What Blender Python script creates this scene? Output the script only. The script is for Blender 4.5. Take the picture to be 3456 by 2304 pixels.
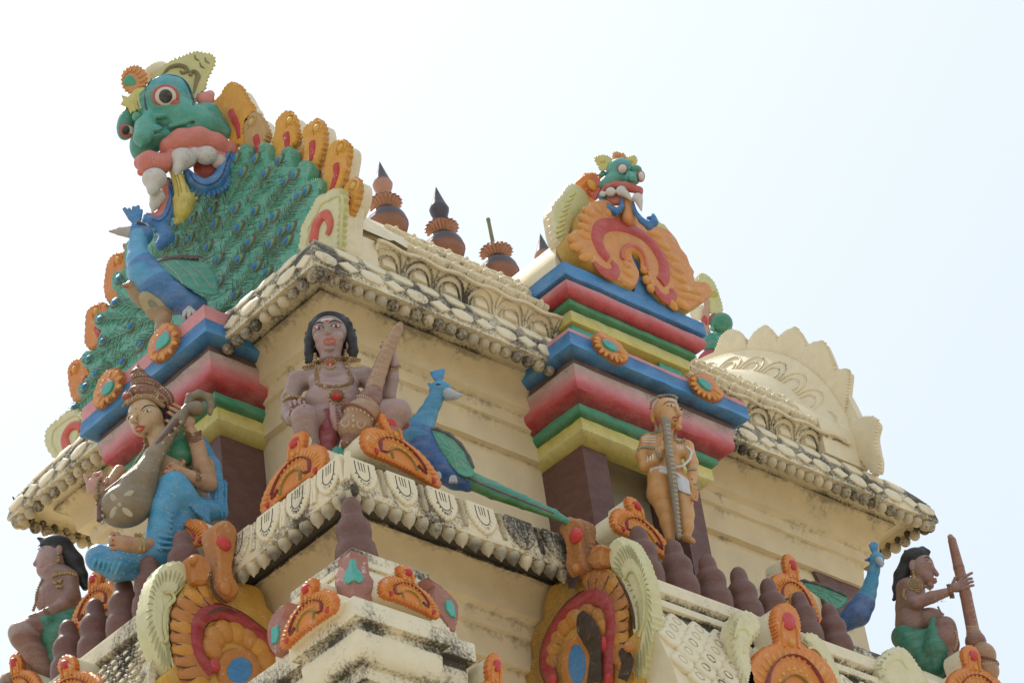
import bpy, math, random
import numpy as np
from mathutils import Vector, Matrix
random.seed(7)
for o in list(bpy.data.objects): bpy.data.objects.remove(o, do_unlink=True)
scene = bpy.context.scene
COL = scene.collection

# ------------------------------------------------------------------ camera
AZ, PI_, RO = np.radians([43.54, 35.267, -8.70])
F = 10000.0                       # focal length in pixels of a 3456 px wide picture
ca, sa, cb, sb, cc, sc = np.cos(AZ), np.sin(AZ), np.cos(PI_), np.sin(PI_), np.cos(RO), np.sin(RO)
FW = np.array([ca*cb, sa*cb, sb]); rt0 = np.array([sa, -ca, 0.0]); up0 = np.cross(rt0, FW)
RT = rt0*cc + up0*sc; UP = -rt0*sc + up0*cc
def ray(x, y): return RT*(x-1728)/F - UP*(y-1152)/F + FW
_d = ray(1064, 903); _d /= np.linalg.norm(_d)
CAM = -_d*20.0; CAM[2] = 1.6
ZL = 13.70                        # height of the upper eaves
def at(x, y, ax, v):
    """point of the vertical plane ax=v seen at source pixel x, y (z relative to the eaves)"""
    d = ray(x, y)
    i = 'xyz'.index(ax)
    vv = v + (ZL if i == 2 else 0)
    p = CAM + d*((vv-CAM[i])/d[i])
    return np.array([p[0], p[1], p[2]])
def depth_of(p): return float(np.dot(np.array(p, float)-CAM, FW))
cam = bpy.data.cameras.new('camera'); co = bpy.data.objects.new('camera', cam); COL.objects.link(co)
m = Matrix(((RT[0], UP[0], -FW[0], CAM[0]), (RT[1], UP[1], -FW[1], CAM[1]), (RT[2], UP[2], -FW[2], CAM[2]), (0, 0, 0, 1)))
co.matrix_world = m
cam.sensor_width = 36.0; cam.lens = 36.0*F/3456; cam.clip_end = 20000; cam.clip_start = 0.1
scene.camera = co

# ------------------------------------------------------------------ light
SUN_AZ, SUN_EL = math.radians(76), math.radians(60)
w = bpy.data.worlds.new('World'); scene.world = w; w.use_nodes = True
nt = w.node_tree; nt.nodes.clear()
sky = nt.nodes.new('ShaderNodeTexSky'); sky.sky_type = 'NISHITA'; sky.sun_disc = False
sky.sun_elevation = SUN_EL; sky.sun_rotation = math.radians(90) - SUN_AZ
sky.dust_density = 6.0; sky.air_density = 1.0; sky.ozone_density = 1.0; sky.altitude = 0
hz = nt.nodes.new('ShaderNodeMix'); hz.data_type = 'RGBA'; hz.inputs[0].default_value = 0.80
hz.inputs[7].default_value = (5.35, 6.08, 6.85, 1)
bg = nt.nodes.new('ShaderNodeBackground'); bg.inputs[1].default_value = 0.15
ow = nt.nodes.new('ShaderNodeOutputWorld')
nt.links.new(sky.outputs[0], hz.inputs[6]); nt.links.new(hz.outputs[2], bg.inputs[0]); nt.links.new(bg.outputs[0], ow.inputs[0])
sun = bpy.data.lights.new('sun', 'SUN'); so = bpy.data.objects.new('sun', sun); COL.objects.link(so)
sun.energy = 3.2; sun.angle = math.radians(0.5); sun.color = (1.0, 0.94, 0.84)
sd = Vector((math.cos(SUN_AZ)*math.cos(SUN_EL), math.sin(SUN_AZ)*math.cos(SUN_EL), math.sin(SUN_EL)))
so.rotation_euler = (-sd).to_track_quat('-Z', 'Y').to_euler(); so.location = (0, 0, 40)
scene.view_settings.view_transform = 'Standard'; scene.view_settings.look = 'None'
scene.view_settings.exposure = 0.06; scene.view_settings.gamma = 1.0
scene.render.engine = 'CYCLES'
scene.cycles.max_bounces = 8; scene.cycles.diffuse_bounces = 5

# ------------------------------------------------------------------ materials
def sr(r, g, b):
    f = lambda c: (c/12.92 if c <= .04045 else ((c+.055)/1.055)**2.4)
    return (f(r/255), f(g/255), f(b/255))
_mats = {}; BASE = {}
def paint(name, rough=0.55, var=0.18, stain=0.5, bump=0.25, scale=9.0, spec=0.35, fleck=0.0, fleckcol=(0.6, 0.55, 0.45), metal=0.0, dust=0.0):
    """hand-painted cement: colour from the object's own paint attribute, brush variation, mildew stains"""
    if name in _mats: return _mats[name]
    m = bpy.data.materials.new(name); m.use_nodes = True; t = m.node_tree; N = t.nodes; L = t.links
    b = N['Principled BSDF']; b.inputs['Roughness'].default_value = rough
    b.inputs['Specular IOR Level'].default_value = spec; b.inputs['Metallic'].default_value = metal
    a = N.new('ShaderNodeAttribute'); a.attribute_name = 'Col'
    g = N.new('ShaderNodeNewGeometry')
    def noise(sc, det, rgh, vec=None):
        n = N.new('ShaderNodeTexNoise'); n.inputs['Scale'].default_value = sc; n.inputs['Detail'].default_value = det
        n.inputs['Roughness'].default_value = rgh; L.new(vec or g.outputs['Position'], n.inputs['Vector']); return n.outputs['Fac']
    def math_(op, x, y, clamp=False):
        n = N.new('ShaderNodeMath'); n.operation = op; n.use_clamp = clamp
        for i, q in enumerate((x, y)):
            if isinstance(q, (int, float)): n.inputs[i].default_value = q
            else: L.new(q, n.inputs[i])
        return n.outputs[0]
    def ramp(x, lo, hi):
        n = N.new('ShaderNodeMapRange'); n.interpolation_type = 'SMOOTHSTEP'
        n.inputs[1].default_value = lo; n.inputs[2].default_value = hi; L.new(x, n.inputs[0]); return n.outputs[0]
    mp = N.new('ShaderNodeMapping'); mp.inputs['Scale'].default_value = (1, 1, 0.25); L.new(g.outputs['Position'], mp.inputs[0])
    n1 = noise(scale, 5, .6); n2 = noise(scale*5, 4, .65); n3 = noise(2.6, 6, .62, mp.outputs[0]); n4 = noise(70, 3, .7)
    # brush variation of value
    v = math_('ADD', math_('MULTIPLY', math_('ADD', n1, math_('MULTIPLY', n2, .6)), var*2), 1-var*1.6)
    hs = N.new('ShaderNodeHueSaturation'); L.new(a.outputs['Color'], hs.inputs['Color']); L.new(v, hs.inputs['Value'])
    hs.inputs['Saturation'].default_value = 1.0
    col = hs.outputs[0]
    if dust > 0:     # sun-faded, dusty patches and brush streaks
        mp2 = N.new('ShaderNodeMapping'); mp2.inputs['Scale'].default_value = (1, 1, 3.0); L.new(g.outputs['Position'], mp2.inputs[0])
        n5 = noise(7, 6, .7, mp2.outputs[0]); mx = N.new('ShaderNodeMix'); mx.data_type = 'RGBA'
        L.new(math_('MULTIPLY', ramp(math_('ADD', math_('MULTIPLY', n5, .7), math_('MULTIPLY', n2, .3)), .36, .72), dust), mx.inputs[0]); L.new(col, mx.inputs[6]); mx.inputs[7].default_value = (.58, .52, .42, 1); col = mx.outputs[2]
    # worn pale flecks
    if fleck > 0:
        mx = N.new('ShaderNodeMix'); mx.data_type = 'RGBA'; L.new(ramp(math_('ADD', math_('MULTIPLY', n4, .5), math_('MULTIPLY', n1, .6)), .66-.1*fleck, .74-.1*fleck), mx.inputs[0])
        L.new(col, mx.inputs[6]); mx.inputs[7].default_value = (*fleckcol, 1); col = mx.outputs[2]
    # mildew / grime, amount painted per vertex in alpha
    s = math_('ADD', math_('ADD', math_('MULTIPLY', n3, .62), math_('MULTIPLY', n2, .38)), math_('MULTIPLY', a.outputs['Alpha'], .42))
    s = math_('MULTIPLY', ramp(s, .62, .80), stain, True)
    mx = N.new('ShaderNodeMix'); mx.data_type = 'RGBA'; L.new(s, mx.inputs[0]); L.new(col, mx.inputs[6]); mx.inputs[7].default_value = (.045, .040, .034, 1)
    L.new(mx.outputs[2], b.inputs['Base Color'])
    L.new(math_('ADD', math_('MULTIPLY', s, .3), math_('ADD', math_('MULTIPLY', n2, .25), rough-.12), True), b.inputs['Roughness'])
    bp = N.new('ShaderNodeBump'); bp.inputs['Strength'].default_value = bump; bp.inputs['Distance'].default_value = .012
    L.new(math_('ADD', n1, math_('ADD', math_('MULTIPLY', n2, .5), math_('MULTIPLY', n4, .25))), bp.inputs['Height']); L.new(bp.outputs[0], b.inputs['Normal'])
    _mats[name] = m; return m
WALL = paint('wall_plaster', rough=.6, var=.10, stain=.55, bump=.2, scale=5)
ORN = paint('moulded_plaster', rough=.55, var=.12, stain=.95, bump=.35, scale=10)
ENAM = paint('enamel_paint', rough=.46, var=.2, stain=.6, bump=.35, scale=12, dust=.18)
OXID = paint('oxide_paint', rough=.5, var=.2, stain=.3, bump=.3, scale=10, dust=.08)
WORN = paint('worn_paint', rough=.5, var=.22, stain=.6, bump=.45, scale=14, fleck=.22, dust=.10)
SKIN = paint('statue_paint', rough=.40, var=.24, stain=.45, bump=.45, scale=16, dust=.24, spec=.45)
GOLD = paint('faded_gold_paint', rough=.45, var=.25, stain=.4, bump=.4, scale=30, fleck=.5, fleckcol=(.55, .46, .28))
COPR = paint('weathered_copper', rough=.42, var=.3, stain=.75, bump=.12, scale=7, spec=.5, metal=.35)

# colours (linear base colours of the paints)
CREAM = (.73, .605, .385); CREAM2 = (.77, .67, .46); PALE = (.80, .72, .52); GREYC = (.42, .37, .27)
BROWN = (.135, .060, .048); PINK = (.66, .22, .22); RED = (.50, .035, .035); DRED = (.34, .02, .025)
GREEN = (.045, .27, .115); TEAL = (.055, .36, .265); YEL = (.66, .56, .13); YGR = (.60, .57, .26); BLUE = (.04, .20, .46); SKYB = (.07, .33, .60)
ORA = (.68, .23, .04); ORA2 = (.72, .34, .035); ORP = (.66, .29, .095); TEALJ = (.06, .40, .33); GREY = (.35, .33, .29)
FGREEN = (.06, .34, .22); WHITE = (.78, .76, .68); BLACK = (.02, .018, .018); KUM = (.155, .066, .048)

# ------------------------------------------------------------------ mesh builder
def lerp(a, b, t): return tuple(x+(y-x)*t for x, y in zip(a, b))
class MB:
    def __init__(s): s.v = []; s.f = []; s.c = []
    def add(s, vs, fs, col, d=0.0):
        o = len(s.v); s.v.extend([tuple(map(float, p)) for p in vs])
        if isinstance(col, list): s.c.extend([(c[0], c[1], c[2], c[3] if len(c) > 3 else d) for c in col])
        else: s.c.extend([(col[0], col[1], col[2], d)]*len(vs))
        s.f.extend([tuple(i+o for i in f) for f in fs]); return s
    def box(s, a, b, col, d=0.0, bev=0.0):
        (x0, y0, z0), (x1, y1, z1) = a, b; z0 += ZL; z1 += ZL
        vs = [(x0, y0, z0), (x1, y0, z0), (x1, y1, z0), (x0, y1, z0), (x0, y0, z1), (x1, y0, z1), (x1, y1, z1), (x0, y1, z1)]
        return s.add(vs, [(0, 3, 2, 1), (4, 5, 6, 7), (0, 1, 5, 4), (1, 2, 6, 5), (2, 3, 7, 6), (3, 0, 4, 7)], col, d)
    def sweep(s, path, prof, closed=True, cols=None, col=CREAM, d=0.0, caps=True, jit=0.0):
        """profile (inset, z[, dirt]) along a plan polyline, inset to the left of travel, mitred"""
        n = len(path); P = [np.array(p[:2], float) for p in path]
        offs = []
        for i in range(n):
            def nrm(a, b):
                t = (b-a)/np.linalg.norm(b-a); return np.array([-t[1], t[0]])
            if closed or 0 < i < n-1: n0 = nrm(P[i-1], P[i]); n1 = nrm(P[i], P[(i+1) % n])
            elif i == 0: n0 = n1 = nrm(P[0], P[1])
            else: n0 = n1 = nrm(P[-2], P[-1])
            m = n0+n1; offs.append(m/max(.3, np.dot(m, n0)))
        st_ = [(i, i, 0.0) for i in range(n)]
        if jit > 0:      # hand-run mouldings are never dead straight
            st_ = []
            for i in range(n if closed else n-1):
                i2 = (i+1) % n; kk = max(1, int(np.linalg.norm(P[i2]-P[i])/.11))
                st_ += [(i, i2, q/kk) for q in range(kk)]
            if not closed: st_.append((n-1, n-1, 0.0))
        n0_, n = n, len(st_)
        vs, cs = [], []; k = len(prof)
        for i in range(n):
            for j, pr in enumerate(prof):
                j1, j2 = (random.gauss(0, jit), random.gauss(0, jit)) if jit else (0, 0)
                a_, b_, t_ = st_[i]; ins_ = pr[0]+j1*.7; q = (P[a_]+offs[a_]*ins_)*(1-t_)+(P[b_]+offs[b_]*ins_)*t_; vs.append((q[0], q[1], pr[1]+ZL+j2))
                c = cols[j] if cols else col
                if jit: g_ = 1+.03*math.sin(i*1.7+j)+random.gauss(0, .018 if cols is None else .05); c = [min(1, x*g_) for x in c[:3]]
                cs.append((*c[:3], pr[2] if len(pr) > 2 else d))
        fs = []
        for i in range(n if closed else n-1):
            i2 = (i+1) % n
            for j in range(k-1): fs.append((i*k+j, i2*k+j, i2*k+j+1, i*k+j+1))
        if not closed and caps: fs.append(tuple(range(k))); fs.append(tuple((n-1)*k+j for j in reversed(range(k))))
        return s.add(vs, fs, cs)
    def lathe(s, base, prof, col, seg=24, axis=(0, 0, 1), d=0.0, cols=None, lobes=0, lamp=0.0):
        ax = np.array(axis, float); ax /= np.linalg.norm(ax)
        t = np.array([1, 0, 0]) if abs(ax[0]) < .8 else np.array([0, 1, 0])
        u = np.cross(ax, t); u /= np.linalg.norm(u); v = np.cross(ax, u); b = np.array(base, float)
        vs, cs = [], []
        for j, (r, h) in enumerate(prof):
            for i in range(seg):
                a = 2*math.pi*i/seg; rr = r*(1+lamp*math.cos(lobes*a))
                vs.append(b+ax*h+(u*math.cos(a)+v*math.sin(a))*rr); c = cols[j] if cols else col; cs.append((*c[:3], d))
        fs = [(j*seg+i, j*seg+(i+1) % seg, (j+1)*seg+(i+1) % seg, (j+1)*seg+i) for j in range(len(prof)-1) for i in range(seg)]
        fs.append(tuple(reversed(range(seg)))); fs.append(tuple((len(prof)-1)*seg+i for i in range(seg)))
        return s.add(vs, fs, cs)
    def tube(s, pts, rad, col, seg=8, d=0.0, flat=1.0, nrm=None, cols=None):
        P = [np.array(p, float) for p in pts]; n = len(P)
        if isinstance(rad, (int, float)): rad = [rad]*n
        vs, cs = [], []
        ref = np.array(nrm, float) if nrm is not None else np.array([.31, .2, .93])
        for i in range(n):
            t = P[min(i+1, n-1)]-P[max(i-1, 0)]; t /= (np.linalg.norm(t)+1e-9)
            a = np.cross(t, ref); a /= (np.linalg.norm(a)+1e-9); b = np.cross(t, a)
            for k in range(seg):
                q = 2*math.pi*k/seg
                vs.append(P[i]+(a*math.cos(q)+b*math.sin(q)*flat)*rad[i]); c = cols[i] if cols else col; cs.append((*c[:3], d))
        fs = [(i*seg+k, i*seg+(k+1) % seg, (i+1)*seg+(k+1) % seg, (i+1)*seg+k) for i in range(n-1) for k in range(seg)]
        fs.append(tuple(reversed(range(seg)))); fs.append(tuple((n-1)*seg+k for k in range(seg)))
        return s.add(vs, fs, cs)
    def ball(s, c, r, col, seg=12, rings=8, A=None, d=0.0, cols=None):
        """ellipsoid; r scalar or 3, A = 3 axes"""
        if isinstance(r, (int, float)): r = (r, r, r)
        A = np.eye(3) if A is None else np.array(A, float); c = np.array(c, float)
        vs = [c+A[2]*r[2]]; cs = []
        for j in range(1, rings):
            ph = math.pi*j/rings
            for i in range(seg):
                a = 2*math.pi*i/seg
                vs.append(c+A[0]*r[0]*math.sin(ph)*math.cos(a)+A[1]*r[1]*math.sin(ph)*math.sin(a)+A[2]*r[2]*math.cos(ph))
        vs.append(c-A[2]*r[2]); fs = [(0, 1+i, 1+(i+1) % seg) for i in range(seg)]
        for j in range(rings-2):
            fs += [(1+j*seg+i, 1+(j+1)*seg+i, 1+(j+1)*seg+(i+1) % seg, 1+j*seg+(i+1) % seg) for i in range(seg)]
        e = len(vs)-1; o = 1+(rings-2)*seg; fs += [(e, o+(i+1) % seg, o+i) for i in range(seg)]
        return s.add(vs, fs, col, d)
    def plate(s, poly, O, U, V, N, t, col, inset=.15, sink=.01, d=0.0, colt=None, mid=.6):
        """bevelled plate; poly = 2D points in units of U, V around O; N outward"""
        O, U, V, N = [np.array(q, float) for q in (O, U, V, N)]
        p = np.array(poly, float); n = len(p)
        area = .5*sum(p[i][0]*p[(i+1) % n][1]-p[(i+1) % n][0]*p[i][1] for i in range(n))
        if area < 0: p = p[::-1]
        pi = offset_in(p, inset)
        P3 = lambda q, h: O+U*q[0]+V*q[1]+N*h
        vs = [P3(q, -sink) for q in p]+[P3(q, t*mid) for q in p]+[P3(q, t) for q in pi]
        fs = []
        for L in range(2):
            for i in range(n): fs.append((L*n+i, L*n+(i+1) % n, (L+1)*n+(i+1) % n, (L+1)*n+i))
        fs.append(tuple(2*n+i for i in range(n))); fs.append(tuple(reversed(range(n))))
        cs = [(*col, d)]*(2*n)+[(*(colt or col), d)]*n
        if np.dot(np.cross(U, V), N) < 0: fs = [tuple(reversed(f)) for f in fs]
        return s.add(vs, fs, cs)
    def build_split(s, name, mat, parent=None, smooth=35, tol=.012):
        """one object per cluster of touching shapes"""
        par = list(range(len(s.v)))
        def find(a):
            while par[a] != a: par[a] = par[par[a]]; a = par[a]
            return a
        for f in s.f:
            r = find(f[0])
            for q in f[1:]: par[find(q)] = r
        comp = {}
        for i in range(len(s.v)): comp.setdefault(find(i), []).append(i)
        cl = []; V = np.array(s.v)
        for ids in comp.values(): cl.append([tuple(V[ids].min(0)-tol/2), tuple(V[ids].max(0)+tol/2), ids])
        lo = np.array([c[0] for c in cl]); hi = np.array([c[1] for c in cl]); lab = np.arange(len(cl))
        T_ = (lo[:, None] <= hi[None]).all(-1) & (lo[None] <= hi[:, None]).all(-1)
        while True:
            l2 = np.where(T_, lab[None, :], len(cl)).min(1)
            if (l2 == lab).all(): break
            lab = l2
        cl = [(0, 0, [q for a_ in np.where(lab == u)[0] for q in cl[a_][2]]) for u in np.unique(lab)]
        last = None
        for _, _, ids in cl:
            st = set(ids); mp = {v: i for i, v in enumerate(ids)}; m = MB(); m.v = [s.v[i] for i in ids]; m.c = [s.c[i] for i in ids]
            m.f = [tuple(mp[q] for q in f) for f in s.f if f[0] in st]; last = m.build(name, mat, parent, smooth)
        return last
    def build(s, name, mat, parent=None, smooth=35):
        me = bpy.data.meshes.new(name); me.from_pydata(s.v, [], s.f); me.materials.append(mat)
        at_ = me.color_attributes.new('Col', 'FLOAT_COLOR', 'POINT')
        at_.data.foreach_set('color', np.array(s.c, dtype=np.float32).ravel())
        if smooth: 
            me.polygons.foreach_set('use_smooth', [True]*len(me.polygons)); me.set_sharp_from_angle(angle=math.radians(smooth))
        me.update(); o = bpy.data.objects.new(name, me); COL.objects.link(o)
        if parent is not None: o.parent = parent; o.matrix_parent_inverse = Matrix.Translation(-Vector(BASE.get(parent.name, (0, 0, 0))))
        return o
def offset_in(p, d):
    n = len(p); out = []
    for i in range(n):
        a = p[i]-p[i-1]; b = p[(i+1) % n]-p[i]
        a = a/(np.linalg.norm(a)+1e-9); b = b/(np.linalg.norm(b)+1e-9)
        m = np.array([-a[1]-b[1], a[0]+b[0]]); l = np.linalg.norm(m)
        m = m/l if l > 1e-6 else np.array([-a[1], a[0]])
        out.append(p[i]+m*d)
    return np.array(out)
def tag(o, label=None, cat=None, group=None, kind=None):
    if label: o['label'] = label
    if cat: o['category'] = cat
    if group: o['group'] = group
    if kind: o['kind'] = kind
    return o
def thing(name, label, cat, loc, group=None):
    o = bpy.data.objects.new(name, None); COL.objects.link(o); o.location = tuple(float(q) for q in loc); o.empty_display_size = .1
    BASE[o.name] = tuple(float(q) for q in loc)
    return tag(o, label, cat, group)
def cr(pts, k=4, closed=True):
    """Catmull-Rom smoothing of a polyline"""
    P = [np.array(p, float) for p in pts]; n = len(P); out = []
    for i in range(n if closed else n-1):
        if closed: p0, p1, p2, p3 = P[i-1], P[i], P[(i+1) % n], P[(i+2) % n]
        else: p0, p1, p2, p3 = P[max(i-1, 0)], P[i], P[i+1], P[min(i+2, n-1)]
        for j in range(k):
            t = j/k
            out.append(.5*((2*p1)+(-p0+p2)*t+(2*p0-5*p1+4*p2-p3)*t*t+(-p0+3*p1-3*p2+p3)*t**3))
    if not closed: out.append(P[-1])
    return out
def serr(pts, step, amp, closed=True, sgn=1):
    """add saw teeth of size step / height amp along an outline (outward for counter-clockwise)"""
    P = [np.array(p, float) for p in pts]; out = []; n = len(P)
    area = sum(P[i][0]*P[(i+1) % n][1]-P[(i+1) % n][0]*P[i][1] for i in range(n)) if closed else 1
    s_ = (1 if area > 0 else -1)*sgn
    acc = []
    for i in range(n if closed else n-1):
        a, b = P[i], P[(i+1) % n]; L = np.linalg.norm(b-a); k = max(1, int(round(L/step)))
        t = (b-a)/(L+1e-9); nn = np.array([t[1], -t[0]])*s_
        for j in range(k):
            q0 = a+(b-a)*(j/k); q1 = a+(b-a)*((j+.65)/k)
            out.append(q0); out.append(q1+nn*amp*random.uniform(.7, 1.2))
    if not closed: out.append(P[-1])
    return out
ZM = {1: (300, 100, 2.24), 2: (0, 650, 1.845), 3: (0, 1400, 1.735), 4: (700, 900, 1.96), 5: (700, 1500, 1.95), 6: (1000, 500, 1.96), 7: (1700, 450, 1.96),
      12: (1000, 1700, 2.596), 13: (0, 2000, 4.704), 14: (2450, 1950, 2.338), 15: (2250, 900, 4.48), 16: (1780, 1120, 3.92), 17: (2280, 1280, 3.92),
      18: (200, 1300, 3.92), 19: (580, 980, 3.92), 20: (2780, 1680, 3.92), 21: (0, 1550, 3.92), 8: (1750, 1150, 1.96), 9: (2300, 1050, 1.96), 10: (1750, 1650, 2.398), 11: (2556, 1650, 2.398), 0: (0, 0, .6806)}
def Z(k, *c):
    x0, y0, s = ZM[k]; return [(x0+c[i]/s, y0+c[i+1]/s) for i in range(0, len(c), 2)]
NRM = {'x': (-1, 0, 0), 'y': (0, -1, 0)}
def trace(mb, pts, ax, v, t, col, inset=.006, sink=.02, d=0.0, k=0, teeth=None, colt=None, mid=.6):
    """outline given in picture pixels, laid on the wall plane ax=v (metres), standing t proud of it"""
    if k: pts = cr(pts, k)
    W = [at(p[0], p[1], ax, v) for p in pts]
    i = 0 if ax == 'y' else 1
    O = W[0]*0; O['xyz'.index(ax)] = v
    U = np.zeros(3); U[i] = 1; V = np.array([0, 0, 1.0])
    poly = [np.array([q[i], q[2]]) for q in W]
    if teeth: poly = serr(poly, teeth[0], teeth[1])
    return mb.plate(poly, O, U, V, NRM[ax], t, col, inset, sink, d, colt, mid)
def tline(mb, pts, ax, v, r, col, k=4, flat=.7, d=0.0, closed=False, seg=8):
    pts = cr(pts, k, closed) if k else pts
    if closed: pts = pts+[pts[0]]
    W = [at(p[0], p[1], ax, v) for p in pts]
    if isinstance(r, (list, tuple)):
        n = len(W); rr = [np.interp(i/(n-1), np.linspace(0, 1, len(r)), r) for i in range(n)]
    else: rr = r
    return mb.tube(W, rr, col, seg, d, flat, NRM[ax])

# ================================================================== ground and sky
g = MB(); g.add([(-3000, -3000, 0), (3000, -3000, 0), (3000, 3000, 0), (-3000, 3000, 0)], [(0, 1, 2, 3)], (.41, .35, .26))
GROUND = paint('dry_sandy_ground', rough=.9, var=.2, stain=.1, bump=.3, scale=1.5)
tag(g.build('ground', GROUND), kind='structure')

# ================================================================== temple tower
tower = thing('temple_tower', 'cream plastered temple tower with moulded eaves and a barrel-vaulted top', 'temple tower', (3.19, 1.85, 0))
L, W = 6.38, 3.70
loop = [(0, 0), (L, 0), (L, W), (0, W)]
def inset_loop(lp, t): (x0, y0), (x1, _), (_, y1), _ = lp; return [(x0+t, y0+t), (x1-t, y0+t), (x1-t, y1-t), (x0+t, y1-t)]
def R3(a, b): return [(a, -1.98, 0), (a, -.49, .25)]
def wall_prof(dz, zb):
    return [(.54, zb, .0), (.54, -.56+dz, .0), (.54, -.493+dz, .35), (.535, -.49+dz, .4), (.486, -.485+dz, .1), (.483, -.385+dz, .05), (.472, -.288+dz, .35), (.468, -.283+dz, .35), (.437, -.275+dz, .1), (.43, -.19+dz, .35), (.426, -.184+dz, .4), (.364, -.162+dz, .1),
            (.361, -.12+dz, .15), (.350, -.07+dz, .2), (.332, -.02+dz, .25), (.300, .02+dz, .3), (.262, .048+dz, .5), (.245, .052+dz, .6)]
mb = MB(); mb.sweep(loop, wall_prof(0, -1.95), col=CREAM, jit=.0015); upper_wall = mb.build('upper_wall', WALL, tower, 50)
mb = MB(); mb.sweep(loop, [(.245, .052, .6), (.245, .085, .3), (.10, .085, .25), (.07, .02, .3), (.0, .02, .4), (.0, .045, .5), (.012, .11, .62), (.03, .18, .6), (.06, .235, .6), (.085, .28, .6), (.13, .35, .5), (.165, .40, .45), (.20, .43, .4), (.60, .44, .3)], col=CREAM2, jit=.0025)
upper_eaves = mb.build('upper_eaves', ORN, tower, 40)
def along(lp, side):
    """start, direction, outward normal, length of one side of a plan loop"""
    a = np.array(lp[side]); b = np.array(lp[(side+1) % 4]); l = np.linalg.norm(b-a); t = (b-a)/l
    return a, t, np.array([t[1], -t[0]]), l
def P3(a, t, n, s, inset, z): q = a+t*s-n*inset; return np.array([q[0], q[1], z+ZL])
def frame(t, n, dv_in, dv_z):
    U = np.array([t[0], t[1], 0]); l = math.hypot(dv_in, dv_z); V = np.array([-n[0]*dv_in/l, -n[1]*dv_in/l, dv_z/l]); N = np.cross(U, V); return U, V, N
oval = [(math.cos(q*math.pi/8)*.098, math.sin(q*math.pi/8)*.058*(1 if abs(math.cos(q*math.pi/8)) < .9 else 1)) for q in range(16)]
diam = [(.09, .0), (.0, .058), (-.09, .0), (0, -.058)]
rect = [(-.085, -.062), (-.02, -.07), (.06, -.068), (.098, -.03), (.10, .03), (.07, .064), (0, .07), (-.07, .066), (-.075, .02)]
def jit(poly, a=.006): return [(x+random.uniform(-a, a), y+random.uniform(-a, a)) for x, y in poly]
def eaves_ornament(lp, sides, dz=0):
    m1, m2 = MB(), MB()
    for sd_ in sides:
        a, t, n, l = along(lp, sd_); U, V, N = frame(t, n, .03, .13)
        k = int(l/.205)
        for i in range(k):
            s = min(max((i+.5)*l/k, .115), l-.115); dd = .25+.25*random.random()
            m1.plate(jit(oval if i % 2 == 0 else diam), P3(a, t, n, s, .012, .112+dz), U, V, N, .016, CREAM2, .010, .01, dd*.6, PALE if False else CREAM2)
        U, V, N = frame(t, n, .10, .17)
        k = int(l/.245)
        for i in range(k):
            s = (i+.5)*l/k
            if s < .16 or s > l-.16: continue
            m1.plate(jit(rect), P3(a, t, n, s, .088, .285+dz), U, V, N, .016, CREAM2, .010, .01, .25)
        # small connecting stems between the rows
        for i in range(int(l/.12)):
            s = (i+.5)*.12+random.uniform(-.01, .01); m1.tube([P3(a, t, n, s, .03, .175+dz), P3(a, t, n, s+.05, .05, .215+dz)], [.010, .006], CREAM2, 6, .6)
        k = int(l/.104)
        for i in range(k+1):
            s = i*l/k; r = .045*random.uniform(.92, 1.06); dk = random.choice([.25, .35, .45, .55])
            cc_ = lerp(CREAM, GREYC, .35+random.random()*.65)
            s = min(max(s, .045), l-.045)
            m2.ball(P3(a, t, n, s, .062, -.008+dz), (r, r, r*1.05), cc_, 12, 8, d=dk)
            m2.ball(P3(a, t, n, s+.052 if s+.1 < l else s, .085, .03+dz), (.028, .028, .03), cc_, 8, 6, d=.7)
    return m1, m2
m1, m2 = eaves_ornament(loop, (0, 1, 2, 3))
m1.build('eaves_scales', ORN, upper_eaves, 40); m2.build('bead_row', ORN, upper_eaves, 40)

# frieze of petals above the eaves, long side, then the vault
fp = [(.205, .43, .35), (.215, .45, .35), (.212, .49, .22), (.19, .53, .2), (.155, .565, .2), (.125, .59, .25), (.122, .60, .3), (.16, .61, .3), (.24, .62, .2)]
mb = MB(); mb.sweep([(L-.75, W), (.72, W)], fp, closed=False, col=CREAM2, caps=False); mb.build('petal_frieze', ORN, tower, 50)
mb = MB(); mb.sweep([(.72, 0), (L-.75, 0)], fp, closed=False, col=CREAM2, caps=False)
a, t, n, l = along([(.72, 0), (L-.75, 0), (L-.75, W), (.72, W)], 0)
def fz(s, h):   # point of the frieze surface at height fraction h
    i = np.interp(h, [0, .25, .5, .75, 1], [.208, .212, .195, .16, .125]); return P3(a, t, n, s, i-.004, .435+.155*h)
k = 17
for i in range(k):
    s0 = (i+.5)*l/k; hw = l/k*.46
    for q, (f, r) in enumerate(((1.0, .009), (.72, .007))):
        pts = []
        for j in range(11):
            u = j/10; ang = math.pi*u; pts.append(fz(s0-hw*f*math.cos(ang)*(1-.35*0), min(1, .06+.88*f*math.sin(ang)**.7)))
        mb.tube(pts, r, CREAM2, 6, .55)
    mb.plate([(-hw*.42, -.05), (hw*.42, -.05), (hw*.45, .01), (hw*.2, .055), (-hw*.2, .055), (-hw*.45, .01)], fz(s0, .42), (1, 0, 0), (0, .15, .98), (0, -1, .1), .014, CREAM2, .008, .02, .2)
    mb.tube([fz(s0-hw*1.05, .02), fz(s0-hw*1.05, .5), fz(s0-hw*.98, .95)], [.012, .009, .016], CREAM2, 6, .5)
# rippled edge under the vault
mb.tube([fz(s, 1)+np.array([0, -.008, .012*math.sin(s*19)]) for s in np.arange(0, l, .05)], .017, CREAM2, 6, .3)
frieze = mb.build('petal_frieze', ORN, tower, 50)

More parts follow.
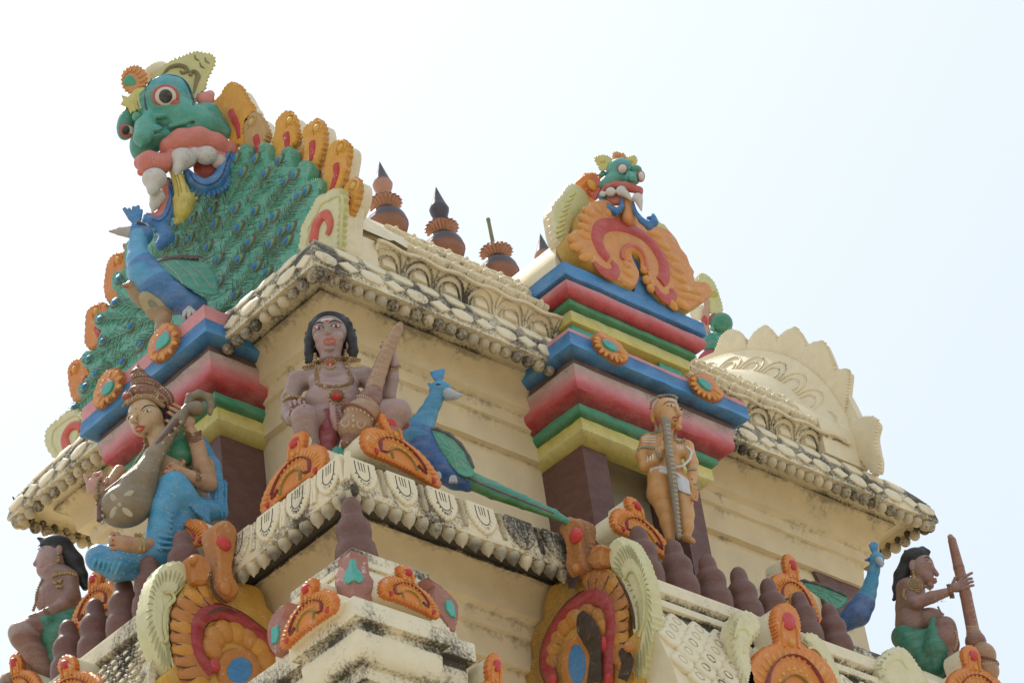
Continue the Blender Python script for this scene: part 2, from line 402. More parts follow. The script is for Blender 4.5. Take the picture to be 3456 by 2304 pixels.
vp = [(.15, .60), (.19, .71), (.25, .83), (.32, .94), (.42, 1.07), (.6, 1.28), (.8, 1.50), (1.0, 1.71), (1.3, 2.01), (1.6, 2.25), (1.85, 2.34)]
vpf = vp+[(W-y, z) for y, z in reversed(vp[:-1])]
YC, ZC = 1.85, .60
def rv(th):   # radius of the vault section from its centre, th from the -y side
    dy, dz = -math.cos(th), math.sin(th)
    best = None
    for (y0, z0), (y1, z1) in zip(vpf[:-1], vpf[1:]):
        A = np.array([[dy, -(y1-y0)], [dz, -(z1-z0)]]); bb = np.array([y0-YC, z0-ZC])
        try: r, s = np.linalg.solve(A, bb)
        except Exception: continue
        if -1e-6 <= s <= 1+1e-6 and r > 0: best = r
    return best or 1.66
TH = np.linspace(math.radians(4.5), math.radians(175.5), 61)
RVs = [rv(t_) for t_ in TH]
def ring(mb, xs_fr, col, d=0.0, ths=TH):
    """surface of revolution-like strip: xs_fr = [(x, lambda vault radius -> radius)]"""
    vs = []
    for th, r0 in zip(ths, RVs):
        for x, fr in xs_fr:
            r = fr(r0); vs.append((x, YC-r*math.cos(th), ZC+r*math.sin(th)+ZL))
    k = len(xs_fr); n = len(RVs)
    mb.add(vs, [(i*k+j, i*k+j+1, (i+1)*k+j+1, (i+1)*k+j) for i in range(n-1) for j in range(k-1)], col, d)
mb = MB()
ring(mb, [(x, lambda r: r) for x in np.linspace(.60, L-.75, 24)], CREAM2, .15)
# low flower relief scattered on the visible flank of the vault
for i in range(30):
    for row in range(3 if i else 0):
        x = 1.0+i*.17+(row % 2)*.085; h = .0+row*.13
        if x > L-1.1: continue
        y = .20+h*.8; z = np.interp(y, [p[0] for p in vp], [p[1] for p in vp])
        U = np.array([1, 0, 0.]); V = np.array([0, .62, .78]); N = np.array([0, -.78, .62]); O = np.array([x, y, z+ZL])
        pet = [((.062+.014*math.cos(5*q*math.pi/10*2))*math.cos(q*math.pi/10), (.052+.012*math.cos(5*q*math.pi/10*2))*math.sin(q*math.pi/10)) for q in range(20)]
        mb.plate([(px*1.2, py*1.3) for px, py in jit(pet, .004)], O, U, V, N, .03, CREAM2, .012, .02, .15)
        mb.ball(O+N*.03, (.018, .018, .018), CREAM2, 8, 6)
        for e in (-1, 0, 1): mb.tube([O+U*(.075+.0*e)+V*(.03*e-.02), O+U*.10+V*(.03*e+.02)+N*.012], [.014, .01], CREAM2, 6, .3)
vault = mb.build('vaulted_roof', ORN, tower, 45)

# ---- near gable arch (collar, board) and far gable arch
mb = MB()
ring(mb, [(1.05, lambda r: r*1.002), (.94, lambda r: r*1.01), (.84, lambda r: r*.6+1.56*.4), (.74, lambda r: r*.15+1.58*.85), (.64, lambda r: 1.62), (.52, lambda r: 1.62), (.52, lambda r: 1.2)], CREAM2, .12)
vs = [(.53, YC-1.60*math.cos(t_), ZC+1.60*math.sin(t_)+ZL) for t_ in TH]; vs += [(.53, YC+1.5, .42+ZL), (.53, YC-1.5, .42+ZL)]
mb.add(vs, [tuple(range(len(vs)))], BROWN, .1)
mb.box((.56, .16, .40), (.74, W-.16, .62), CREAM2, .15); near_gable = mb.build('near_gable_collar', ORN, tower, 50)
mb = MB()
mx = lambda t_, e: (lambda r: max(t_, r+e))
ring(mb, [(4.85, lambda r: r), (5.1, lambda r: r*1.008), (5.3, lambda r: max(r*.55+1.44*.45, r+.006)), (5.45, mx(1.45, .012)), (5.55, mx(1.475, .016)), (5.57, mx(1.50, .03)), (5.575, mx(1.49, .02)), (5.60, mx(1.52, .025)), (5.66, mx(1.625, .03)), (5.685, mx(1.675, .035)), (5.695, lambda r: 1.71), (5.74, lambda r: 1.71), (5.745, lambda r: 1.79), (5.82, lambda r: 1.79), (5.82, lambda r: .4)], CREAM2, .05)
# raised arcs of the far frieze
for i in range(16):
    th0 = math.radians(12+i*10.4); hw = math.radians(4.6)
    for f in (1, .62):
        pts = []
        for j in range(9):
            u = j/8; th = th0-hw*f*math.cos(math.pi*u); xx = 5.585+.085*f*math.sin(math.pi*u)**.8
            r = np.interp(xx, [5.575, 5.60, 5.66, 5.685], [1.49, 1.52, 1.625, 1.675])+.006
            pts.append((xx, YC-r*math.cos(th), ZC+r*math.sin(th)+ZL))
        mb.tube(pts, .008, CREAM2, 6, .25)
mb.box((5.30, .135, .40), (5.80, W-.135, .74), CREAM2, .15); far_gable = mb.build('far_gable_collar', ORN, tower, 50)
# scalloped tabs of the far gable, seen from behind
tabs_far = [Z(9, 240, 290, 245, 225, 275, 160, 335, 130, 395, 155, 430, 200, 440, 240, 440, 330),
            Z(9, 435, 330, 440, 240, 470, 165, 520, 120, 565, 103, 610, 150, 636, 195, 640, 340),
            Z(9, 636, 350, 640, 200, 680, 150, 730, 122, 765, 120, 800, 175, 826, 235, 840, 440),
            Z(9, 820, 430, 826, 262, 860, 222, 905, 207, 945, 212, 975, 270, 1000, 330, 1015, 390, 1020, 600),
            Z(9, 985, 560, 1000, 430, 1040, 398, 1085, 392, 1112, 402, 1108, 470, 1098, 560, 1085, 640, 1062, 770, 1040, 760),
            Z(9, 1050, 790, 1085, 770, 1130, 728, 1200, 708, 1270, 705, 1303, 745, 1285, 830, 1300, 930, 1315, 1000, 1303, 1080, 1250, 1050, 1150, 930)]
for ti, tp in enumerate(tabs_far):
    mb = MB(); trace(mb, tp, 'x', 5.745-.006*(ti % 2)-.002*ti, .02, CREAM2, .012, .01, .05, k=4, teeth=(.06, .016)); trace(mb, [tuple(np.mean(tp, 0)+(np.array(p_)-np.mean(tp, 0))*.94) for p_ in tp], 'x', 5.765+.003*ti, .0, CREAM2, .004, .06, .05, k=4); mb.build('gable_tab', ORN, far_gable, 40)

# ---- lower storey
LL = [(-.45, -.55), (6.85, -.55), (6.85, 4.25), (-.45, 4.25)]
mb = MB(); mb.sweep(LL, wall_prof(-2.28, -5.4), col=CREAM, jit=.0015); lower_wall = mb.build('lower_wall', WALL, tower, 50)
mb = MB(); mb.sweep(LL, [(.245, -2.228, .6), (.245, -2.20, .9), (.10, -2.20, .8), (.07, -2.26, .5), (.0, -2.26, .4), (-.006, -2.235, .4), (.008, -2.13, .4), (.03, -2.03, .4), (.062, -1.965, .5), (.085, -1.955, .6), (.10, -1.93, .7), (.30, -1.925, .6), (.30, -1.87, .4), (1.2, -1.87, .2)], col=CREAM2, jit=.003)
lower_eaves = mb.build('lower_eaves', ORN, tower, 40)
# leaf relief and hanging buds of the lower eaves
ml, mbud = MB(), MB()
def leafpoly(w, h, n=8):
    L_ = [(-w*.55, h*.5), (-w*.6, h*.1), (-w*.42, -h*.25), (0, -h*.52), (w*.42, -h*.25), (w*.6, h*.1), (w*.55, h*.5)]
    q = cr(L_, 2, False); return serr(q, .03, .009, False, 1)
for sd_ in (0, 3):
    a, t, n, l = along(LL, sd_); U, V, N = frame(t, n, .03, .23)
    rng = np.arange(.16, 2.6, .33) if sd_ == 0 else np.arange(l-2.3, l-.05, .31)
    for i, s in enumerate(rng):
        worn = (.52 if (sd_ == 0 and s > 1.15) or (sd_ == 3 and s < l-1.0) else .1)
        O = P3(a, t, n, s, .012, -2.105)
        ml.plate(leafpoly(.20, .24), O, U, V, N, .020, CREAM2, .010, .01, worn)
        pts = [O+N*.02+U*.055*math.cos(q)+V*(.02+.075*math.sin(q)) for q in np.linspace(math.pi*.98, math.pi*2.02, 9)]
        pts = [O+N*.02-U*.052+V*.09]+pts+[O+N*.02+U*.058+V*.09]
        ml.tube(pts, .0036, (.26, .21, .15), 6, .8)
        for e in (-1, 0, 1): ml.tube([O+N*.018+U*(.022*e)+V*.09, O+N*.020+U*(.020*e)+V*.02], [.005, .003], (.20, .16, .11), 5, .6)
        for e in range(-4, 5): ml.tube([O+N*.019+U*(.014*e)+V*(-.075+.004*e*e), O+N*.014+U*(.021*e)+V*(-.118+.006*e*e)], [.007, .003], CREAM2, 5, .5)
        for e in (-1, 1): ml.plate([(-.016, -.11), (.016, -.11), (.02, -.03), (.012, .02), (.02, .10), (-.02, .10), (-.012, .02), (-.02, -.03)], O+U*(.165*e)+V*.0, U, V, N, .018, CREAM2, .006, .01, worn)
    k = int(l/.108)
    for i in range(k+1):
        s = min(max(i*l/k, .04), l-.04); dk = random.choice([.0, .1, .2, .35]) + (.15 if (sd_ == 0 and s > 1.3) or (sd_ == 3 and s < l-.9) else 0)
        c = P3(a, t, n, s, .045, -2.28); cl = lerp(CREAM2, GREYC, random.random()*.5)
        prof = [(.004, -.070), (.013, -.054), (.034, -.032), (.046, .0), (.046, .03), (.025, .05), (.004, .056)]
        tipc = lerp(cl, (.10, .09, .075), random.choice([.3, .6, .9])); mbud.lathe(c, prof, cl, 10, d=dk, cols=[tipc, tipc, tipc, lerp(cl, tipc, .45), cl, cl, cl])
        mbud.ball(P3(a, t, n, s+.05, .07, -2.25), (.03, .03, .045), cl, 8, 6, d=.6)
ml.build('eaves_leaves', ORN, lower_eaves, 40); mbud.build('bud_row', ORN, lower_eaves, 40)

# ---- projecting painted bays
BAYC = dict(blue=BLUE, neck=(.15, .075, .055))
def bay(name, path, z, pinktop, pil, prt):
    b = prt
    def sw(nm, prof, cols=None, col=None, mat=ENAM, pr=b, ang=40):
        m_ = MB(); m_.sweep(path, [(p[0], p[1]+z, p[2] if len(p) > 2 else .2) for p in prof], closed=False, cols=cols, col=col or CREAM, jit=.0022); return m_.build(nm, mat, pr, ang)
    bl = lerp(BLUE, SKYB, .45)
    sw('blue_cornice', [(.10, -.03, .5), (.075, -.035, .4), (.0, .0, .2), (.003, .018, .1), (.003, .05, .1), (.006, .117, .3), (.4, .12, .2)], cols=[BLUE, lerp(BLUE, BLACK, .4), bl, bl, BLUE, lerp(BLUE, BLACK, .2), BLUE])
    if pinktop: sw('pink_ledge', [(.014, .119, .2), (.014, .119+pinktop, .2), (.6, .12+pinktop, .3)], cols=[(.66, .25, .25), (.62, .24, .26), PINK])
    sw('brown_neck', [(.098, -.028), (.098, -.085)], col=BAYC['neck'])
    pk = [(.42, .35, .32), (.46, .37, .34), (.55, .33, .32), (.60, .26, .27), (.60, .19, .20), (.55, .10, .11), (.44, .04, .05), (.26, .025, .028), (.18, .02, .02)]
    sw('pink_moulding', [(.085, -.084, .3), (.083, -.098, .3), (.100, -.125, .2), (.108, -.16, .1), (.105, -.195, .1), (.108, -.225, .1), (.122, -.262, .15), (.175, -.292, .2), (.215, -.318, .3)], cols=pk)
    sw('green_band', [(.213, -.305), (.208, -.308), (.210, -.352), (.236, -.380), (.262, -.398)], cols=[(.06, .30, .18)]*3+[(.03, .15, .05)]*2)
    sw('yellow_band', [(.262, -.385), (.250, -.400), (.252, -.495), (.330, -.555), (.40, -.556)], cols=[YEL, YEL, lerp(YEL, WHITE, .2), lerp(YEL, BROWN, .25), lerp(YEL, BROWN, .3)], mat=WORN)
bayR = MB().box((2.6, .62, -1.9), (3.6, .66, -.5), CREAM).build('painted_bay', WALL, tower)
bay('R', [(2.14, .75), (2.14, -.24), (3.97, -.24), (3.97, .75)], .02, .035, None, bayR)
bayL = MB().box((.60, 1.3, -1.9), (.63, 2.3, -.5), BROWN).build('painted_bay', WALL, tower)
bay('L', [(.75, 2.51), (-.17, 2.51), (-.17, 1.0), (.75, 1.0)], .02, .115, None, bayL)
def pilaster(x0, x1, y0, y1, pr, z0=-1.92):
    m_ = MB(); m_.box((x0, y0, z0), (x1, y1, -.535), BROWN, .05); return m_.build('pilaster', OXID, pr, 30)
pilaster(2.46, 2.70, .11, .60, bayR); pilaster(3.43, 3.65, .11, .60, bayR)
pilaster(.16, .60, 1.34, 1.58, bayL); pilaster(.16, .60, 2.0, 2.2, bayL)
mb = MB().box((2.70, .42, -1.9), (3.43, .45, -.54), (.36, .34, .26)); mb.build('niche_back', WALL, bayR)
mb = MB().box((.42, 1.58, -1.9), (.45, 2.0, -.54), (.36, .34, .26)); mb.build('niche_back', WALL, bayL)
# panel at the far end of the long wall
mb = MB(); trace(mb, Z(11, 405, 610, 600, 660, 800, 800, 815, 830, 800, 860, 760, 1140, 560, 1100, 480, 760), 'y', .54, .03, BROWN, .004); mb.build('brown_panel', ENAM, tower)

# upper pavilion on the right bay
mb = MB().box((2.52, .16, .15), (3.60, 1.3, .55), BROWN, .1); pav = mb.build('roof_pavilion', ENAM, tower)
def bay2(path, z):
    def sw(nm, prof, cols=None, col=None, mat=ENAM):
        m_ = MB(); m_.sweep(path, [(p[0], p[1]+z, p[2] if len(p) > 2 else .15) for p in prof], closed=False, cols=cols, col=col or CREAM, jit=.0022); return m_.build(nm, mat, pav, 40)
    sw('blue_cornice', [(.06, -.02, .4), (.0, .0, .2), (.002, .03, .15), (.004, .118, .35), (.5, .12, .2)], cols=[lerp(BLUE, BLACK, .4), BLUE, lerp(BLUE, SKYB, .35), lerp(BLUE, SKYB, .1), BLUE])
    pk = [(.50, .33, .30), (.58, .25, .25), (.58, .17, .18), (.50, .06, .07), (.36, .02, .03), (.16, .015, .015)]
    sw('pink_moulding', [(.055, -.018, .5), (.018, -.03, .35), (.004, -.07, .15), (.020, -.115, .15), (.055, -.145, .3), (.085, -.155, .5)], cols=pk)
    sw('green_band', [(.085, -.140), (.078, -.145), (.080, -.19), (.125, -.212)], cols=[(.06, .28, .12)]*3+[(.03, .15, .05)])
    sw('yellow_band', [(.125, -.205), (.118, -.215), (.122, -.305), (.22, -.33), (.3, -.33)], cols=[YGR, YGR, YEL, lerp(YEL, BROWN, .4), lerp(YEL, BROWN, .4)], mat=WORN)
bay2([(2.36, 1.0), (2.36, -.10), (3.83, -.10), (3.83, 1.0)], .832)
for x in (2.50, 3.40):
    mb = MB().box((x, .05, .155), (x+.24, .3, .51), TEAL, .1); mb.build('teal_bracket', ENAM, pav)
# small barrel roof running back from the pavilion into the main vault
mb = MB(); vs = []; ths = np.linspace(0, math.pi, 17)
for y in (.06, .3, .6, .9, 1.3):
    for th in ths: vs.append((3.10-.66*math.cos(th), y, .95+(.62*math.sin(th)**.8)+ZL))
mb.add(vs, [(i*17+j, (i+1)*17+j, (i+1)*17+j+1, i*17+j+1) for i in range(4) for j in range(16)]+[tuple(range(17))], CREAM2, .05); mb.build('cross_vault', WALL, pav, 50)

# plinth blocks on the storey ledge
mb = MB().box((2.30, -.42, -2.2), (4.35, .2, -1.93), CREAM2, .15); mb.build('statue_plinth', ORN, tower, 30)

# ---- barrel roofs of the lower storey (right and left)
def shala_right():
    m_ = MB(); X0, X1 = 1.52, 4.6
    prof = [(-.20, -2.29), (-.80, -2.31), (-.95, -2.43), (-.955, -2.45), (-.965, -2.53), (-.93, -2.56), (-.93, -2.60), (-.99, -2.615), (-1.0, -2.67), (-.97, -2.69), (-.98, -2.75), (-1.06, -2.90), (-1.13, -3.05), (-1.20, -3.3), (-1.24, -3.6), (-1.24, -4.2)]
    dd = [.1, .1, .2, .3, .35, .7, .6, .3, .35, .85, .5, .2, .2, .2, .2, .2]
    vs = [(x, y, z+ZL) for x in (X0, X1) for y, z in prof]; k = len(prof)
    vs += [(X0, -.20, -4.2+ZL)]; m_.add(vs, [(j, k+j, k+j+1, j+1) for j in range(k-1)]+[tuple(k+j for j in reversed(range(k))), tuple(range(k))+(2*k,)], [(*CREAM2, q) for q in dd]*2+[(*CREAM2, .2)])
    b = m_.build('right_barrel_roof', ORN, tower, 35)
    m2_ = MB()
    for r_ in range(6):   # lozenge scales
        for c_ in range(20):
            x = X0+.1+c_*.20+(r_ % 2)*.10; h = r_*.105; z = -2.80-h; y = np.interp(-z, [2.74, 2.90, 3.05, 3.3, 3.6], [-.98, -1.06, -1.13, -1.20, -1.24])
            if x > X1-.05: continue
            U = np.array([1, 0, 0.]); V = np.array([0, .37, .93]); N = np.array([0, -.93, .37]); O = np.array([x, y-.002, z+ZL])
            pol = cr([(-.097, .005), (-.05, .055), (0, .098), (.05, .055), (.097, .005), (.06, -.05), (.025, -.088), (-.025, -.088), (-.06, -.05)], 2)
            m2_.plate(serr(pol, .03, .006), O, U, V, N, .028, CREAM2, .012, .01, .12)
            m2_.tube([O+N*.028+U*.032*math.cos(q)+V*(.01+.036*math.sin(q)) for q in np.linspace(0, 2*math.pi, 12)], .005, lerp(CREAM2, GREYC, .3), 5, .4)
    m2_.build('lozenge_scales', ORN, b, 40)
    return b
shR = shala_right()
def shala_left():
    m_ = MB(); Y0, Y1 = .70, 3.9
    prof = [(.1, -2.29), (-.72, -2.31), (-.85, -2.42), (-.855, -2.44), (-.865, -2.55), (-.82, -2.58), (-.83, -2.66), (-.90, -2.68), (-.98, -2.84), (-1.06, -3.05), (-1.10, -3.4), (-1.12, -4.2)]
    dd = [.1, .1, .3, .35, .45, .7, .8, .5, .35, .35, .3, .2]
    vs = [(x, y, z+ZL) for y in (Y0, Y1) for x, z in prof]; k = len(prof)
    vs += [(.1, Y0, -4.2+ZL), (.1, Y1, -4.2+ZL)]; m_.add(vs, [(k+j, j, j+1, k+j+1) for j in range(k-1)]+[tuple(reversed(range(k)))+(2*k,), tuple(k+j for j in range(k))+(2*k+1,)], [(*CREAM2, q) for q in dd]*2+[(*CREAM2, .2)]*2)
    b = m_.build('left_barrel_roof', ORN, tower, 35)
    m2_ = MB()
    for r_ in range(6):
        for c_ in range(24):
            y = Y0+.1+c_*.13+(r_ % 2)*.065; z = -2.74-r_*.085; x = np.interp(-z, [2.62, 2.8, 3.05, 3.4], [-.90, -.98, -1.06, -1.10])
            U = np.array([0, -1, 0.]); V = np.array([.37, 0, .93]); N = np.array([-.93, 0, .37]); O = np.array([x, y, z+ZL])
            m2_.tube([O+N*.006+U*.052*math.cos(q)+V*.036*math.sin(q) for q in np.linspace(0, 2*math.pi, 13)], .011, lerp(CREAM2, GREYC, .35), 6, .45)
            m2_.plate([(.026*math.cos(q), .018*math.sin(q)) for q in np.linspace(0, 2*math.pi, 9)[:-1]], O, U, V, N, .016, CREAM2, .005, .01, .2)
    m2_.build('ring_scales', ORN, b, 40)
shala_left()

# ================================================================== reliefs on the tower
def W2(p, ax, v): return at(p[0], p[1], ax, v)
def lobe(mb, a, b, ax, v, w, h, col, d=0.0, k=1.0):
    """leaf-like swelling from picture point a to b on a wall plane, half width w (m), height h (m)"""
    A = W2(a, ax, v); B = W2(b, ax, v); c = (A+B)/2; t = B-A; l = np.linalg.norm(t); t /= l; n = np.array(NRM[ax], float); s = np.cross(n, t)
    mb.ball(c, (w, h, l/2*k), col, 10, 8, (s, n, t), d)
def disc(mb, c, r, ax, v, h, col, d=0.0, asp=1.0):
    n = np.array(NRM[ax], float); t = np.array([0, 0, 1.0]); s = np.cross(t, n); mb.ball(W2(c, ax, v), (r*asp, r, h), col, 14, 8, (s, t, n), d)

# ---- flame tabs of the near gable
GX = .49
def tab(zk, outline, red=None, knob=None, col=ORA2, yellow=False, teeth=(.045, .014), body=.11, k=2, v=GX, parent=near_gable, redr=.032):
    pts = Z(zk, *outline); mb = MB()
    cm_ = np.mean(pts, 0); trace(mb, [tuple(cm_+(np.array(p_)-cm_)*.90) for p_ in pts], 'x', v+.03, .03, CREAM2, .012, body, .1, k=k)
    trace(mb, pts, 'x', v, .035, lerp(col, BROWN, .25), .016, .02, .12, k=k, teeth=teeth, colt=col)
    inn = cr(pts, k); c = np.mean(inn, 0); 
    if red: tline(mb, Z(zk, *red), 'x', v-.035, [redr, redr*1.1, redr*.9, redr*.6], RED, flat=.55)
    if knob:
        for i in range(0, len(knob), 2):
            disc(mb, Z(zk, *knob[i:i+2])[0], .035, 'x', v-.035, .02, lerp(col, YEL, .3))
            A = W2(Z(zk, *knob[i:i+2])[0], 'x', v-.036)
            mb.tube([A+np.array([0, .052*math.cos(q), .052*math.sin(q)]) for q in np.linspace(-.6, 4.4, 12)], .009, col, 6)
    return mb.build('flame_tab', WORN, parent, 40)
tab(1, [890, 610, 960, 545, 1010, 520, 1040, 460, 1080, 415, 1120, 415, 1155, 440, 1190, 500, 1220, 560, 1250, 600, 1235, 680, 1200, 740, 1185, 800, 1190, 880, 1110, 870, 1050, 800, 1000, 740, 940, 670], [1070, 620, 1100, 680, 1125, 740, 1135, 820], col=ORA2)
tab(1, [1200, 870, 1195, 720, 1220, 670, 1270, 640, 1320, 680, 1350, 740, 1370, 800, 1350, 850, 1300, 1000, 1240, 1000, 1200, 930], [1260, 810, 1275, 870, 1275, 960], [1230, 700], col=(.55, .33, .12))
tab(1, [1410, 850, 1430, 780, 1435, 710, 1470, 660, 1515, 628, 1560, 660, 1580, 740, 1590, 800, 1590, 860, 1540, 900, 1500, 990, 1420, 1000, 1410, 900], [1490, 790, 1500, 850, 1500, 920], [1520, 690], col=ORA2)
tab(1, [1650, 870, 1635, 800, 1660, 740, 1720, 690, 1770, 700, 1790, 760, 1795, 840, 1785, 920, 1760, 1000, 1700, 1130, 1640, 1080, 1650, 950], [1690, 850, 1690, 920, 1680, 990], [1725, 745], col=ORA2)
tab(1, [1815, 1000, 1830, 920, 1860, 870, 1920, 840, 1970, 870, 1980, 930, 1965, 1030, 1940, 1150, 1900, 1240, 1780, 1240, 1800, 1100], [1870, 1020, 1870, 1100, 1830, 1230], [1905, 895], col=ORA2)
tab(1, [1950, 1220, 1985, 1160, 2040, 1130, 2060, 1190, 2045, 1290, 2010, 1380, 1980, 1420, 1960, 1340, 1940, 1260], [1965, 1270, 1965, 1330], [2000, 1185], col=ORA2, redr=.02)
tab(2, [790, 380, 740, 380, 700, 420, 680, 470, 670, 540, 665, 610, 680, 660, 700, 690, 760, 640, 790, 560, 800, 480, 795, 410], None, [735, 420], col=ORA)
tab(2, [690, 745, 660, 700, 625, 695, 580, 720, 555, 760, 550, 840, 545, 920, 560, 965, 600, 975, 640, 930, 650, 840, 680, 790], [600, 840, 625, 890, 640, 900], [600, 740], col=ORA)
tab(2, [540, 1045, 490, 1040, 460, 1070, 440, 1110, 445, 1180, 455, 1250, 480, 1300, 520, 1310, 560, 1280, 590, 1200, 580, 1130], [545, 1150, 525, 1180, 515, 1205], [465, 1100], col=ORA)
tab(2, [800, 330, 785, 320, 780, 350, 795, 370, 815, 360], col=ORA, teeth=None)
# ribs on the brown board
for a_, b_ in (((1420, 860), (1400, 1000)), ((1620, 900), (1590, 1050)), ((1760, 950), (1700, 1130)), ((1800, 1010), (1780, 1200)), ((1640, 910), (1600, 1070))):
    mb = MB(); tline(mb, Z(1, *a_, *b_), 'x', .50, .022, ORA, k=0); mb.build('arch_rib', WORN, near_gable)
# pale yellow scroll at each foot of the arch
def foot(zk, outline, red, name='scroll_foot'):
    mb = MB(); trace(mb, Z(zk, *outline), 'x', .42, .0, CREAM2, .05, .17, .1, k=3); trace(mb, Z(zk, *outline), 'x', .40, .05, YGR, .02, .02, .1, k=2, teeth=(.07, .02), colt=lerp(YGR, PALE, .4))
    tline(mb, Z(zk, *red), 'x', .345, [.045, .045, .04, .035, .025], (.62, .12, .08), flat=.6)
    tline(mb, [((p[0]*.86+q[0]*.14), (p[1]*.86+q[1]*.14)) for p, q in zip(Z(zk, *outline), [np.mean(Z(zk, *outline), 0)]*99)], 'x', .35, .012, YGR, closed=True, k=2)
    return mb.build(name, WORN, near_gable, 40)
foot(6, [45, 680, 60, 600, 60, 540, 80, 510, 100, 460, 130, 420, 155, 360, 190, 330, 220, 320, 250, 300, 300, 285, 325, 310, 322, 420, 314, 520, 312, 600, 300, 690, 220, 700, 150, 700, 80, 700], [115, 620, 125, 540, 150, 480, 190, 440, 215, 470, 225, 520, 205, 575])
foot(3, [345, 260, 300, 200, 290, 150, 300, 90, 340, 50, 400, 5, 450, -20, 500, 10, 490, 80, 470, 200, 400, 250], [400, 210, 380, 140, 410, 75, 450, 60, 475, 90])

# ---- small arch ornaments (shield with red scroll and jewel)
def arch_ornament(BLp, BRp, Tp, ax, v, label, col=ORA, t=.05, back=.16, wings=False, group='orange arch ornaments on the tower'):
    A, B, T = W2(BLp, ax, v), W2(BRp, ax, v), W2(Tp, ax, v)
    U = B-A; O = (A+B)/2; V = T-O; Nn = np.array(NRM[ax], float)
    wv = np.linalg.norm(U); hv = np.linalg.norm(V)
    root = thing('arch_ornament', label, 'ornament', O, group)
    half = [(.50, 0), (.55, .14), (.51, .31), (.43, .45), (.30, .56), (.155, .61), (.125, .68), (.15, .81), (.115, .94), (0, 1.0)]
    outl = cr([(0, .05), (.28, .03)]+half+[(-a_, b_) for a_, b_ in reversed(half[:-1])]+[(-.28, .03)], 2)
    mt = [np.array([x*wv, y*hv]) for x, y in outl]; Uu, Vu = U/wv, V/hv
    mb = MB(); mb.plate(mt, O-Nn*.02, Uu, Vu, Nn, .03, CREAM2, .006, back, .2); mb.build('plaster_back', ORN, root, 40)
    mb = MB(); mb.plate(serr(mt, .030, .011), O, Uu, Vu, Nn, t*.5, lerp(col, RED, .15), .014, .02, .12, colt=col)
    Pt = lambda x, y, h=t*.5: O+U*x+V*y+Nn*h
    arc = lambda rx, ry, a0, a1, n=15, y0=.10: [Pt(rx*math.cos(q), y0+ry*math.sin(q)) for q in np.linspace(a0, a1, n)]
    for q in np.linspace(.12, math.pi-.12, 19):
        dr = Uu*math.cos(q)+Vu*math.sin(q); sdv = np.cross(Nn, dr); mb.ball(Pt(.455*math.cos(q), .07+.44*math.sin(q)), (.020*wv, .012, .05*wv), lerp(col, YEL, random.random()*.3), 8, 6, (sdv, Nn, dr))
    mb.tube(arc(.17, .22, -.15, math.pi+.15), .022*wv+.004, lerp(ORA2, YEL, .5), 6, .7, Nn)
    for q in np.linspace(0, math.pi, 11): mb.ball(Pt(.225*math.cos(q), .10+.285*math.sin(q)), .018*wv, lerp(ORA2, YEL, .4), 6, 5)
    mb.ball(Pt(0, .62), .035*wv, lerp(col, YEL, .3), 8, 6); mb.tube([Pt(-.08, .58), Pt(-.09, .72), Pt(-.07, .8)], .012, col, 6); mb.tube([Pt(.08, .58), Pt(.09, .72), Pt(.07, .8)], .012, col, 6)
    mb.build('shield', WORN, root, 40)
    mb = MB(); rr = .024*wv+.005
    mb.tube([Pt(-.20, .17), Pt(-.25, .12)]+arc(.33, .40, math.pi, 0, 17)+[Pt(.25, .12), Pt(.20, .17)], [rr*1.3, rr*1.25]+[rr]*17+[rr*1.25, rr*1.3], (.52, .06, .05), 8, .7, Nn)
    mb.ball(Pt(-.40, .06), (.03*wv, .02, .04*wv), RED, 8, 6); mb.ball(Pt(.42, .05), (.03*wv, .02, .04*wv), RED, 8, 6)
    mb.build_split('red_scroll', ENAM, root, 40)
    mb = MB(); mb.ball(Pt(0, .82), (.075*wv, .03, .085*hv), (.55, .03, .04), 12, 8, (Uu, Nn, Vu)); mb.build('jewel', ENAM, root)
    return root
def OV(*c): return [(c[i]/.6806, c[i+1]/.6806) for i in range(0, len(c), 2)]
arch_ornament(*OV(608, 1180, 742, 1082, 686, 995), 'x', -.40, 'orange arch ornament left of the corner, below the seated guardian')
arch_ornament(*OV(845, 1040, 1005, 1120, 888, 955), 'y', -.50, 'orange arch ornament between the seated guardian and the blue peacock')
arch_ornament(*OV(1415, 1218, 1540, 1290, 1452, 1147), 'y', -.36, 'orange arch ornament half hidden behind the brown finials at the feet of the standing statue')
arch_ornament(*OV(1775, 1385, 1880, 1440, 1812, 1277), 'y', -.40, 'orange arch ornament behind the brown finials beside the far peacock')
arch_ornament(*OV(365, 1295, 475, 1245, 412, 1162), 'x', -.36, 'orange arch ornament under the knee of the goddess in blue')
arch_ornament(*OV(172, 1450, 268, 1385, 222, 1312), 'x', -.36, 'orange arch ornament between the goddess and the left guardian statue')
arch_ornament(*OV(655, 1488, 768, 1402, 712, 1335), 'x', -1.18, 'small orange arch ornament on the left face of the corner shrine dome')
arch_ornament(*OV(880, 1368, 1000, 1418, 928, 1303), 'y', -1.27, 'small orange arch ornament on the right face of the corner shrine dome')
arch_ornament((2527, 2400), (2825, 2420), (2640, 2040), 'y', -1.18, 'large orange arch ornament with red jewel between two pale yellow leaves on the right roof', t=.08)
arch_ornament((3205, 2380), (3400, 2400), (3269, 2179), 'y', -.66, 'orange arch ornament in front of the mace at the lower right corner')
arch_ornament((1585, 2450), (1745, 2470), (1664, 2208), 'y', -1.25, 'orange crest with a big red jewel rising beside the corner shrine at the bottom edge', t=.06)
arch_ornament((10, 2400), (140, 2350), (55, 2205), 'x', -.52, 'orange arch ornament below the knee of the left guardian, at the picture corner')
arch_ornament((165, 2420), (350, 2350), (225, 2213), 'x', -1.02, 'orange arch ornament with a petalled red jewel at the end of the left brown finials')

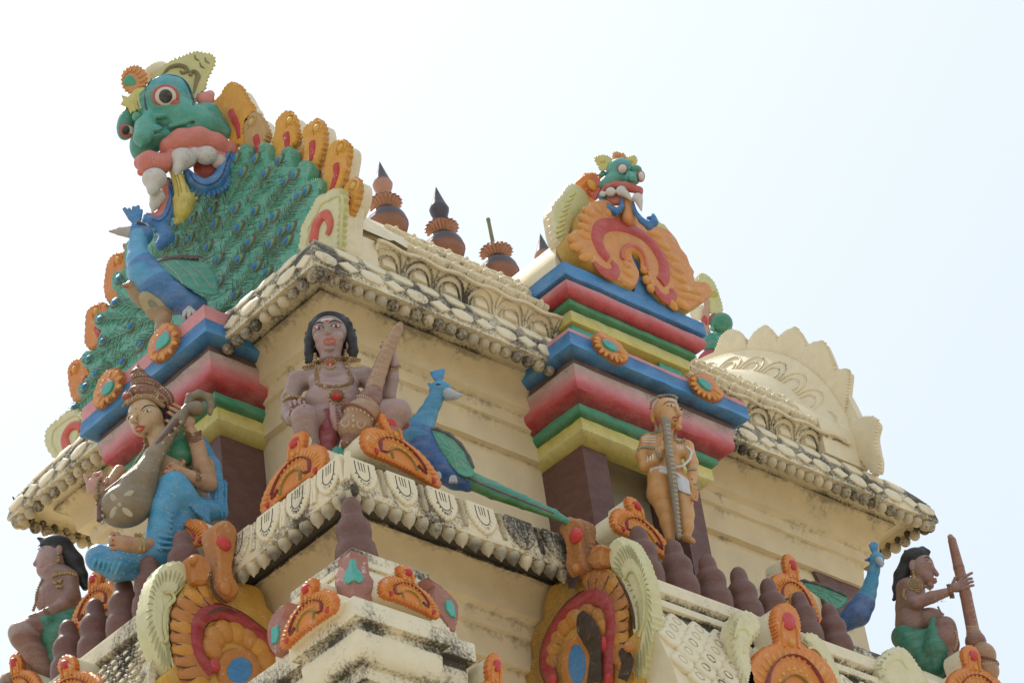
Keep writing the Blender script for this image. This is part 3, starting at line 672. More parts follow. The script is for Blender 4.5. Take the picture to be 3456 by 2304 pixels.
# ---- rosettes on the blue cornices
def rosette(zk, outl, teal, ax, v, label):
    O = np.mean([W2(p, ax, v) for p in Z(zk, *outl)], 0)
    root = thing('rosette', label, 'rosette', O, 'orange rosettes on the blue cornices')
    mb = MB(); ps = Z(zk, *outl); ps = cr(ps, 2)
    trace(mb, ps, ax, v, .035, lerp(ORA, BROWN, .35), .012, .03, .15, teeth=(.035, .010), colt=ORP)
    c = np.mean(Z(zk, *teal), 0); 
    for i in range(0, len(ps), 2):
        p = np.array(ps[i]); lobe(mb, tuple(c+(p-c)*.58), tuple(c+(p-c)*.97), ax, v-.035, .016, .014, ORP if i % 4 else lerp(ORA2, ORP, .3))
    trace(mb, [tuple(c+(np.array(p)-c)*1.28) for p in cr(Z(zk, *teal), 2)], ax, v-.03, .022, (.62, .20, .16), .008, .02)
    mb.build('petal_disc', WORN, root, 40)
    mb = MB(); trace(mb, cr(Z(zk, *teal), 3), ax, v-.045, .012, TEALJ, .006, .01); mb.build('teal_stone', ENAM, root)
rosette(16, [880, 70, 930, 20, 1000, 50, 1060, 80, 1130, 130, 1200, 180, 1240, 250, 1290, 300, 1300, 360, 1270, 415, 1200, 410, 1120, 370, 1020, 320, 950, 270, 890, 180, 870, 120], [995, 120, 1050, 115, 1120, 150, 1180, 210, 1175, 255, 1110, 240, 1030, 190], 'y', -.25, 'orange rosette with teal stone on the blue cornice, close below the upper pavilion corner')
rosette(17, [195, 60, 240, 130, 290, 190, 370, 240, 450, 275, 540, 290, 590, 265, 605, 200, 560, 160, 520, 100, 470, 40, 440, -20, 350, -60, 260, -50, 200, -20], [290, 0, 340, -15, 400, 20, 460, 80, 465, 130, 420, 140, 340, 80], 'y', -.25, 'orange rosette with teal stone on the blue cornice above the head of the standing statue')
rosette(2, [1005, 855, 1040, 820, 1085, 830, 1110, 870, 1105, 940, 1070, 1000, 1020, 1045, 965, 1050, 940, 1010, 950, 940, 975, 890], [1050, 870, 1055, 920, 1020, 960, 980, 980, 975, 940, 1000, 895, 1030, 870], 'x', -.18, 'orange rosette with teal stone on the left blue cornice, just below the cobra')
rosette(2, [640, 1165, 690, 1110, 740, 1105, 765, 1140, 760, 1200, 720, 1270, 670, 1310, 630, 1345, 600, 1320, 605, 1260, 625, 1200], [700, 1170, 705, 1205, 680, 1245, 645, 1262, 640, 1230, 660, 1190], 'x', -.18, 'orange rosette with teal stone on the left blue cornice beside the crown of the goddess')

# ---- big horseshoe gables of the lower roofs
OG = (.52, .20, .045)
def big_gable(zk, ax, v, label, base, crest, crest2, wing, red, inner, outer, blue, knobs, jewel, jr, balls, dk):
    pts = Z(zk, *base); O = np.mean([W2(p, ax, v) for p in pts], 0)
    root = thing('horseshoe_gable', label, 'gable ornament', O, 'big orange horseshoe gables')
    n = np.array(NRM[ax], float)
    mb = MB(); trace(mb, pts, ax, v+.03, .05, (.62, .36, .05), .02, .12, dk, k=2, colt=(.60, .33, .06)); mb.build('gilded_board', WORN, root, 40)
    mb = MB(); f = v-.02
    c = np.mean(Z(zk, *red), 0)
    for a_, b_ in outer:
        lobe(mb, Z(zk, *a_)[0], Z(zk, *b_)[0], ax, f, .075, .034, OG if random.random() < .6 else lerp(OG, ORA2, .5), dk, 1.12)
        o_ = 22; tline(mb, Z(zk, a_[0], a_[1]+o_, (a_[0]+b_[0])/2, (a_[1]+b_[1])/2+o_+10, b_[0], b_[1]+o_-6), ax, f-.024, [.003, .007, .004], (.10, .04, .02))
    tline(mb, Z(zk, *[q for a_, b_ in outer for q in ((a_[0]*.75+b_[0]*.25), (a_[1]*.75+b_[1]*.25))]), ax, f, .09, lerp(OG, BROWN, .10), flat=.3, d=dk)
    mb.build('outer_lobes', WORN, root, 40)
    mb = MB(); tline(mb, Z(zk, *[c_ for p in inner for c_ in p]), ax, f, .07, lerp(OG, BROWN, .2), flat=.3, d=dk)
    for p in inner: disc(mb, Z(zk, *p)[0], .084, ax, f, .040, lerp(OG, ORA2, random.random()*.7), dk)
    cb = np.array(Z(zk, *blue[:2])[0]); rx, ry = blue[2]/ZM[zk][2], blue[3]/ZM[zk][2]
    tline(mb, [tuple(cb+np.array([rx*1.35*math.cos(q), ry*1.18*math.sin(q)])) for q in np.linspace(0, 2*math.pi, 17)[:-1]], ax, f, .045, OG, closed=True, k=2, flat=.6)
    mb.build('inner_lobes', WORN, root, 40)
    mb = MB(); trace(mb, [tuple(cb+np.array([rx*math.cos(q), ry*math.sin(q)])) for q in np.linspace(0, 2*math.pi, 21)[:-1]], ax, f, .02, (.04, .22, .48), .008, .03); mb.build('blue_heart', ENAM, root)
    mb = MB(); tline(mb, Z(zk, *red), ax, f-.02, .052, DRED, flat=.45)
    for kx, ky, kr in knobs: disc(mb, Z(zk, kx, ky)[0], kr, ax, f-.03, .03, RED, asp=.85)
    mb.build('red_band', ENAM, root, 40)
    mb = MB(); tline(mb, [p for p in Z(zk, *red)], ax, f+.005, .066, (.10, .05, .03), flat=.3); mb.build('dark_outline', WORN, root)
    mb = MB(); trace(mb, Z(zk, *crest), ax, f-.02, .07, lerp(OG, BROWN, .2), .022, .05, dk+.1, k=2, colt=OG, teeth=(.05, .006))
    for bx, by, br in balls: disc(mb, Z(zk, bx, by)[0], br, ax, f-.08, .035, OG, dk)
    mb.build_split('crest', WORN, root, 40)
    mb = MB(); trace(mb, Z(zk, *crest2), ax, f-.01, .05, OG, .02, .05, dk, k=2); mb.build('small_crest', WORN, root, 40)
    mb = MB(); disc(mb, Z(zk, *jewel)[0], jr, ax, f-.095, .035, (.55, .03, .03)); mb.build('jewel', ENAM, root)
    mb = MB(); trace(mb, Z(zk, *wing), ax, v+.06, .07, lerp(YGR, PALE, .3), .03, .08, .1, k=2, teeth=(.05, .008), colt=lerp(YGR, PALE, .45))
    wc = cr(Z(zk, *wing), 1); cw = np.mean(wc, 0); nn = len(wc)
    sp = [tuple(cw+(np.array(p)-cw)*.45) for p in wc]
    tline(mb, sp[:nn*2//3], ax, v-.02, .012, YGR, k=2)
    for p_ in cr(Z(zk, *wing), 2): p_ = np.array(p_); q1 = cw+(p_-cw)*.90; q2 = cw+(p_-cw)*.62+np.array([3, -9]); tline(mb, [tuple(q1), tuple((q1+q2)/2+np.array([1, -3])), tuple(q2)], ax, v-.012, [.004, .007, .003], lerp(YGR, (.15, .13, .05), .45), k=2)
    mb.build('leaf_wing', WORN, root, 40)
    return root
big_gable(3, 'y', .62, 'big orange horseshoe gable with pale leaf on its left, left of the corner shrine',
    [960, 1600, 985, 1480, 1010, 1370, 1000, 1300, 1000, 1230, 1005, 1160, 1020, 1090, 1060, 1020, 1100, 970, 1200, 950, 1330, 980, 1470, 1010, 1520, 1060, 1545, 1140, 1590, 1190, 1600, 1290, 1640, 1400, 1640, 1600],
    [1210, 700, 1235, 660, 1290, 635, 1330, 660, 1360, 710, 1355, 780, 1345, 850, 1330, 920, 1340, 980, 1370, 1040, 1350, 1090, 1290, 1080, 1250, 1020, 1240, 940, 1240, 860, 1225, 780],
    [1090, 840, 1130, 825, 1175, 840, 1200, 870, 1220, 930, 1190, 1000, 1110, 990, 1100, 900],
    [970, 880, 1040, 880, 1085, 920, 1095, 970, 1050, 1020, 1000, 1080, 975, 1160, 965, 1250, 970, 1350, 985, 1440, 1000, 1500, 960, 1530, 920, 1450, 880, 1350, 850, 1250, 845, 1150, 860, 1050, 880, 980, 920, 910],
    [1240, 1500, 1175, 1420, 1150, 1320, 1155, 1230, 1200, 1170, 1290, 1150, 1400, 1190, 1500, 1260, 1580, 1330, 1625, 1400],
    [(1235, 1370), (1255, 1300), (1310, 1265), (1380, 1275), (1450, 1310), (1515, 1365), (1560, 1440)],
    [((1230, 1090), (1150, 990)), ((1200, 1110), (1080, 1040)), ((1160, 1150), (1040, 1100)), ((1140, 1200), (1010, 1170)), ((1130, 1260), (1005, 1240)), ((1130, 1320), (1005, 1310)), ((1140, 1380), (1015, 1380)), ((1160, 1440), (1030, 1450)), ((1190, 1500), (1050, 1530)), ((1210, 1550), (1100, 1600))],
    (1395, 1500, 75, 85), [(1255, 1465, .05)], (1310, 750), .055, [(1320, 1015, .05), (1130, 850, .03)], .1)
big_gable(10, 'x', 1.45, 'big sooty orange horseshoe gable with pale leaf on its right, below the standing statue',
    [60, 1640, 130, 1450, 150, 1350, 130, 1250, 170, 1130, 240, 1040, 240, 950, 270, 850, 310, 780, 420, 740, 560, 640, 640, 610, 740, 640, 800, 690, 860, 760, 880, 850, 890, 950, 880, 1050, 890, 1160, 900, 1240, 1000, 1140, 1040, 1170, 1030, 1290, 980, 1450, 930, 1640],
    [380, 330, 410, 290, 440, 240, 480, 255, 540, 260, 580, 310, 575, 400, 570, 480, 580, 560, 600, 640, 540, 700, 480, 740, 430, 650, 440, 540, 420, 440, 390, 390],
    [570, 600, 600, 550, 640, 470, 700, 455, 730, 480, 715, 510, 720, 560, 715, 620, 640, 650],
    [750, 560, 780, 470, 830, 420, 880, 405, 925, 440, 960, 500, 1000, 570, 1030, 660, 1060, 760, 1080, 880, 1090, 1000, 1090, 1200, 1060, 1400, 1000, 1600, 950, 1600, 970, 1300, 970, 1100, 950, 960, 900, 820, 850, 720, 790, 660],
    [270, 1540, 222, 1420, 235, 1270, 300, 1120, 390, 990, 490, 905, 600, 870, 690, 900, 740, 980, 752, 1080, 745, 1200, 725, 1350, 720, 1560],
    [(255, 1400), (270, 1290), (310, 1190), (370, 1100), (450, 1030), (560, 1000), (640, 1050), (665, 1140)],
    [((570, 780), (560, 640)), ((620, 790), (640, 640)), ((670, 810), (730, 680)), ((720, 850), (810, 740)), ((760, 900), (860, 820)), ((770, 970), (885, 920)), ((780, 1050), (885, 1020)), ((780, 1130), (880, 1120)), ((780, 1210), (880, 1220)), ((780, 1300), (900, 1330)), ((790, 1400), (930, 1380))],
    (490, 1420, 75, 170), [(680, 1255, .06), (275, 1540, .05), (735, 1530, .04)], (465, 375), .055, [(470, 640, .035), (895, 1275, .035)], .42)

def soot(nm, zk, ax, v, lines):
    for pts, r in lines:
        mb = MB(); tline(mb, Z(zk, *pts), ax, v, r, (.055, .028, .015), flat=.12, d=.5); o = mb.build('soot_streak', WORN, bpy.data.objects[nm], 60)
soot('horseshoe_gable', 3, 'y', .535, [([1232, 915, 1238, 980, 1262, 1045, 1330, 1098], [.004, .012, .014, .004]), ([1275, 790, 1268, 870, 1285, 960], [.003, .007, .003]), ([1215, 1170, 1290, 1128, 1400, 1160], [.003, .010, .003])])
soot('horseshoe_gable.001', 10, 'x', 1.365, [([405, 430, 430, 540, 452, 660, 430, 800], [.010, .03, .06, .035]), ([500, 1000, 530, 1090, 590, 1190, 620, 1330, 610, 1560], [.03, .075, .08, .05, .07]), ([820, 1300, 880, 1400, 840, 1540], [.02, .06, .05]), ([790, 700, 880, 860, 925, 1010, 940, 1130], [.004, .012, .014, .008])])
# leaves beside the large ornament of the right roof, cream crest behind
def leaf(zk, outl, ax, v, label, col=lerp(YGR, PALE, .5), t=.06, teeth=(.06, .014)):
    pts = Z(zk, *outl); O = np.mean([W2(p, ax, v) for p in pts], 0)
    mb = MB(); trace(mb, pts, ax, v+.02, .0, CREAM2, .02, .08, .1, k=2); trace(mb, pts, ax, v, t, col, .03, .02, .1, k=2, teeth=teeth)
    cw = np.mean(pts, 0); tline(mb, [tuple(cw+(np.array(p)-cw)*.55) for p in pts[:len(pts)*2//3]], ax, v-t, .010, lerp(col, YEL, .3), k=2)
    for p_ in cr(pts, 2): p_ = np.array(p_); q1 = cw+(p_-cw)*.88; q2 = cw+(p_-cw)*.64+np.array([2, -7]); tline(mb, [tuple(q1), tuple(q2)], ax, v-t+.004, [.006, .003], lerp(col, (.15, .13, .05), .5), k=0)
    o = mb.build('plaster_leaf', WORN, None, 40); tag(o, label, 'ornament', 'pale yellow leaves on the right roof'); return o
leaf(14, [20, 420, 40, 340, 60, 300, 110, 285, 180, 300, 220, 360, 240, 430, 200, 480, 160, 540, 150, 640, 170, 760, 200, 900, 120, 900, 60, 700, 30, 550], 'y', -1.16, 'pale yellow leaf left of the large orange arch ornament on the right roof')
leaf(14, [560, 500, 600, 460, 660, 465, 720, 510, 770, 580, 800, 650, 840, 720, 860, 800, 870, 900, 800, 900, 760, 740, 680, 620], 'y', -1.14, 'pale yellow leaf right of the large orange arch ornament on the right roof')
leaf(14, [1165, 720, 1200, 650, 1270, 580, 1350, 568, 1400, 600, 1440, 650, 1480, 710, 1530, 780, 1560, 860, 1400, 900, 1240, 880], 'y', -.95, 'pale yellow saw-edged leaf under the green skirt of the right guardian')

# ---- kirtimukha gable on the right pavilion
root = thing('scroll_gable', 'orange scroll gable with red curls on the blue pavilion, under the small green monster head', 'gable ornament', at(2180, 950, 'y', -.06))
mb = MB(); trace(mb, Z(7, 410, 700, 440, 660, 490, 640, 485, 570, 510, 520, 550, 480, 600, 465, 640, 460, 690, 500, 740, 530, 800, 560, 870, 600, 940, 620, 1000, 640, 1060, 670, 1110, 730, 1140, 790, 1180, 840, 1200, 900, 1230, 950, 1225, 1000, 1290, 1000, 1340, 1050, 1345, 1100, 1290, 1140, 1240, 1170, 1200, 1190, 1130, 1180, 1050, 1150, 990, 1100, 940, 1040, 910, 980, 895, 900, 870, 850, 815, 820, 830, 880, 865, 950, 860, 1010, 830, 1050, 770, 1040, 700, 1000, 620, 940, 540, 890, 470, 830, 420, 760), 'y', -.06, .07, (.55, .33, .06), .02, .10, .1, k=2, colt=ORP)
mb.build('scroll_board', WORN, root, 40)
mb = MB(); f = -.12
for a_, b_ in (((600, 560), (520, 490)), ((580, 600), (495, 545)), ((570, 650), (490, 600)), ((580, 700), (480, 660)), ((640, 540), (600, 470)), ((690, 560), (680, 500)), ((940, 660), (1050, 680)), ((990, 720), (1110, 770)), ((1040, 790), (1170, 850)), ((1080, 860), (1200, 930)), ((1090, 930), (1220, 990)), ((1110, 1010), (1330, 1060)), ((1120, 1060), (1330, 1110)), ((1110, 1100), (1240, 1160)), ((1070, 1090), (1150, 1170)), ((480, 700), (420, 700)), ((520, 740), (440, 760)), ((590, 800), (500, 830)), ((780, 860), (840, 880)), ((770, 900), (860, 950)), ((760, 960), (850, 1010)), ((940, 930), (915, 880)), ((960, 980), (920, 960)), ((990, 1030), (950, 1020))):
    lobe(mb, Z(7, *a_)[0], Z(7, *b_)[0], 'y', f, .042, .03, lerp(ORP, ORA2, random.random()*.5))
tline(mb, Z(7, 815, 850, 800, 800, 815, 765, 860, 755, 905, 790, 930, 850, 935, 900), 'y', f, .045, ORA, flat=.5)
trace(mb, Z(7, 800, 560, 810, 440, 840, 450, 870, 560, 860, 620, 830, 620), 'y', f, .04, ORP, .012, k=1)
mb.build('scroll_lobes', WORN, root, 40)
mb = MB()
tline(mb, Z(7, 690, 830, 645, 780, 618, 700, 635, 632, 690, 605, 780, 612, 880, 652, 960, 712, 1020, 790, 1058, 870, 1060, 950, 1035, 985), 'y', f-.01, [.05, .06, .06, .06, .055, .06, .06, .05], (.50, .07, .06), flat=.4)
tline(mb, Z(7, 600, 850, 645, 905, 715, 935, 745, 895, 712, 852), 'y', f-.01, [.02, .045, .05, .04, .03], (.50, .07, .06), flat=.4)
tline(mb, Z(7, 1005, 1010, 1030, 1065, 1085, 1100, 1122, 1075, 1108, 1030), 'y', f-.01, [.02, .04, .045, .04, .03], (.50, .07, .06), flat=.4)
tline(mb, Z(7, 788, 830, 785, 785, 815, 748, 860, 742, 915, 785, 940, 850, 945, 905), 'y', f-.02, .016, (.58, .14, .09))
disc(mb, Z(7, 835, 540)[0], .04, 'y', f-.05, .03, (.6, .2, .15)); mb.build('red_curls', ENAM, root, 40)
mb = MB(); trace(mb, Z(7, 812, 818, 850, 812, 880, 840, 900, 950, 950, 1050, 1060, 1170, 850, 1090, 870, 960), 'y', -.07, .012, BLUE, .005, .03); mb.build('blue_heart', ENAM, root)
mb = MB(); trace(mb, Z(7, 300, 520, 330, 460, 370, 420, 400, 370, 440, 350, 490, 370, 530, 420, 552, 470, 500, 520, 450, 570, 420, 640, 400, 720, 382, 755, 350, 740, 325, 680, 310, 600), 'y', .06, .0, CREAM2, .03, .07, .1, k=2); trace(mb, Z(7, 300, 520, 330, 460, 370, 420, 400, 370, 440, 350, 490, 370, 530, 420, 552, 470, 500, 520, 450, 570, 420, 640, 400, 720, 382, 755, 350, 740, 325, 680, 310, 600), 'y', .04, .05, CREAM2, .03, .02, .1, k=2, teeth=(.05, .010), colt=YGR)
for i in range(9):
    u = i/8; a_ = (330+95*u-20*math.sin(u*3), 690-270*u); lobe(mb, Z(7, a_[0]+10, a_[1])[0], Z(7, a_[0]+75-20*u, a_[1]-30)[0], 'y', -.01, .012, .012, lerp(YGR, YEL, .4))
mb.build('leaf_wing', WORN, root, 40)
mb = MB(); trace(mb, Z(7, 990, 590, 1050, 620, 1085, 680, 1130, 750, 1180, 830, 1215, 900, 1245, 985, 1150, 980, 1050, 850, 960, 700), 'y', .04, .04, YGR, .02, .1, .1, teeth=(.06, .014)); mb.build('leaf_wing', WORN, root, 40)
mb = MB(); trace(mb, Z(7, 510, 290, 560, 282, 600, 295, 650, 300, 660, 360, 625, 400, 605, 435, 570, 400, 540, 360, 520, 325), 'y', .02, .06, ORA, .02, .06, .1, k=1, teeth=(.04, .014))
disc(mb, Z(7, 588, 345)[0], .05, 'y', -.05, .02, ORA2); mb.build('ear_flame', WORN, root, 40)

# ---- brown plaster finials
FP = [(.105, -.02), (.118, .03), (.120, .07), (.112, .12), (.092, .155), (.096, .18), (.100, .21), (.094, .25), (.070, .285), (.060, .30), (.058, .34), (.050, .375), (.032, .40), (.008, .412)]
def finial(p, label, group, s=1.0, rot=0.0):
    root = thing('plaster_finial', label, 'finial', p, group)
    mb = MB(); mb.lathe(p, [(r*1.1*s, h*1.13*s) for r, h in FP], KUM, 22); o = mb.build('bulb_stack', OXID, root, 60); return root
G = 'brown bulbed finials along the right roof'; nr = ['nearest the big gable and partly behind its yellow leaf', 'second from the big gable, under the standing statue', 'third from the big gable, right of the white plinth', 'fourth from the big gable', 'fifth from the big gable, beside a hidden ornament', 'sixth, directly behind the crest of the large orange ornament', 'seventh and last, in front of the far peacock']
pr = [(1480, 1310), (1562, 1345), (1640, 1378), (1712, 1402), (1780, 1425), (1850, 1448), (1920, 1478)]
for i, (x, y) in enumerate(pr):
    q = at(x/.6806, y/.6806, 'y', -.70); q[2] = ZL-2.30; s = 1.02-.02*i
    if i == 0: fr = finial(q, 'brown plaster finial '+nr[0], G); b0 = np.array(q)
    else:
        o = fr.copy(); COL.objects.link(o); o.location = tuple(q); o['label'] = 'brown plaster finial '+nr[i]; o.scale = (s, s, s*random.uniform(.97, 1.03))
        for ch in list(fr.children): c = ch.copy(); COL.objects.link(c); c.parent = o; c.matrix_parent_inverse = ch.matrix_parent_inverse
G = 'brown bulbed finials along the left roof'; nr = ['highest of the left row, beside the crest of the big left gable', 'second from the big left gable, under the blue knee', 'third from the big left gable', 'fourth from the big left gable', 'lowest of the left row, in front of the green skirt']
pl = [(425, 1320), (348, 1375), (288, 1430), (222, 1480), (160, 1530)]
for i, (x, y) in enumerate(pl):
    q = at(x/.6806, y/.6806, 'x', -.62); q[2] = ZL-2.31
    o = fr.copy(); COL.objects.link(o); o.location = tuple(q); o['label'] = 'brown plaster finial '+nr[i]; o['group'] = G; o.scale = (1, 1, random.uniform(.97, 1.04))
    for ch in list(fr.children): c = ch.copy(); COL.objects.link(c); c.parent = o; c.matrix_parent_inverse = ch.matrix_parent_inverse

# ---- copper pots on the ridge
def gear(mb, c, r, n, z0, z1, rin, col):
    vs = []; 
    for i in range(n*2):
        a_ = math.pi*i/n; rr = r*1.04 if i % 2 == 0 else r*.80
        vs.append((c[0]+rr*math.cos(a_), c[1]+rr*math.sin(a_), c[2]+z1)); vs.append((c[0]+rin*math.cos(a_), c[1]+rin*math.sin(a_), c[2]+z0))
    m_ = n*2
    mb.add(vs, [(2*i, 2*((i+1) % m_), 2*((i+1) % m_)+1, 2*i+1) for i in range(m_)], col, .15)
CU = (.27, .12, .075); CUD = (.085, .07, .075); CUR = (.46, .23, .15)
def pot(x, kind, label):
    c = np.array([x, YC, 2.64+ZL]); SC = 1.24; root = thing('copper_finial', label, 'finial', (x, YC, 2.2+ZL), 'copper pot finials on the roof ridge')
    mb = MB(); r = .135
    pf = [(.07, -.42), (.06, -.30), (.05, -.16)]+[(r*math.cos(q), r*.92*math.sin(q)) for q in np.linspace(-1.2, -.02, 8)]+[(r+.004, .0), (r+.004, .012)]+[(r*math.cos(q), r*.92*math.sin(q)+.01) for q in np.linspace(.08, 1.25, 8)]+[(.04, .135), (.045, .155)]
    pf = [(a_*SC, b_*SC) for a_, b_ in pf]; mb.lathe(c, pf, CU, 28, cols=[CU]*12+[CUD]*(len(pf)-12)); mb.build('pot', COPR, root, 50)
    mb = MB(); gear(mb, c, .118*SC, 20, .135*SC, .185*SC, .06*SC, CUR); gear(mb, c, .112*SC, 20, .235*SC, .195*SC, .055*SC, lerp(CUR, CUD, .3))
    mb.lathe(c, [(a_*SC, b_*SC) for a_, b_ in [(.045, .14), (.062, .155), (.075, .17), (.06, .18), (.07, .20), (.05, .215), (.042, .24)]], CUR, 20); mb.build('toothed_collar', COPR, root, 30)
    mb = MB()
    if kind != 'rod':
        f_ = 1.0
        mb.lathe(c, [(a_*SC, b_*SC) for a_, b_ in [(.036, .235), (.042, .25), (.05, .28), (.062, .315), (.068, .345), (.055, .375), (.033, .44), (.014, .50), (.002, .54)]], CUD, 20, cols=[CUR if kind == 'a' else CUD]*5+[CUD]*4); mb.build('bud_tip', COPR, root, 50)
    else:
        mb.lathe(c, [(.018, .24), (.016, .54), (.019, .55), (.017, .575)], (.22, .20, .10), 10, axis=(-.06, .0, 1)); mb.build('bare_rod', COPR, root, 50)
pot(2.50, 'a', 'copper pot finial with pointed bud, nearest the peacock fan'); pot(3.11, 'b', 'copper pot finial with dark pointed bud, second on the ridge')
pot(3.71, 'rod', 'copper pot finial whose bud is missing, leaving a bare rod'); pot(4.29, 'a', 'copper finial of which only the dark tip shows behind the scroll gable')

# ---- corner shrine (kuta)
root = thing('corner_shrine', 'stained cream corner shrine with stepped slabs, domed top and brown leaves', 'shrine', (-.65, -.75, ZL-4.6))
kc = np.array([-.66, -.82])
def sq(h): return [(kc[0]-h, kc[1]-h), (kc[0]+h, kc[1]-h), (kc[0]+h, kc[1]+h), (kc[0]-h, kc[1]+h)]
mb = MB(); mb.sweep(sq(.36), [(.0, -3.72, .4), (-.012, -3.62, .3), (-.01, -3.52, .2), (.005, -3.43, .1), (.03, -3.34, .1), (.07, -3.27, .2), (.075, -3.26, .5), (.055, -3.255, .3), (.055, -3.22, .35), (.07, -3.215, .5), (.07, -3.15, .5), (.08, -3.14, .3), (.36, -3.10, .3)], col=PALE); mb.box((-.53, -.67, -3.13), (-.37, -.51, -2.85), KUM); dome = mb.build('dome', ORN, root, 40)
KP = [(-1.12, -1.27), (-.42, -1.27), (-.42, -1.20), (-.17, -1.20), (-.17, -.1), (-1.05, -.1), (-1.05, -.68), (-1.12, -.68)]
mb = MB(); mb.sweep(KP, [(.3, -3.58, .2), (.0, -3.605, .3), (-.002, -3.61, .3), (-.002, -3.725, .45), (.004, -3.73, .6), (.045, -3.735, .6), (.045, -3.775, .6), (.04, -3.79, .3), (.045, -3.86, .2), (.065, -3.915, .35), (.105, -3.95, .6), (.125, -3.955, .5), (.125, -4.02, .4), (.13, -4.03, .6), (.18, -4.035, .6), (.18, -4.12, .4), (.18, -4.5, .3)], col=PALE); slabs = mb.build('stepped_slabs', ORN, root, 40)
mb = MB(); mb.sweep([(-1.10, -1.24), (-.30, -1.24), (-.30, -.1), (-1.10, -.1)], [(.3, -4.17, .3), (.02, -4.175, .4), (.01, -4.18, .3), (.01, -4.32, .4), (.05, -4.34, .9), (.06, -4.8, .3)], col=PALE); mb.build('lower_slab', ORN, root, 40)
LB = (.36, .15, .11)
def fold(xv, yv, z): 
    q_ = np.array([xv, yv, z+ZL])-CAM; return (1728+F*np.dot(q_, RT)/np.dot(q_, FW), 1152-F*np.dot(q_, UP)/np.dot(q_, FW))
def corner_half(mb, pts, side, xv, yv, ztop, zbot, t, col, **kw):
    f1, f2 = fold(xv, yv, ztop), fold(xv, yv, zbot)
    trace(mb, [f1]+pts+[f2], 'y' if side > 0 else 'x', yv if side > 0 else xv, t, col, **kw)
mb = MB()
corner_half(mb, Z(12, 520, 470, 555, 510, 575, 545, 605, 585, 645, 625, 677, 675, 670, 730, 650, 775, 600, 795, 606, 875), 1, -1.035, -1.195, -3.24, -3.62, .002, LB, inset=.001, sink=.12, d=.1)
corner_half(mb, Z(12, 415, 485, 385, 540, 355, 610, 338, 690, 345, 750, 375, 795, 432, 800, 430, 890), -1, -1.035, -1.195, -3.24, -3.62, .002, LB, inset=.001, sink=.12, d=.1)
mb.build('corner_leaf', WORN, dome, 40); mb = MB()
trace(mb, Z(12, 1095, 665, 1180, 700, 1260, 760, 1340, 840, 1385, 900, 1392, 1000, 1370, 1080, 1360, 1150, 1310, 1130, 1250, 1030, 1200, 960, 1165, 870, 1165, 800, 1172, 750, 1140, 710), 'y', -1.16, .04, LB, .012, .14, .1, k=1, teeth=(.05, .006))
trace(mb, Z(5, 560, 1040, 500, 1080, 450, 1140, 425, 1220, 425, 1290, 440, 1350, 480, 1400, 505, 1370, 535, 1290, 548, 1210, 535, 1140, 550, 1080), 'x', -1.06, .04, LB, .012, .14, .1, k=1, teeth=(.05, .006))
mb.build_split('corner_leaf', WORN, dome, 40)
mb = MB()
corner_half(mb, Z(12, 520, 548, 560, 590, 588, 640, 580, 672, 550, 688), 1, -1.047, -1.207, -3.305, -3.44, .001, TEALJ, inset=.0005, sink=.03, d=0)
corner_half(mb, Z(12, 455, 552, 425, 600, 412, 650, 425, 685, 455, 695), -1, -1.047, -1.207, -3.305, -3.44, .001, TEALJ, inset=.0005, sink=.03, d=0)
trace(mb, Z(12, 1300, 850, 1345, 843, 1380, 900, 1388, 1000, 1345, 985, 1305, 925), 'y', -1.20, .012, TEALJ, .004, .02)
trace(mb, Z(5, 430, 1205, 470, 1190, 476, 1240, 462, 1300, 428, 1312), 'x', -1.10, .012, TEALJ, .004, .02)
mb.build_split('teal_stone', ENAM, dome, 40)
q = np.array([-.45, -.59, ZL-2.86]); o = fr.copy(); COL.objects.link(o); o.location = tuple(q); o.scale = (1.0, 1.0, 1.10); o['label'] = 'brown plaster finial on the corner shrine, its tip under the lower eaves'; o['group'] = 'brown bulbed finial of the corner shrine'
for ch in list(fr.children): c = ch.copy(); COL.objects.link(c); c.parent = o; c.matrix_parent_inverse = ch.matrix_parent_inverse

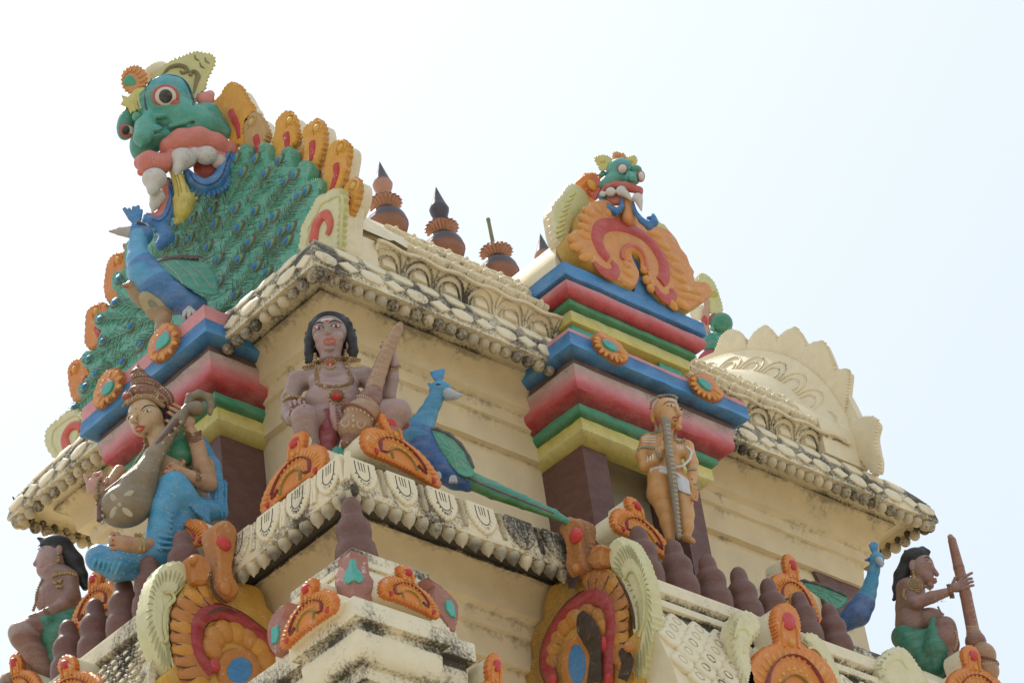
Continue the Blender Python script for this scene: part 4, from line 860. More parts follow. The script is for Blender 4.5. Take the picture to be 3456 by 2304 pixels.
# ================================================================== sculpture engine (smooth distance fields, surface nets)
class Sculpt:
    """zk: zoom key whose pixels are the unit; (x0, y0) base point; D0 depth in metres. Coordinates (x right, y down, d towards the viewer,
    d = 0 being the upright plane through the base point)"""
    def __init__(s, zk, x0, y0, D0, cell=3.0, k=14):
        X0, Y0, sc = ZM[zk]; px, py = X0+x0/sc, Y0+y0/sc
        r = ray(px, py); s.O = CAM+r*D0; ez = -r/np.linalg.norm(r)
        ex = RT-ez*np.dot(RT, ez); ex /= np.linalg.norm(ex); ey = np.cross(ez, ex)   # ey = up in picture
        s.s = D0*np.linalg.norm(r)/(F*sc)/(np.linalg.norm(r)**0); s.ex, s.ey, s.ez = ex, ey, ez; s.x0, s.y0 = x0, y0
        up = np.array([0, 0, 1.0]); a, b = np.dot(up, ex), np.dot(up, ey); l = math.hypot(a, b); s.ux, s.uy = a/l, b/l; s.tan = -np.dot(up, ez)/l
        s.cell, s.k, s.pr = cell, k, []
    def T(s, p):   # user point -> local frame (x right, y up, z to viewer)
        x, y = p[0]-s.x0, -(p[1]-s.y0); d = p[2] if len(p) > 2 else 0
        return np.array([x, y, d-s.tan*(x*s.ux+y*s.uy)])
    def w(s, q): return s.O+(s.ex*q[0]+s.ey*q[1]+s.ez*q[2])*s.s
    def P(s, x, y, d=0): return s.w(s.T((x, y, d)))
    def cap(s, p, q, r1, r2=None, col=None, k=None, sub=False):
        s.pr.append(('c', s.T(p), s.T(q), r1, r1 if r2 is None else r2, col, s.k if k is None else k, sub)); return s
    def line(s, pts, rs, col, k=None):
        for i in range(len(pts)-1): s.cap(pts[i], pts[i+1], rs[i] if isinstance(rs, (list, tuple)) else rs, rs[i+1] if isinstance(rs, (list, tuple)) else rs, col, k)
        return s
    def ell(s, c, r, col, ang=0, k=None, sub=False, tilt=None):
        a = math.radians(ang); t = math.atan(s.tan) if tilt is None else math.radians(tilt)
        A = np.array([[math.cos(a), math.sin(a), 0], [-math.sin(a), math.cos(a), 0], [0, 0, 1.0]])
        B = np.array([[1, 0, 0], [0, math.cos(t), -math.sin(t)], [0, math.sin(t), math.cos(t)]])
        s.pr.append(('e', s.T(c), A@B, np.array(r, float), None, col, s.k if k is None else k, sub)); return s
    def dist(s, pr, X):
        if pr[0] == 'c':
            _, a, b, r1, r2 = pr[:5]; ba = b-a; L = float(ba@ba)+1e-9; pa = X-a
            h = np.clip((pa@ba)/L, 0, 1); return np.sqrt(((pa-h[..., None]*ba)**2).sum(-1))-(r1+(r2-r1)*h)
        _, c, R, r = pr[:4]; q = (X-c)@R.T
        k0 = np.sqrt(((q/r)**2).sum(-1)); k1 = np.sqrt(((q/r**2)**2).sum(-1))+1e-9; return k0*(k0-1)/k1
    def bbox(s, pr):
        if pr[0] == 'c':
            m = max(pr[3], pr[4]); return np.minimum(pr[1], pr[2])-m, np.maximum(pr[1], pr[2])+m
        e = np.sqrt(((pr[2].T*pr[3])**2).sum(1)); return pr[1]-e, pr[1]+e
    def grid(s):
        lo = np.min([s.bbox(p)[0] for p in s.pr if not p[7]], 0)-s.cell*3; hi = np.max([s.bbox(p)[1] for p in s.pr if not p[7]], 0)+s.cell*3
        n = np.ceil((hi-lo)/s.cell).astype(int)+1; s.lo = lo; f = np.full(n, 1e3, np.float32)
        for p in s.pr:
            a, b = s.bbox(p); m = p[6]*1.2+s.cell*3
            i0 = np.maximum(0, np.floor((a-m-lo)/s.cell).astype(int)); i1 = np.minimum(n, np.ceil((b+m-lo)/s.cell).astype(int)+1)
            if (i1 <= i0).any(): continue
            ax = [lo[j]+s.cell*np.arange(i0[j], i1[j]) for j in range(3)]
            X = np.stack(np.meshgrid(*ax, indexing='ij'), -1); d = s.dist(p, X); sl = tuple(slice(i0[j], i1[j]) for j in range(3)); a_ = f[sl]; k = max(p[6], 1e-3)
            if p[7]: h = np.clip(.5-.5*(a_+d)/k, 0, 1); f[sl] = a_*(1-h)+(-d)*h+k*h*(1-h)
            else: h = np.clip(.5+.5*(a_-d)/k, 0, 1); f[sl] = a_*(1-h)+d*h-k*h*(1-h)
        s.f = f; return s
    def mesh(s, name, mat, parent, defcol=(.5, .5, .5), dirt=.1, disp=None, colw=1.5):
        s.grid(); f = s.f; ins = f < 0; n = f.shape
        c = np.zeros(tuple(x-1 for x in n), np.uint8); sm = np.zeros(c.shape+(3,), np.float32); cnt = np.zeros(c.shape, np.float32)
        for ax in range(3):
            o = [j for j in range(3) if j != ax]
            A = [slice(None)]*3; B = [slice(None)]*3; A[ax] = slice(0, -1); B[ax] = slice(1, None)
            fa, fb = f[tuple(A)], f[tuple(B)]; cr_ = (fa < 0) != (fb < 0); t = np.where(cr_, fa/(fa-fb+1e-12), 0)
            for u in (0, 1):
                for v in (0, 1):
                    sl = [slice(None)]*3; sl[o[0]] = slice(u, n[o[0]]-1+u); sl[o[1]] = slice(v, n[o[1]]-1+v)
                    m = cr_[tuple(sl)]; tt = t[tuple(sl)]
                    cnt += m
                    sm[..., ax] += m*tt; sm[..., o[0]] += m*u; sm[..., o[1]] += m*v
        act = cnt > 0; idx = -np.ones(c.shape, np.int64); idx[act] = np.arange(act.sum())
        ijk = np.argwhere(act).astype(np.float32); V = s.lo+s.cell*(ijk+sm[act]/cnt[act][:, None])
        faces = []
        for ax in range(3):
            o = [(ax+1) % 3, (ax+2) % 3]
            A = [slice(1, -1)]*3; B = [slice(1, -1)]*3; A[ax] = slice(0, -1); B[ax] = slice(1, None)
            fa, fb = ins[tuple(A)], ins[tuple(B)]; cr_ = fa != fb; q = np.argwhere(cr_)
            if len(q) == 0: continue
            base = q.copy(); base[:, o[0]] += 1; base[:, o[1]] += 1
            def gi(du, dv):
                z = base.copy(); z[:, o[0]] -= du; z[:, o[1]] -= dv; return idx[z[:, 0], z[:, 1], z[:, 2]]
            F4 = np.stack([gi(1, 1), gi(0, 1), gi(0, 0), gi(1, 0)], 1); fl = fa[cr_]
            F4[~fl] = F4[~fl][:, ::-1]; faces.append(F4)
        Fc = np.concatenate(faces); Fc = Fc[(Fc >= 0).all(1)]
        # colours
        cols = np.zeros((len(V), 3)); dm = np.full(len(V), 1e9); pc = [p for p in s.pr if p[5] is not None and not p[7]]
        D = np.stack([s.dist(p, V.astype(np.float64)) for p in pc], 1); D -= D.min(1, keepdims=True); Wt = np.exp(-D/colw)
        cols = (Wt@np.array([p[5][:3] for p in pc]))/Wt.sum(1, keepdims=True)
        Wd = s.O+(V[:, :1]*s.ex+V[:, 1:2]*s.ey+V[:, 2:]*s.ez)*s.s
        par = np.arange(len(V))        # connected pieces become objects of their own
        E_ = np.concatenate([Fc[:, [0, 1]], Fc[:, [1, 2]], Fc[:, [2, 3]]])
        while True:
            m_ = np.minimum(par[E_[:, 0]], par[E_[:, 1]]); p2 = par.copy(); np.minimum.at(p2, E_[:, 0], m_); np.minimum.at(p2, E_[:, 1], m_); p2 = p2[p2]
            if (p2 == par).all(): break
            par = p2
        last = None; fl = par[Fc[:, 0]]
        for lab in np.unique(fl):
            sel = fl == lab
            if sel.sum() < 40: continue
            F_ = Fc[sel]; ids, inv = np.unique(F_, return_inverse=True); F2 = inv.reshape(F_.shape); n_ = len(ids)
            me = bpy.data.meshes.new(name); me.vertices.add(n_); me.vertices.foreach_set('co', Wd[ids].astype(np.float32).ravel())
            me.loops.add(len(F2)*4); me.loops.foreach_set('vertex_index', F2.astype(np.int32).ravel()); me.polygons.add(len(F2)); me.polygons.foreach_set('loop_start', np.arange(0, len(F2)*4, 4, dtype=np.int32))
            me.polygons.foreach_set('use_smooth', [True]*len(F2)); me.update(calc_edges=True); me.validate()
            at_ = me.color_attributes.new('Col', 'FLOAT_COLOR', 'POINT'); at_.data.foreach_set('color', np.concatenate([cols[ids], np.full((n_, 1), dirt)], 1).astype(np.float32).ravel())
            me.materials.append(mat); o = bpy.data.objects.new(name, me); COL.objects.link(o); last = last or o
            if parent is not None: o.parent = parent; o.matrix_parent_inverse = Matrix.Translation(-Vector(BASE.get(parent.name, (0, 0, 0))))
        return last
    def on(s, x, y, off=0.0):
        """front surface of the finished figure at picture point x, y"""
        q = np.array([x-s.x0, -(y-s.y0)]); i, j = [int(round((q[a]-s.lo[a])/s.cell)) for a in range(2)]
        n = s.f.shape
        if not (0 <= i < n[0] and 0 <= j < n[1]): return s.P(x, y, 0)
        col = s.f[i, j]; z = np.where(col < 0)[0]
        if len(z) == 0:
            z = [int(np.argmin(col))]; return s.w((q[0], q[1], s.lo[2]+s.cell*z[0]))
        z = z[-1]; fa, fb = col[z], col[min(z+1, n[2]-1)]; t = fa/(fa-fb) if fb != fa else 0
        return s.w((q[0], q[1], s.lo[2]+s.cell*(z+t)+off))
    def tl(s, mb, pts, r, col, k=4, off=0, closed=False, flat=.6, d=0.0, seg=6):
        """painted/raised line following the surface"""
        p = [np.array(q, float) for q in pts]; p = cr(p, k, closed) if k and len(p) > 2 else p
        if closed: p = p+[p[0]]
        W = [s.on(q[0], q[1], off) for q in p]; n = len(W)
        rr = [np.interp(i/(n-1), np.linspace(0, 1, len(r)), r)*s.s for i in range(n)] if isinstance(r, (list, tuple)) else r*s.s
        mb.tube(W, rr, col, seg, d, flat, s.ez); return mb
    def dot(s, mb, x, y, r, col, h=.5, off=0, ang=0, d=0.0, seg=8):
        if isinstance(r, (int, float)): r = (r, r)
        a = math.radians(ang); A = (s.ex*math.cos(a)+s.ey*math.sin(a), -s.ex*math.sin(a)+s.ey*math.cos(a), s.ez)
        mb.ball(s.on(x, y, off), (r[0]*s.s, r[1]*s.s, h*min(r)*s.s), col, seg, 6, A, d); return mb
    def beads(s, mb, pts, r, step, col, k=4, closed=False, off=0):
        p = cr([np.array(q, float) for q in pts], k, closed) if len(pts) > 2 else [np.array(q, float) for q in pts]
        if closed: p = p+[p[0]]
        acc = 0; s.dot(mb, p[0][0], p[0][1], r, col, 1, off)
        for a, b in zip(p[:-1], p[1:]):
            l = np.linalg.norm(b-a); t = step-acc
            while t < l: q = a+(b-a)*t/l; s.dot(mb, q[0], q[1], r*random.uniform(.85, 1.1), lerp(col, (.5, .4, .2), random.random()*.3), 1, off); t += step
            acc = (acc+l) % step
        return mb
    def fplate(s, mb, pts, d, t, col, inset=3, sink=6, k=0, teeth=None, colt=None, dirt=.05):
        if k: pts = cr(pts, k)
        if teeth: pts = serr(pts, teeth[0], teeth[1])
        p = np.array([q[:2] for q in pts], float); n = len(p)
        ar = sum(p[i][0]*p[(i+1) % n][1]-p[(i+1) % n][0]*p[i][1] for i in range(n))
        if ar < 0: p = p[::-1]
        pi = offset_in(p, inset)
        vs = [s.P(q[0], q[1], d-sink) for q in p]+[s.P(q[0], q[1], d+t*.6) for q in p]+[s.P(q[0], q[1], d+t) for q in pi]
        fs = [(L*n+(i+1) % n, L*n+i, (L+1)*n+i, (L+1)*n+(i+1) % n) for L in range(2) for i in range(n)]
        fs += [tuple(reversed(range(2*n, 3*n))), tuple(range(n))]
        mb.add(vs, fs, [(*col, dirt)]*(2*n)+[(*(colt or col), dirt)]*n); return mb
def D_at(zk, x, y, ax, v):
    p = Z(zk, x, y)[0]; return depth_of(at(p[0], p[1], ax, v))
LILAC = (.30, .195, .17); TAN = (.50, .27, .11); DBR = (.24, .115, .085); HAIR = (.018, .019, .022); GOLDC = (.40, .28, .12); GOLDB = (.22, .11, .055); BEIGE = (.42, .33, .16)
SK = SKIN

# ================================================================== peacock with spread tail (left)
D0 = D_at(2, 1150, 760, 'x', -.02)
pc_root = thing('peacock', 'large blue peacock with a spread green tail fan, sitting on the pink ledge', 'peacock statue', at(*Z(2, 1150, 760)[0], 'x', -.02))
PB, PBL, PBD = (.035, .17, .40), (.085, .35, .58), (.02, .10, .30)
S = Sculpt(2, 1150, 760, D0, 4, 26)
S.ell((868, 235, 50), (72, 62, 60), (.03, .17, .42), -12); S.ell((905, 260, 50), (50, 60, 55), PB)
S.line([(865, 260, 50), (855, 340, 55), (865, 420, 50), (900, 500, 40), (960, 560, 30)], [58, 56, 74, 98, 105], PBL)
S.line([(900, 480, 40), (980, 590, 20), (1100, 660, 0), (1200, 690, -10), (1250, 690, -15)], [100, 110, 96, 66, 40], PB)
S.line([(1120, 690, 0), (1180, 770, 30)], [50, 30], PBD)
S.mesh('body', SK, pc_root)
mb = MB(); H = Sculpt(2, 1150, 760, D0, 3, 6); H.line([(800, 240, 60), (740, 236, 64), (682, 236, 66)], [38, 26, 7], (.42, .40, .37)); H.mesh('beak', SK, pc_root)
H = Sculpt(2, 1150, 760, D0, 3, 5)
for x, y in ((772, 92), (800, 96), (830, 84), (856, 78), (876, 104)): H.line([(850, 190, 52), ((850+x)/2, (190+y)/2+6, 52), (x, y, 52)], [20, 18, 13], (.03, .19, .42))
H.mesh('crest', SK, pc_root)
mb = MB(); S.dot(mb, 880, 192, (34, 15), (.05, .04, .04), .6, ang=-18); S.tl(mb, [(845, 190), (870, 180), (905, 188), (925, 205)], 4, (.6, .6, .6)); S.dot(mb, 878, 193, (14, 10), (.35, .05, .04), .8); mb.build('eye', ENAM, pc_root)
mb = MB(); wp = [(955, 442), (1060, 412), (1200, 420), (1290, 450), (1340, 520), (1358, 632), (1280, 635), (1180, 600), (1080, 530)]
S.fplate(mb, wp, 92, 26, (.05, .27, .19), 8, 40, 3)
for a_, b_ in (((1030, 440), (1140, 570)), ((1100, 430), (1240, 590)), ((1170, 430), (1320, 600))):
    mb.tube([S.P(*a_, 118), S.P((a_[0]+b_[0])/2+8, (a_[1]+b_[1])/2-6, 119), S.P(*b_, 118)], .005, (.35, .5, .42), 6, .5)
mb.tube([S.P(955, 438, 112), S.P(1060, 408, 112), S.P(1130, 400, 110), S.P(1240, 405, 108)], [.012, .016, .02, .02], (.13, .10, .10), 8, .7)
for i in range(7): mb.tube([S.P(1010+i*34, 412-4*math.sin(i), 118), S.P(1040+i*34, 396, 120), S.P(1060+i*34, 404, 118)], .009, (.16, .12, .12), 6, .6)
mb.build('wing', SK, pc_root, 50)
mb = MB()
for x in (1150, 1180, 1210): mb.tube([S.P(1175, 720, 40), S.P(x, 750, 60), S.P(x-8, 775, 66)], [.022, .02, .012], (.55, .53, .5), 8)
mb.build('foot', SK, pc_root, 50)
# tail fan
FXP = .43
fan = Z(1, 1060, 1010, 1120, 1010, 1150, 930, 1205, 870, 1240, 905, 1240, 985, 1285, 990, 1310, 915, 1352, 858, 1390, 900, 1385, 985, 1450, 995, 1485, 925, 1532, 890, 1567, 940, 1562, 1035, 1600, 1050, 1640, 1000, 1688, 1008, 1698, 1090, 1680, 1150, 1720, 1150, 1760, 1130, 1780, 1175, 1765, 1260, 1790, 1290, 1725, 1350, 1705, 1480, 1640, 1600, 1600, 1800)
fan += Z(2, 1840, 600, 1600, 700, 1300, 760, 1000, 1000, 700, 1330, 560, 1480, 470, 1440, 468, 1360, 500, 1310, 545, 1300, 512, 1270, 508, 1215, 545, 1175, 575, 1140, 575, 1110, 540, 1090, 523, 1040, 560, 990, 620, 985, 625, 930, 650, 870, 620, 850, 606, 800, 630, 752, 690, 742, 690, 730, 705, 715, 705, 690, 730, 655, 760, 640, 722, 610, 715, 545, 745, 492, 800, 478, 800, 330, 950, 200)
def P2W(p, h=0): q = at(p[0], p[1], 'x', FXP); q[0] = FXP-.035-h; return q
mb = MB(); trace(mb, fan, 'x', FXP, .035, FGREEN, .006, .05, .1, k=2)
fanob = mb.build('tail_fan', SK, pc_root, 40)
eyes = Z(1, 1145, 985, 1295, 990, 1475, 1000, 1200, 1090, 1370, 1100, 1590, 1115, 1520, 1160, 1680, 1235, 1625, 1270, 850, 1280, 985, 1250, 970, 1370, 820, 1440, 690, 1480, 1145, 1365, 1293, 1385, 1435, 1425, 990, 1480, 1170, 1510, 1350, 1490, 1500, 1535, 1565, 1510)
eyes += Z(2, 1020, 305, 1115, 320, 1215, 293, 1325, 347, 1055, 345, 1585, 315, 1715, 330, 1820, 310, 1390, 425, 1520, 425, 1628, 467, 1695, 505, 1395, 563, 1500, 645, 765, 548, 742, 695, 648, 800, 838, 850, 668, 937, 902, 965, 580, 1045, 790, 1070, 622, 1145, 555, 1222, 490, 1350)
cen = np.array(Z(2, 1080, 760)[0])
mbt = MB()
for e in eyes:
    mbs, mbe = MB(), MB()
    e = np.array(e); v = cen-e; L_ = np.linalg.norm(v); v /= L_
    if e[0] > 520: v = np.array([-.48, .88])*.75+v*.45; v /= np.linalg.norm(v)
    n_ = np.array([-v[1], v[0]]); A = P2W(e); T_ = P2W(e+v*10)-A; T_ /= np.linalg.norm(T_); Nn = np.array([-1, 0, 0.]); Sd = np.cross(Nn, T_)
    r = random.uniform(.92, 1.08)
    mbe.ball(A-T_*.006, (.044*r, .058*r, .014), (.10, .075, .06), 12, 6, (Sd, T_, Nn)); mbe.ball(A+Nn*.006, (.032*r, .046*r, .018), (.10, .35, .12), 12, 6, (Sd, T_, Nn)); mbe.ball(A+Nn*.013+T_*.008, (.024*r, .034*r, .020), (.02, .17, .46), 12, 6, (Sd, T_, Nn))
    ln = min(L_*.8, 120)
    mbs.tube([P2W(e+v*12, .003), P2W(e+v*ln*.5+n_*3, .004), P2W(e+v*ln, .002)], [.006, .005, .003], (.28, .46, .30), 5, .5, Nn)
    for i in range(int(ln/6)):
        t_ = 10+i*6+random.uniform(-2.5, 2.5); w_ = random.uniform(12, 30)
        for sg in (-1, 1):
            p0 = e+v*t_+n_*sg*3; p1 = e+v*(t_-w_*.8)+n_*sg*w_
            mbt.tube([P2W(p0, .001), P2W(p1, .0005)], [.0042, .0016], (.07, .14, .09) if random.random() < .7 else (.10, .42, .26), 4, .5, Nn)
    mbe.build('tail_eye', ENAM, fanob, 60); mbs.build('quill', SK, fanob)
    # barbs around the eye
    for q in range(10):
        a_ = q*math.pi/5; p0 = e+np.array([math.cos(a_), math.sin(a_)])*13; p1 = e+np.array([math.cos(a_), math.sin(a_)])*random.uniform(19, 26)
        mbt.tube([P2W(p0, .001), P2W(p1, .0)], [.004, .0015], (.07, .10, .07), 4, .5, Nn)
mbt.build('barbs', SK, fanob)
# brushed vanes all over the fan
mbt = MB(); fp_ = np.array([(p[0], p[1]) for p in cr(fan, 2)])
def inside(x, y):
    c = False; j = len(fp_)-1
    for i in range(len(fp_)):
        if (fp_[i][1] > y) != (fp_[j][1] > y) and x < (fp_[j][0]-fp_[i][0])*(y-fp_[i][1])/(fp_[j][1]-fp_[i][1])+fp_[i][0]: c = not c
        j = i
    return c
for i in range(2000):
    x, y = random.uniform(250, 1100), random.uniform(470, 1400)
    if not inside(x, y): continue
    v = cen-np.array([x, y]); v /= np.linalg.norm(v)
    if x > 520: v = np.array([-.48, .88])*.75+v*.45; v /= np.linalg.norm(v)
    a_ = math.radians(random.choice([-1, 1])*random.uniform(22, 48)); dv = np.array([v[0]*math.cos(a_)-v[1]*math.sin(a_), v[0]*math.sin(a_)+v[1]*math.cos(a_)]); l_ = random.uniform(14, 34)
    if not inside(x-dv[0]*l_, y-dv[1]*l_): continue
    mbt.tube([P2W((x, y), .0005), P2W((x-dv[0]*l_, y-dv[1]*l_), .0005)], [.0036, .0014], random.choice([(.06, .12, .08), (.05, .18, .11), (.09, .40, .26), (.04, .20, .12)]), 4, .5, (-1, 0, 0))
mbt.build('vanes', SK, fanob)
# light notches on the feather tips
mb = MB()
for c_, a0 in (((1215, 925), -70), ((1350, 920), -72), ((1530, 955), -68), ((1660, 1060), -60), ((1745, 1190), -50)):
    c_ = np.array(Z(1, *c_)[0])
    for q in range(-4, 5):
        if q == 0: continue
        a_ = math.radians(a0+q*20); dv = np.array([math.cos(a_), math.sin(a_)]); mb.tube([P2W(c_+dv*12, .002), P2W(c_+dv*24, .002)], .0038, (.35, .55, .38), 4, .5)
mb.build('tip_notches', SK, fanob)

# ---- cobra
D0 = D_at(2, 1000, 860, 'x', -.16)
r_ = thing('cobra', 'brown cobra with spread hood rising in front of the large blue peacock', 'snake statue', at(*Z(2, 1000, 860)[0], 'x', -.16))
S = Sculpt(2, 1000, 880, D0, 3, 12); CB = (.34, .21, .10)
S.ell((905, 650, 10), (165, 78, 34), CB, -50); S.ell((990, 730, 10), (95, 85, 34), CB, -60)
S.line([(880, 590, 20), (820, 574, 30), (775, 578, 34)], [32, 27, 12], CB); S.line([(1020, 780, 10), (1000, 850, 0), (1000, 900, -10)], [50, 36, 34], CB)
S.mesh('body', SK, r_)
mb = MB()
for rx, ry, cl in ((110, 60, (.42, .36, .20)), (84, 46, (.20, .22, .15)), (62, 34, (.40, .37, .22)), (44, 26, (.13, .17, .13))):
    S.dot(mb, 955, 700, (rx, ry), cl, .16+.25*(1-rx/110), 0, -42, seg=20)
mb.tube([S.P(800, 588, 52), S.P(760, 582, 56)], .004, (.4, .05, .04), 5)
mb.build('hood_marking', SK, r_, 60)

# ---- peacock on the corner ledge
def small_peacock(zk, base, ax, v, label, head, hr, neck, nr_, body, br, beak, crest, wing, wd, feet, tail=None, eye=None, cellk=3.2, ear=None):
    D0 = D_at(zk, *base, ax, v); root = thing('peacock', label, 'peacock statue', at(*Z(zk, *base)[0], ax, v))
    S = Sculpt(zk, base[0], base[1], D0, cellk, 22)
    S.ell(head, hr, (.04, .27, .46)); S.line(neck, nr_, (.035, .24, .40)); S.line(body, br, PBD)
    if ear: S.cap(ear[0], ear[1], 16, 12, (.05, .25, .5), k=6)
    S.mesh('body', SK, root)
    H = Sculpt(zk, base[0], base[1], D0, 2.6, 6); H.line(beak[0], beak[1], (.40, .44, .46)); H.mesh('beak', SK, root)
    H = Sculpt(zk, base[0], base[1], D0, 2.6, 5)
    for x, y in crest[1:]: H.line([crest[0], ((crest[0][0]+x)/2, (crest[0][1]+y)/2, crest[0][2]), (x, y, crest[0][2])], [17, 19, 16], (.04, .25, .48))
    H.mesh('crest', SK, root)
    mb = MB(); 
    if eye: S.dot(mb, eye[0], eye[1], (20, 9), (.03, .02, .02), .6, ang=eye[2]); mb.build('eye', ENAM, root)
    mb = MB(); S.fplate(mb, wing, wd, 22, (.05, .30, .20), 8, 50, 2, colt=(.08, .36, .24))
    c_ = np.mean([w_[:2] for w_ in wing], 0)
    for i in range(0, len(wing)):
        p = np.array(wing[i][:2]); q = c_+(p-c_)*.78; g_ = c_+(p-c_)*.2; mb.tube([S.P(g_[0], g_[1], wd+22), S.P(q[0], q[1], wd+22)], .0045, (.22, .45, .33), 5, .5)
    n = len(wing)//2
    for i in range(n):
        a_, b_ = wing[i], wing[i+1]; mb.tube([S.P(a_[0], a_[1], wd+20), S.P((a_[0]+b_[0])/2, (a_[1]+b_[1])/2-10, wd+26), S.P(b_[0], b_[1], wd+20)], [.010, .014, .010], (.18, .13, .13), 6, .7)
    mb.build('wing', SK, root, 50)
    if feet:
        mb = MB()
        for x, y in feet:
            for e in (-16, 0, 16): mb.tube([S.P(x, y-25, 60), S.P(x+e*.6, y, 80), S.P(x+e*1.3, y+26, 84)], [.018, .018, .010], (.5, .5, .48), 8)
        mb.build('feet', SK, root, 50)
    if tail:
        T_ = Sculpt(zk, base[0], base[1], D0, 3.6, 16); T_.line(tail[0], tail[1], (.045, .27, .19)); T_.line([(p[0], p[1]+tail[1][i]*.7, p[2]-4) for i, p in enumerate(tail[0])], [r*.6 for r in tail[1]], (.06, .22, .04)); T_.mesh('tail', SK, root)
        mb = MB(); T_.tl(mb, [(p[0], p[1]-2) for p in tail[0][:-1]], 6, (.16, .05, .05)); mb.build('tail_stripe', SK, root)
    return root
def ov4(x, y): return ((x/.6806-700)*1.96, (y/.6806-900)*1.96)
t0, t1, t2, t3, t4 = ov4(1075, 1098), ov4(1130, 1122), ov4(1200, 1150), ov4(1270, 1178), ov4(1325, 1210)
small_peacock(4, (1560, 1400), 'y', -.18, 'blue peacock with crest raised and long green tail lying along the ledge',
    (1538, 800, 40), (74, 64, 54), [(1530, 820, 40), (1490, 900, 40), (1450, 980, 35), (1405, 1070, 30), (1390, 1150, 30)], [54, 54, 66, 96, 122],
    [(1395, 1140, 30), (1430, 1250, 20), (1530, 1330, 10), (1640, 1400, 0), (1720, 1440, -10)], [116, 122, 96, 74, 50],
    ([(1590, 835, 50), (1640, 845, 52), (1684, 840, 52)], [46, 28, 9]), [(1530, 748, 40), (1486, 690), (1502, 686), (1520, 682), (1540, 676), (1558, 672)],
    [(1478, 1068), (1560, 1090), (1640, 1140), (1705, 1215), (1760, 1330), (1745, 1392), (1660, 1370), (1580, 1270), (1520, 1180)], 92, [(1520, 1370), (1625, 1400)],
    ([(t0[0]-60, t0[1]-20, 0), (*t0, 0), (*t1, -20), (*t2, -40), (*t3, -60), (*t4, -80)], [48, 54, 52, 40, 28, 12]), (1527, 770, -5), ear=((1490, 780, 40), (1465, 765, 40)))
small_peacock(11, (780, 1150), 'y', -.10, 'blue peacock seen from the front beside the brown panel, near the right guardian',
    (972, 565, 40), (62, 56, 60), [(965, 590, 40), (945, 670, 30), (925, 760, 20), (895, 850, 10), (860, 930, 0)], [48, 46, 54, 68, 88],
    [(860, 930, 0), (810, 1010, -10), (740, 1060, -20), (700, 1100, -30)], [92, 104, 80, 60],
    ([(990, 580, 90), (1005, 605, 110), (1010, 625, 118)], [34, 26, 12]), [(955, 520, 40), (925, 455), (940, 440), (958, 440), (972, 452)],
    [(345, 745), (430, 755), (520, 780), (640, 828), (728, 870), (722, 925), (640, 978), (540, 900), (440, 830)], 30, None, None, (912, 572, 80), ear=((910, 570, 40), (886, 574, 40)))

# ================================================================== guardian on the corner
def world_depth(p): return depth_of((p[0], p[1], p[2]+ZL))
def hand_fingers(H, fingers, r, col):
    for f in fingers: H.line(f, [r, r*.92, r*.75][:len(f)] if len(f) <= 3 else [r]*(len(f)-1)+[r*.7], col, k=3)
D0 = world_depth((-.02, -.14, -1.75)); G_ = thing('guardian_statue', 'mauve seated guardian statue with long black hair, gold necklaces and a mace at the corner', 'statue', S_loc := at(*Z(4, 800, 1230)[0], 'y', -.12))
S = Sculpt(4, 800, 1230, D0, 3.2, 26); C1, C2 = LILAC, (.36, .225, .20)
S.ell((835, 740, 30), (180, 120, 95), C1); S.ell((835, 880, 60), (196, 150, 120), C2); S.ell((800, 1010, 40), (175, 90, 110), C1)
S.line([(600, 750, 30), (1045, 720, 30)], [68, 66], C1); S.cap((810, 520, 45), (815, 620, 40), 66, 78, C1)
S.ell((740, 760, 100), (78, 62, 40), C2, k=20); S.ell((930, 760, 100), (78, 62, 40), C2, k=20)
S.line([(590, 755, 40), (540, 880, 40), (535, 975, 70)], [66, 58, 50], C1); S.line([(535, 980, 80), (560, 1010, 130), (600, 930, 190)], [50, 44, 34], C1, k=14)
S.line([(1050, 725, 40), (1120, 810, 50), (1195, 860, 90)], [68, 56, 50], C1); S.line([(1195, 860, 90), (1225, 740, 130), (1238, 640, 150)], [50, 42, 32], C1, k=14)
S.line([(740, 1040, 90), (640, 1000, 230)], [100, 88], C2); S.line([(645, 1005, 235), (655, 1080, 200), (690, 1190, 160)], [88, 78, 58], C1)
S.line([(900, 1040, 90), (1050, 990, 130), (1250, 960, 190)], [100, 102, 92], C2); S.line([(1255, 970, 190), (1200, 1060, 170), (1080, 1110, 170), (960, 1090, 190)], [84, 66, 50, 36], C1)
S.line([(860, 1060, 215), (838, 1000, 225), (825, 915, 225)], [34, 30, 22], (.38, .20, .18), k=8)
hand_fingers(S, [[(560, 925, 250), (548, 905, 275), (556, 925, 292)], [(585, 915, 255), (578, 892, 283), (582, 915, 300)], [(610, 912, 255), (608, 888, 283), (612, 912, 300)], [(632, 918, 250), (636, 896, 275), (642, 915, 290)]], 13, C2)
S.cap((600, 930, 190), (598, 920, 250), 32, 30, C1, k=8)
S.cap((1238, 640, 150), (1215, 560, 150), 33, 38, C2, k=8)
hand_fingers(S, [[(1185, 560, 165), (1150, 520, 200), (1190, 492, 215)], [(1200, 545, 165), (1180, 505, 212), (1225, 500, 222)], [(1215, 535, 165), (1190, 520, 216), (1235, 520, 224)], [(1240, 545, 160), (1250, 490, 190), (1200, 465, 205)], [(1185, 590, 165), (1150, 570, 200), (1180, 545, 220)]], 12, (.42, .20, .19))
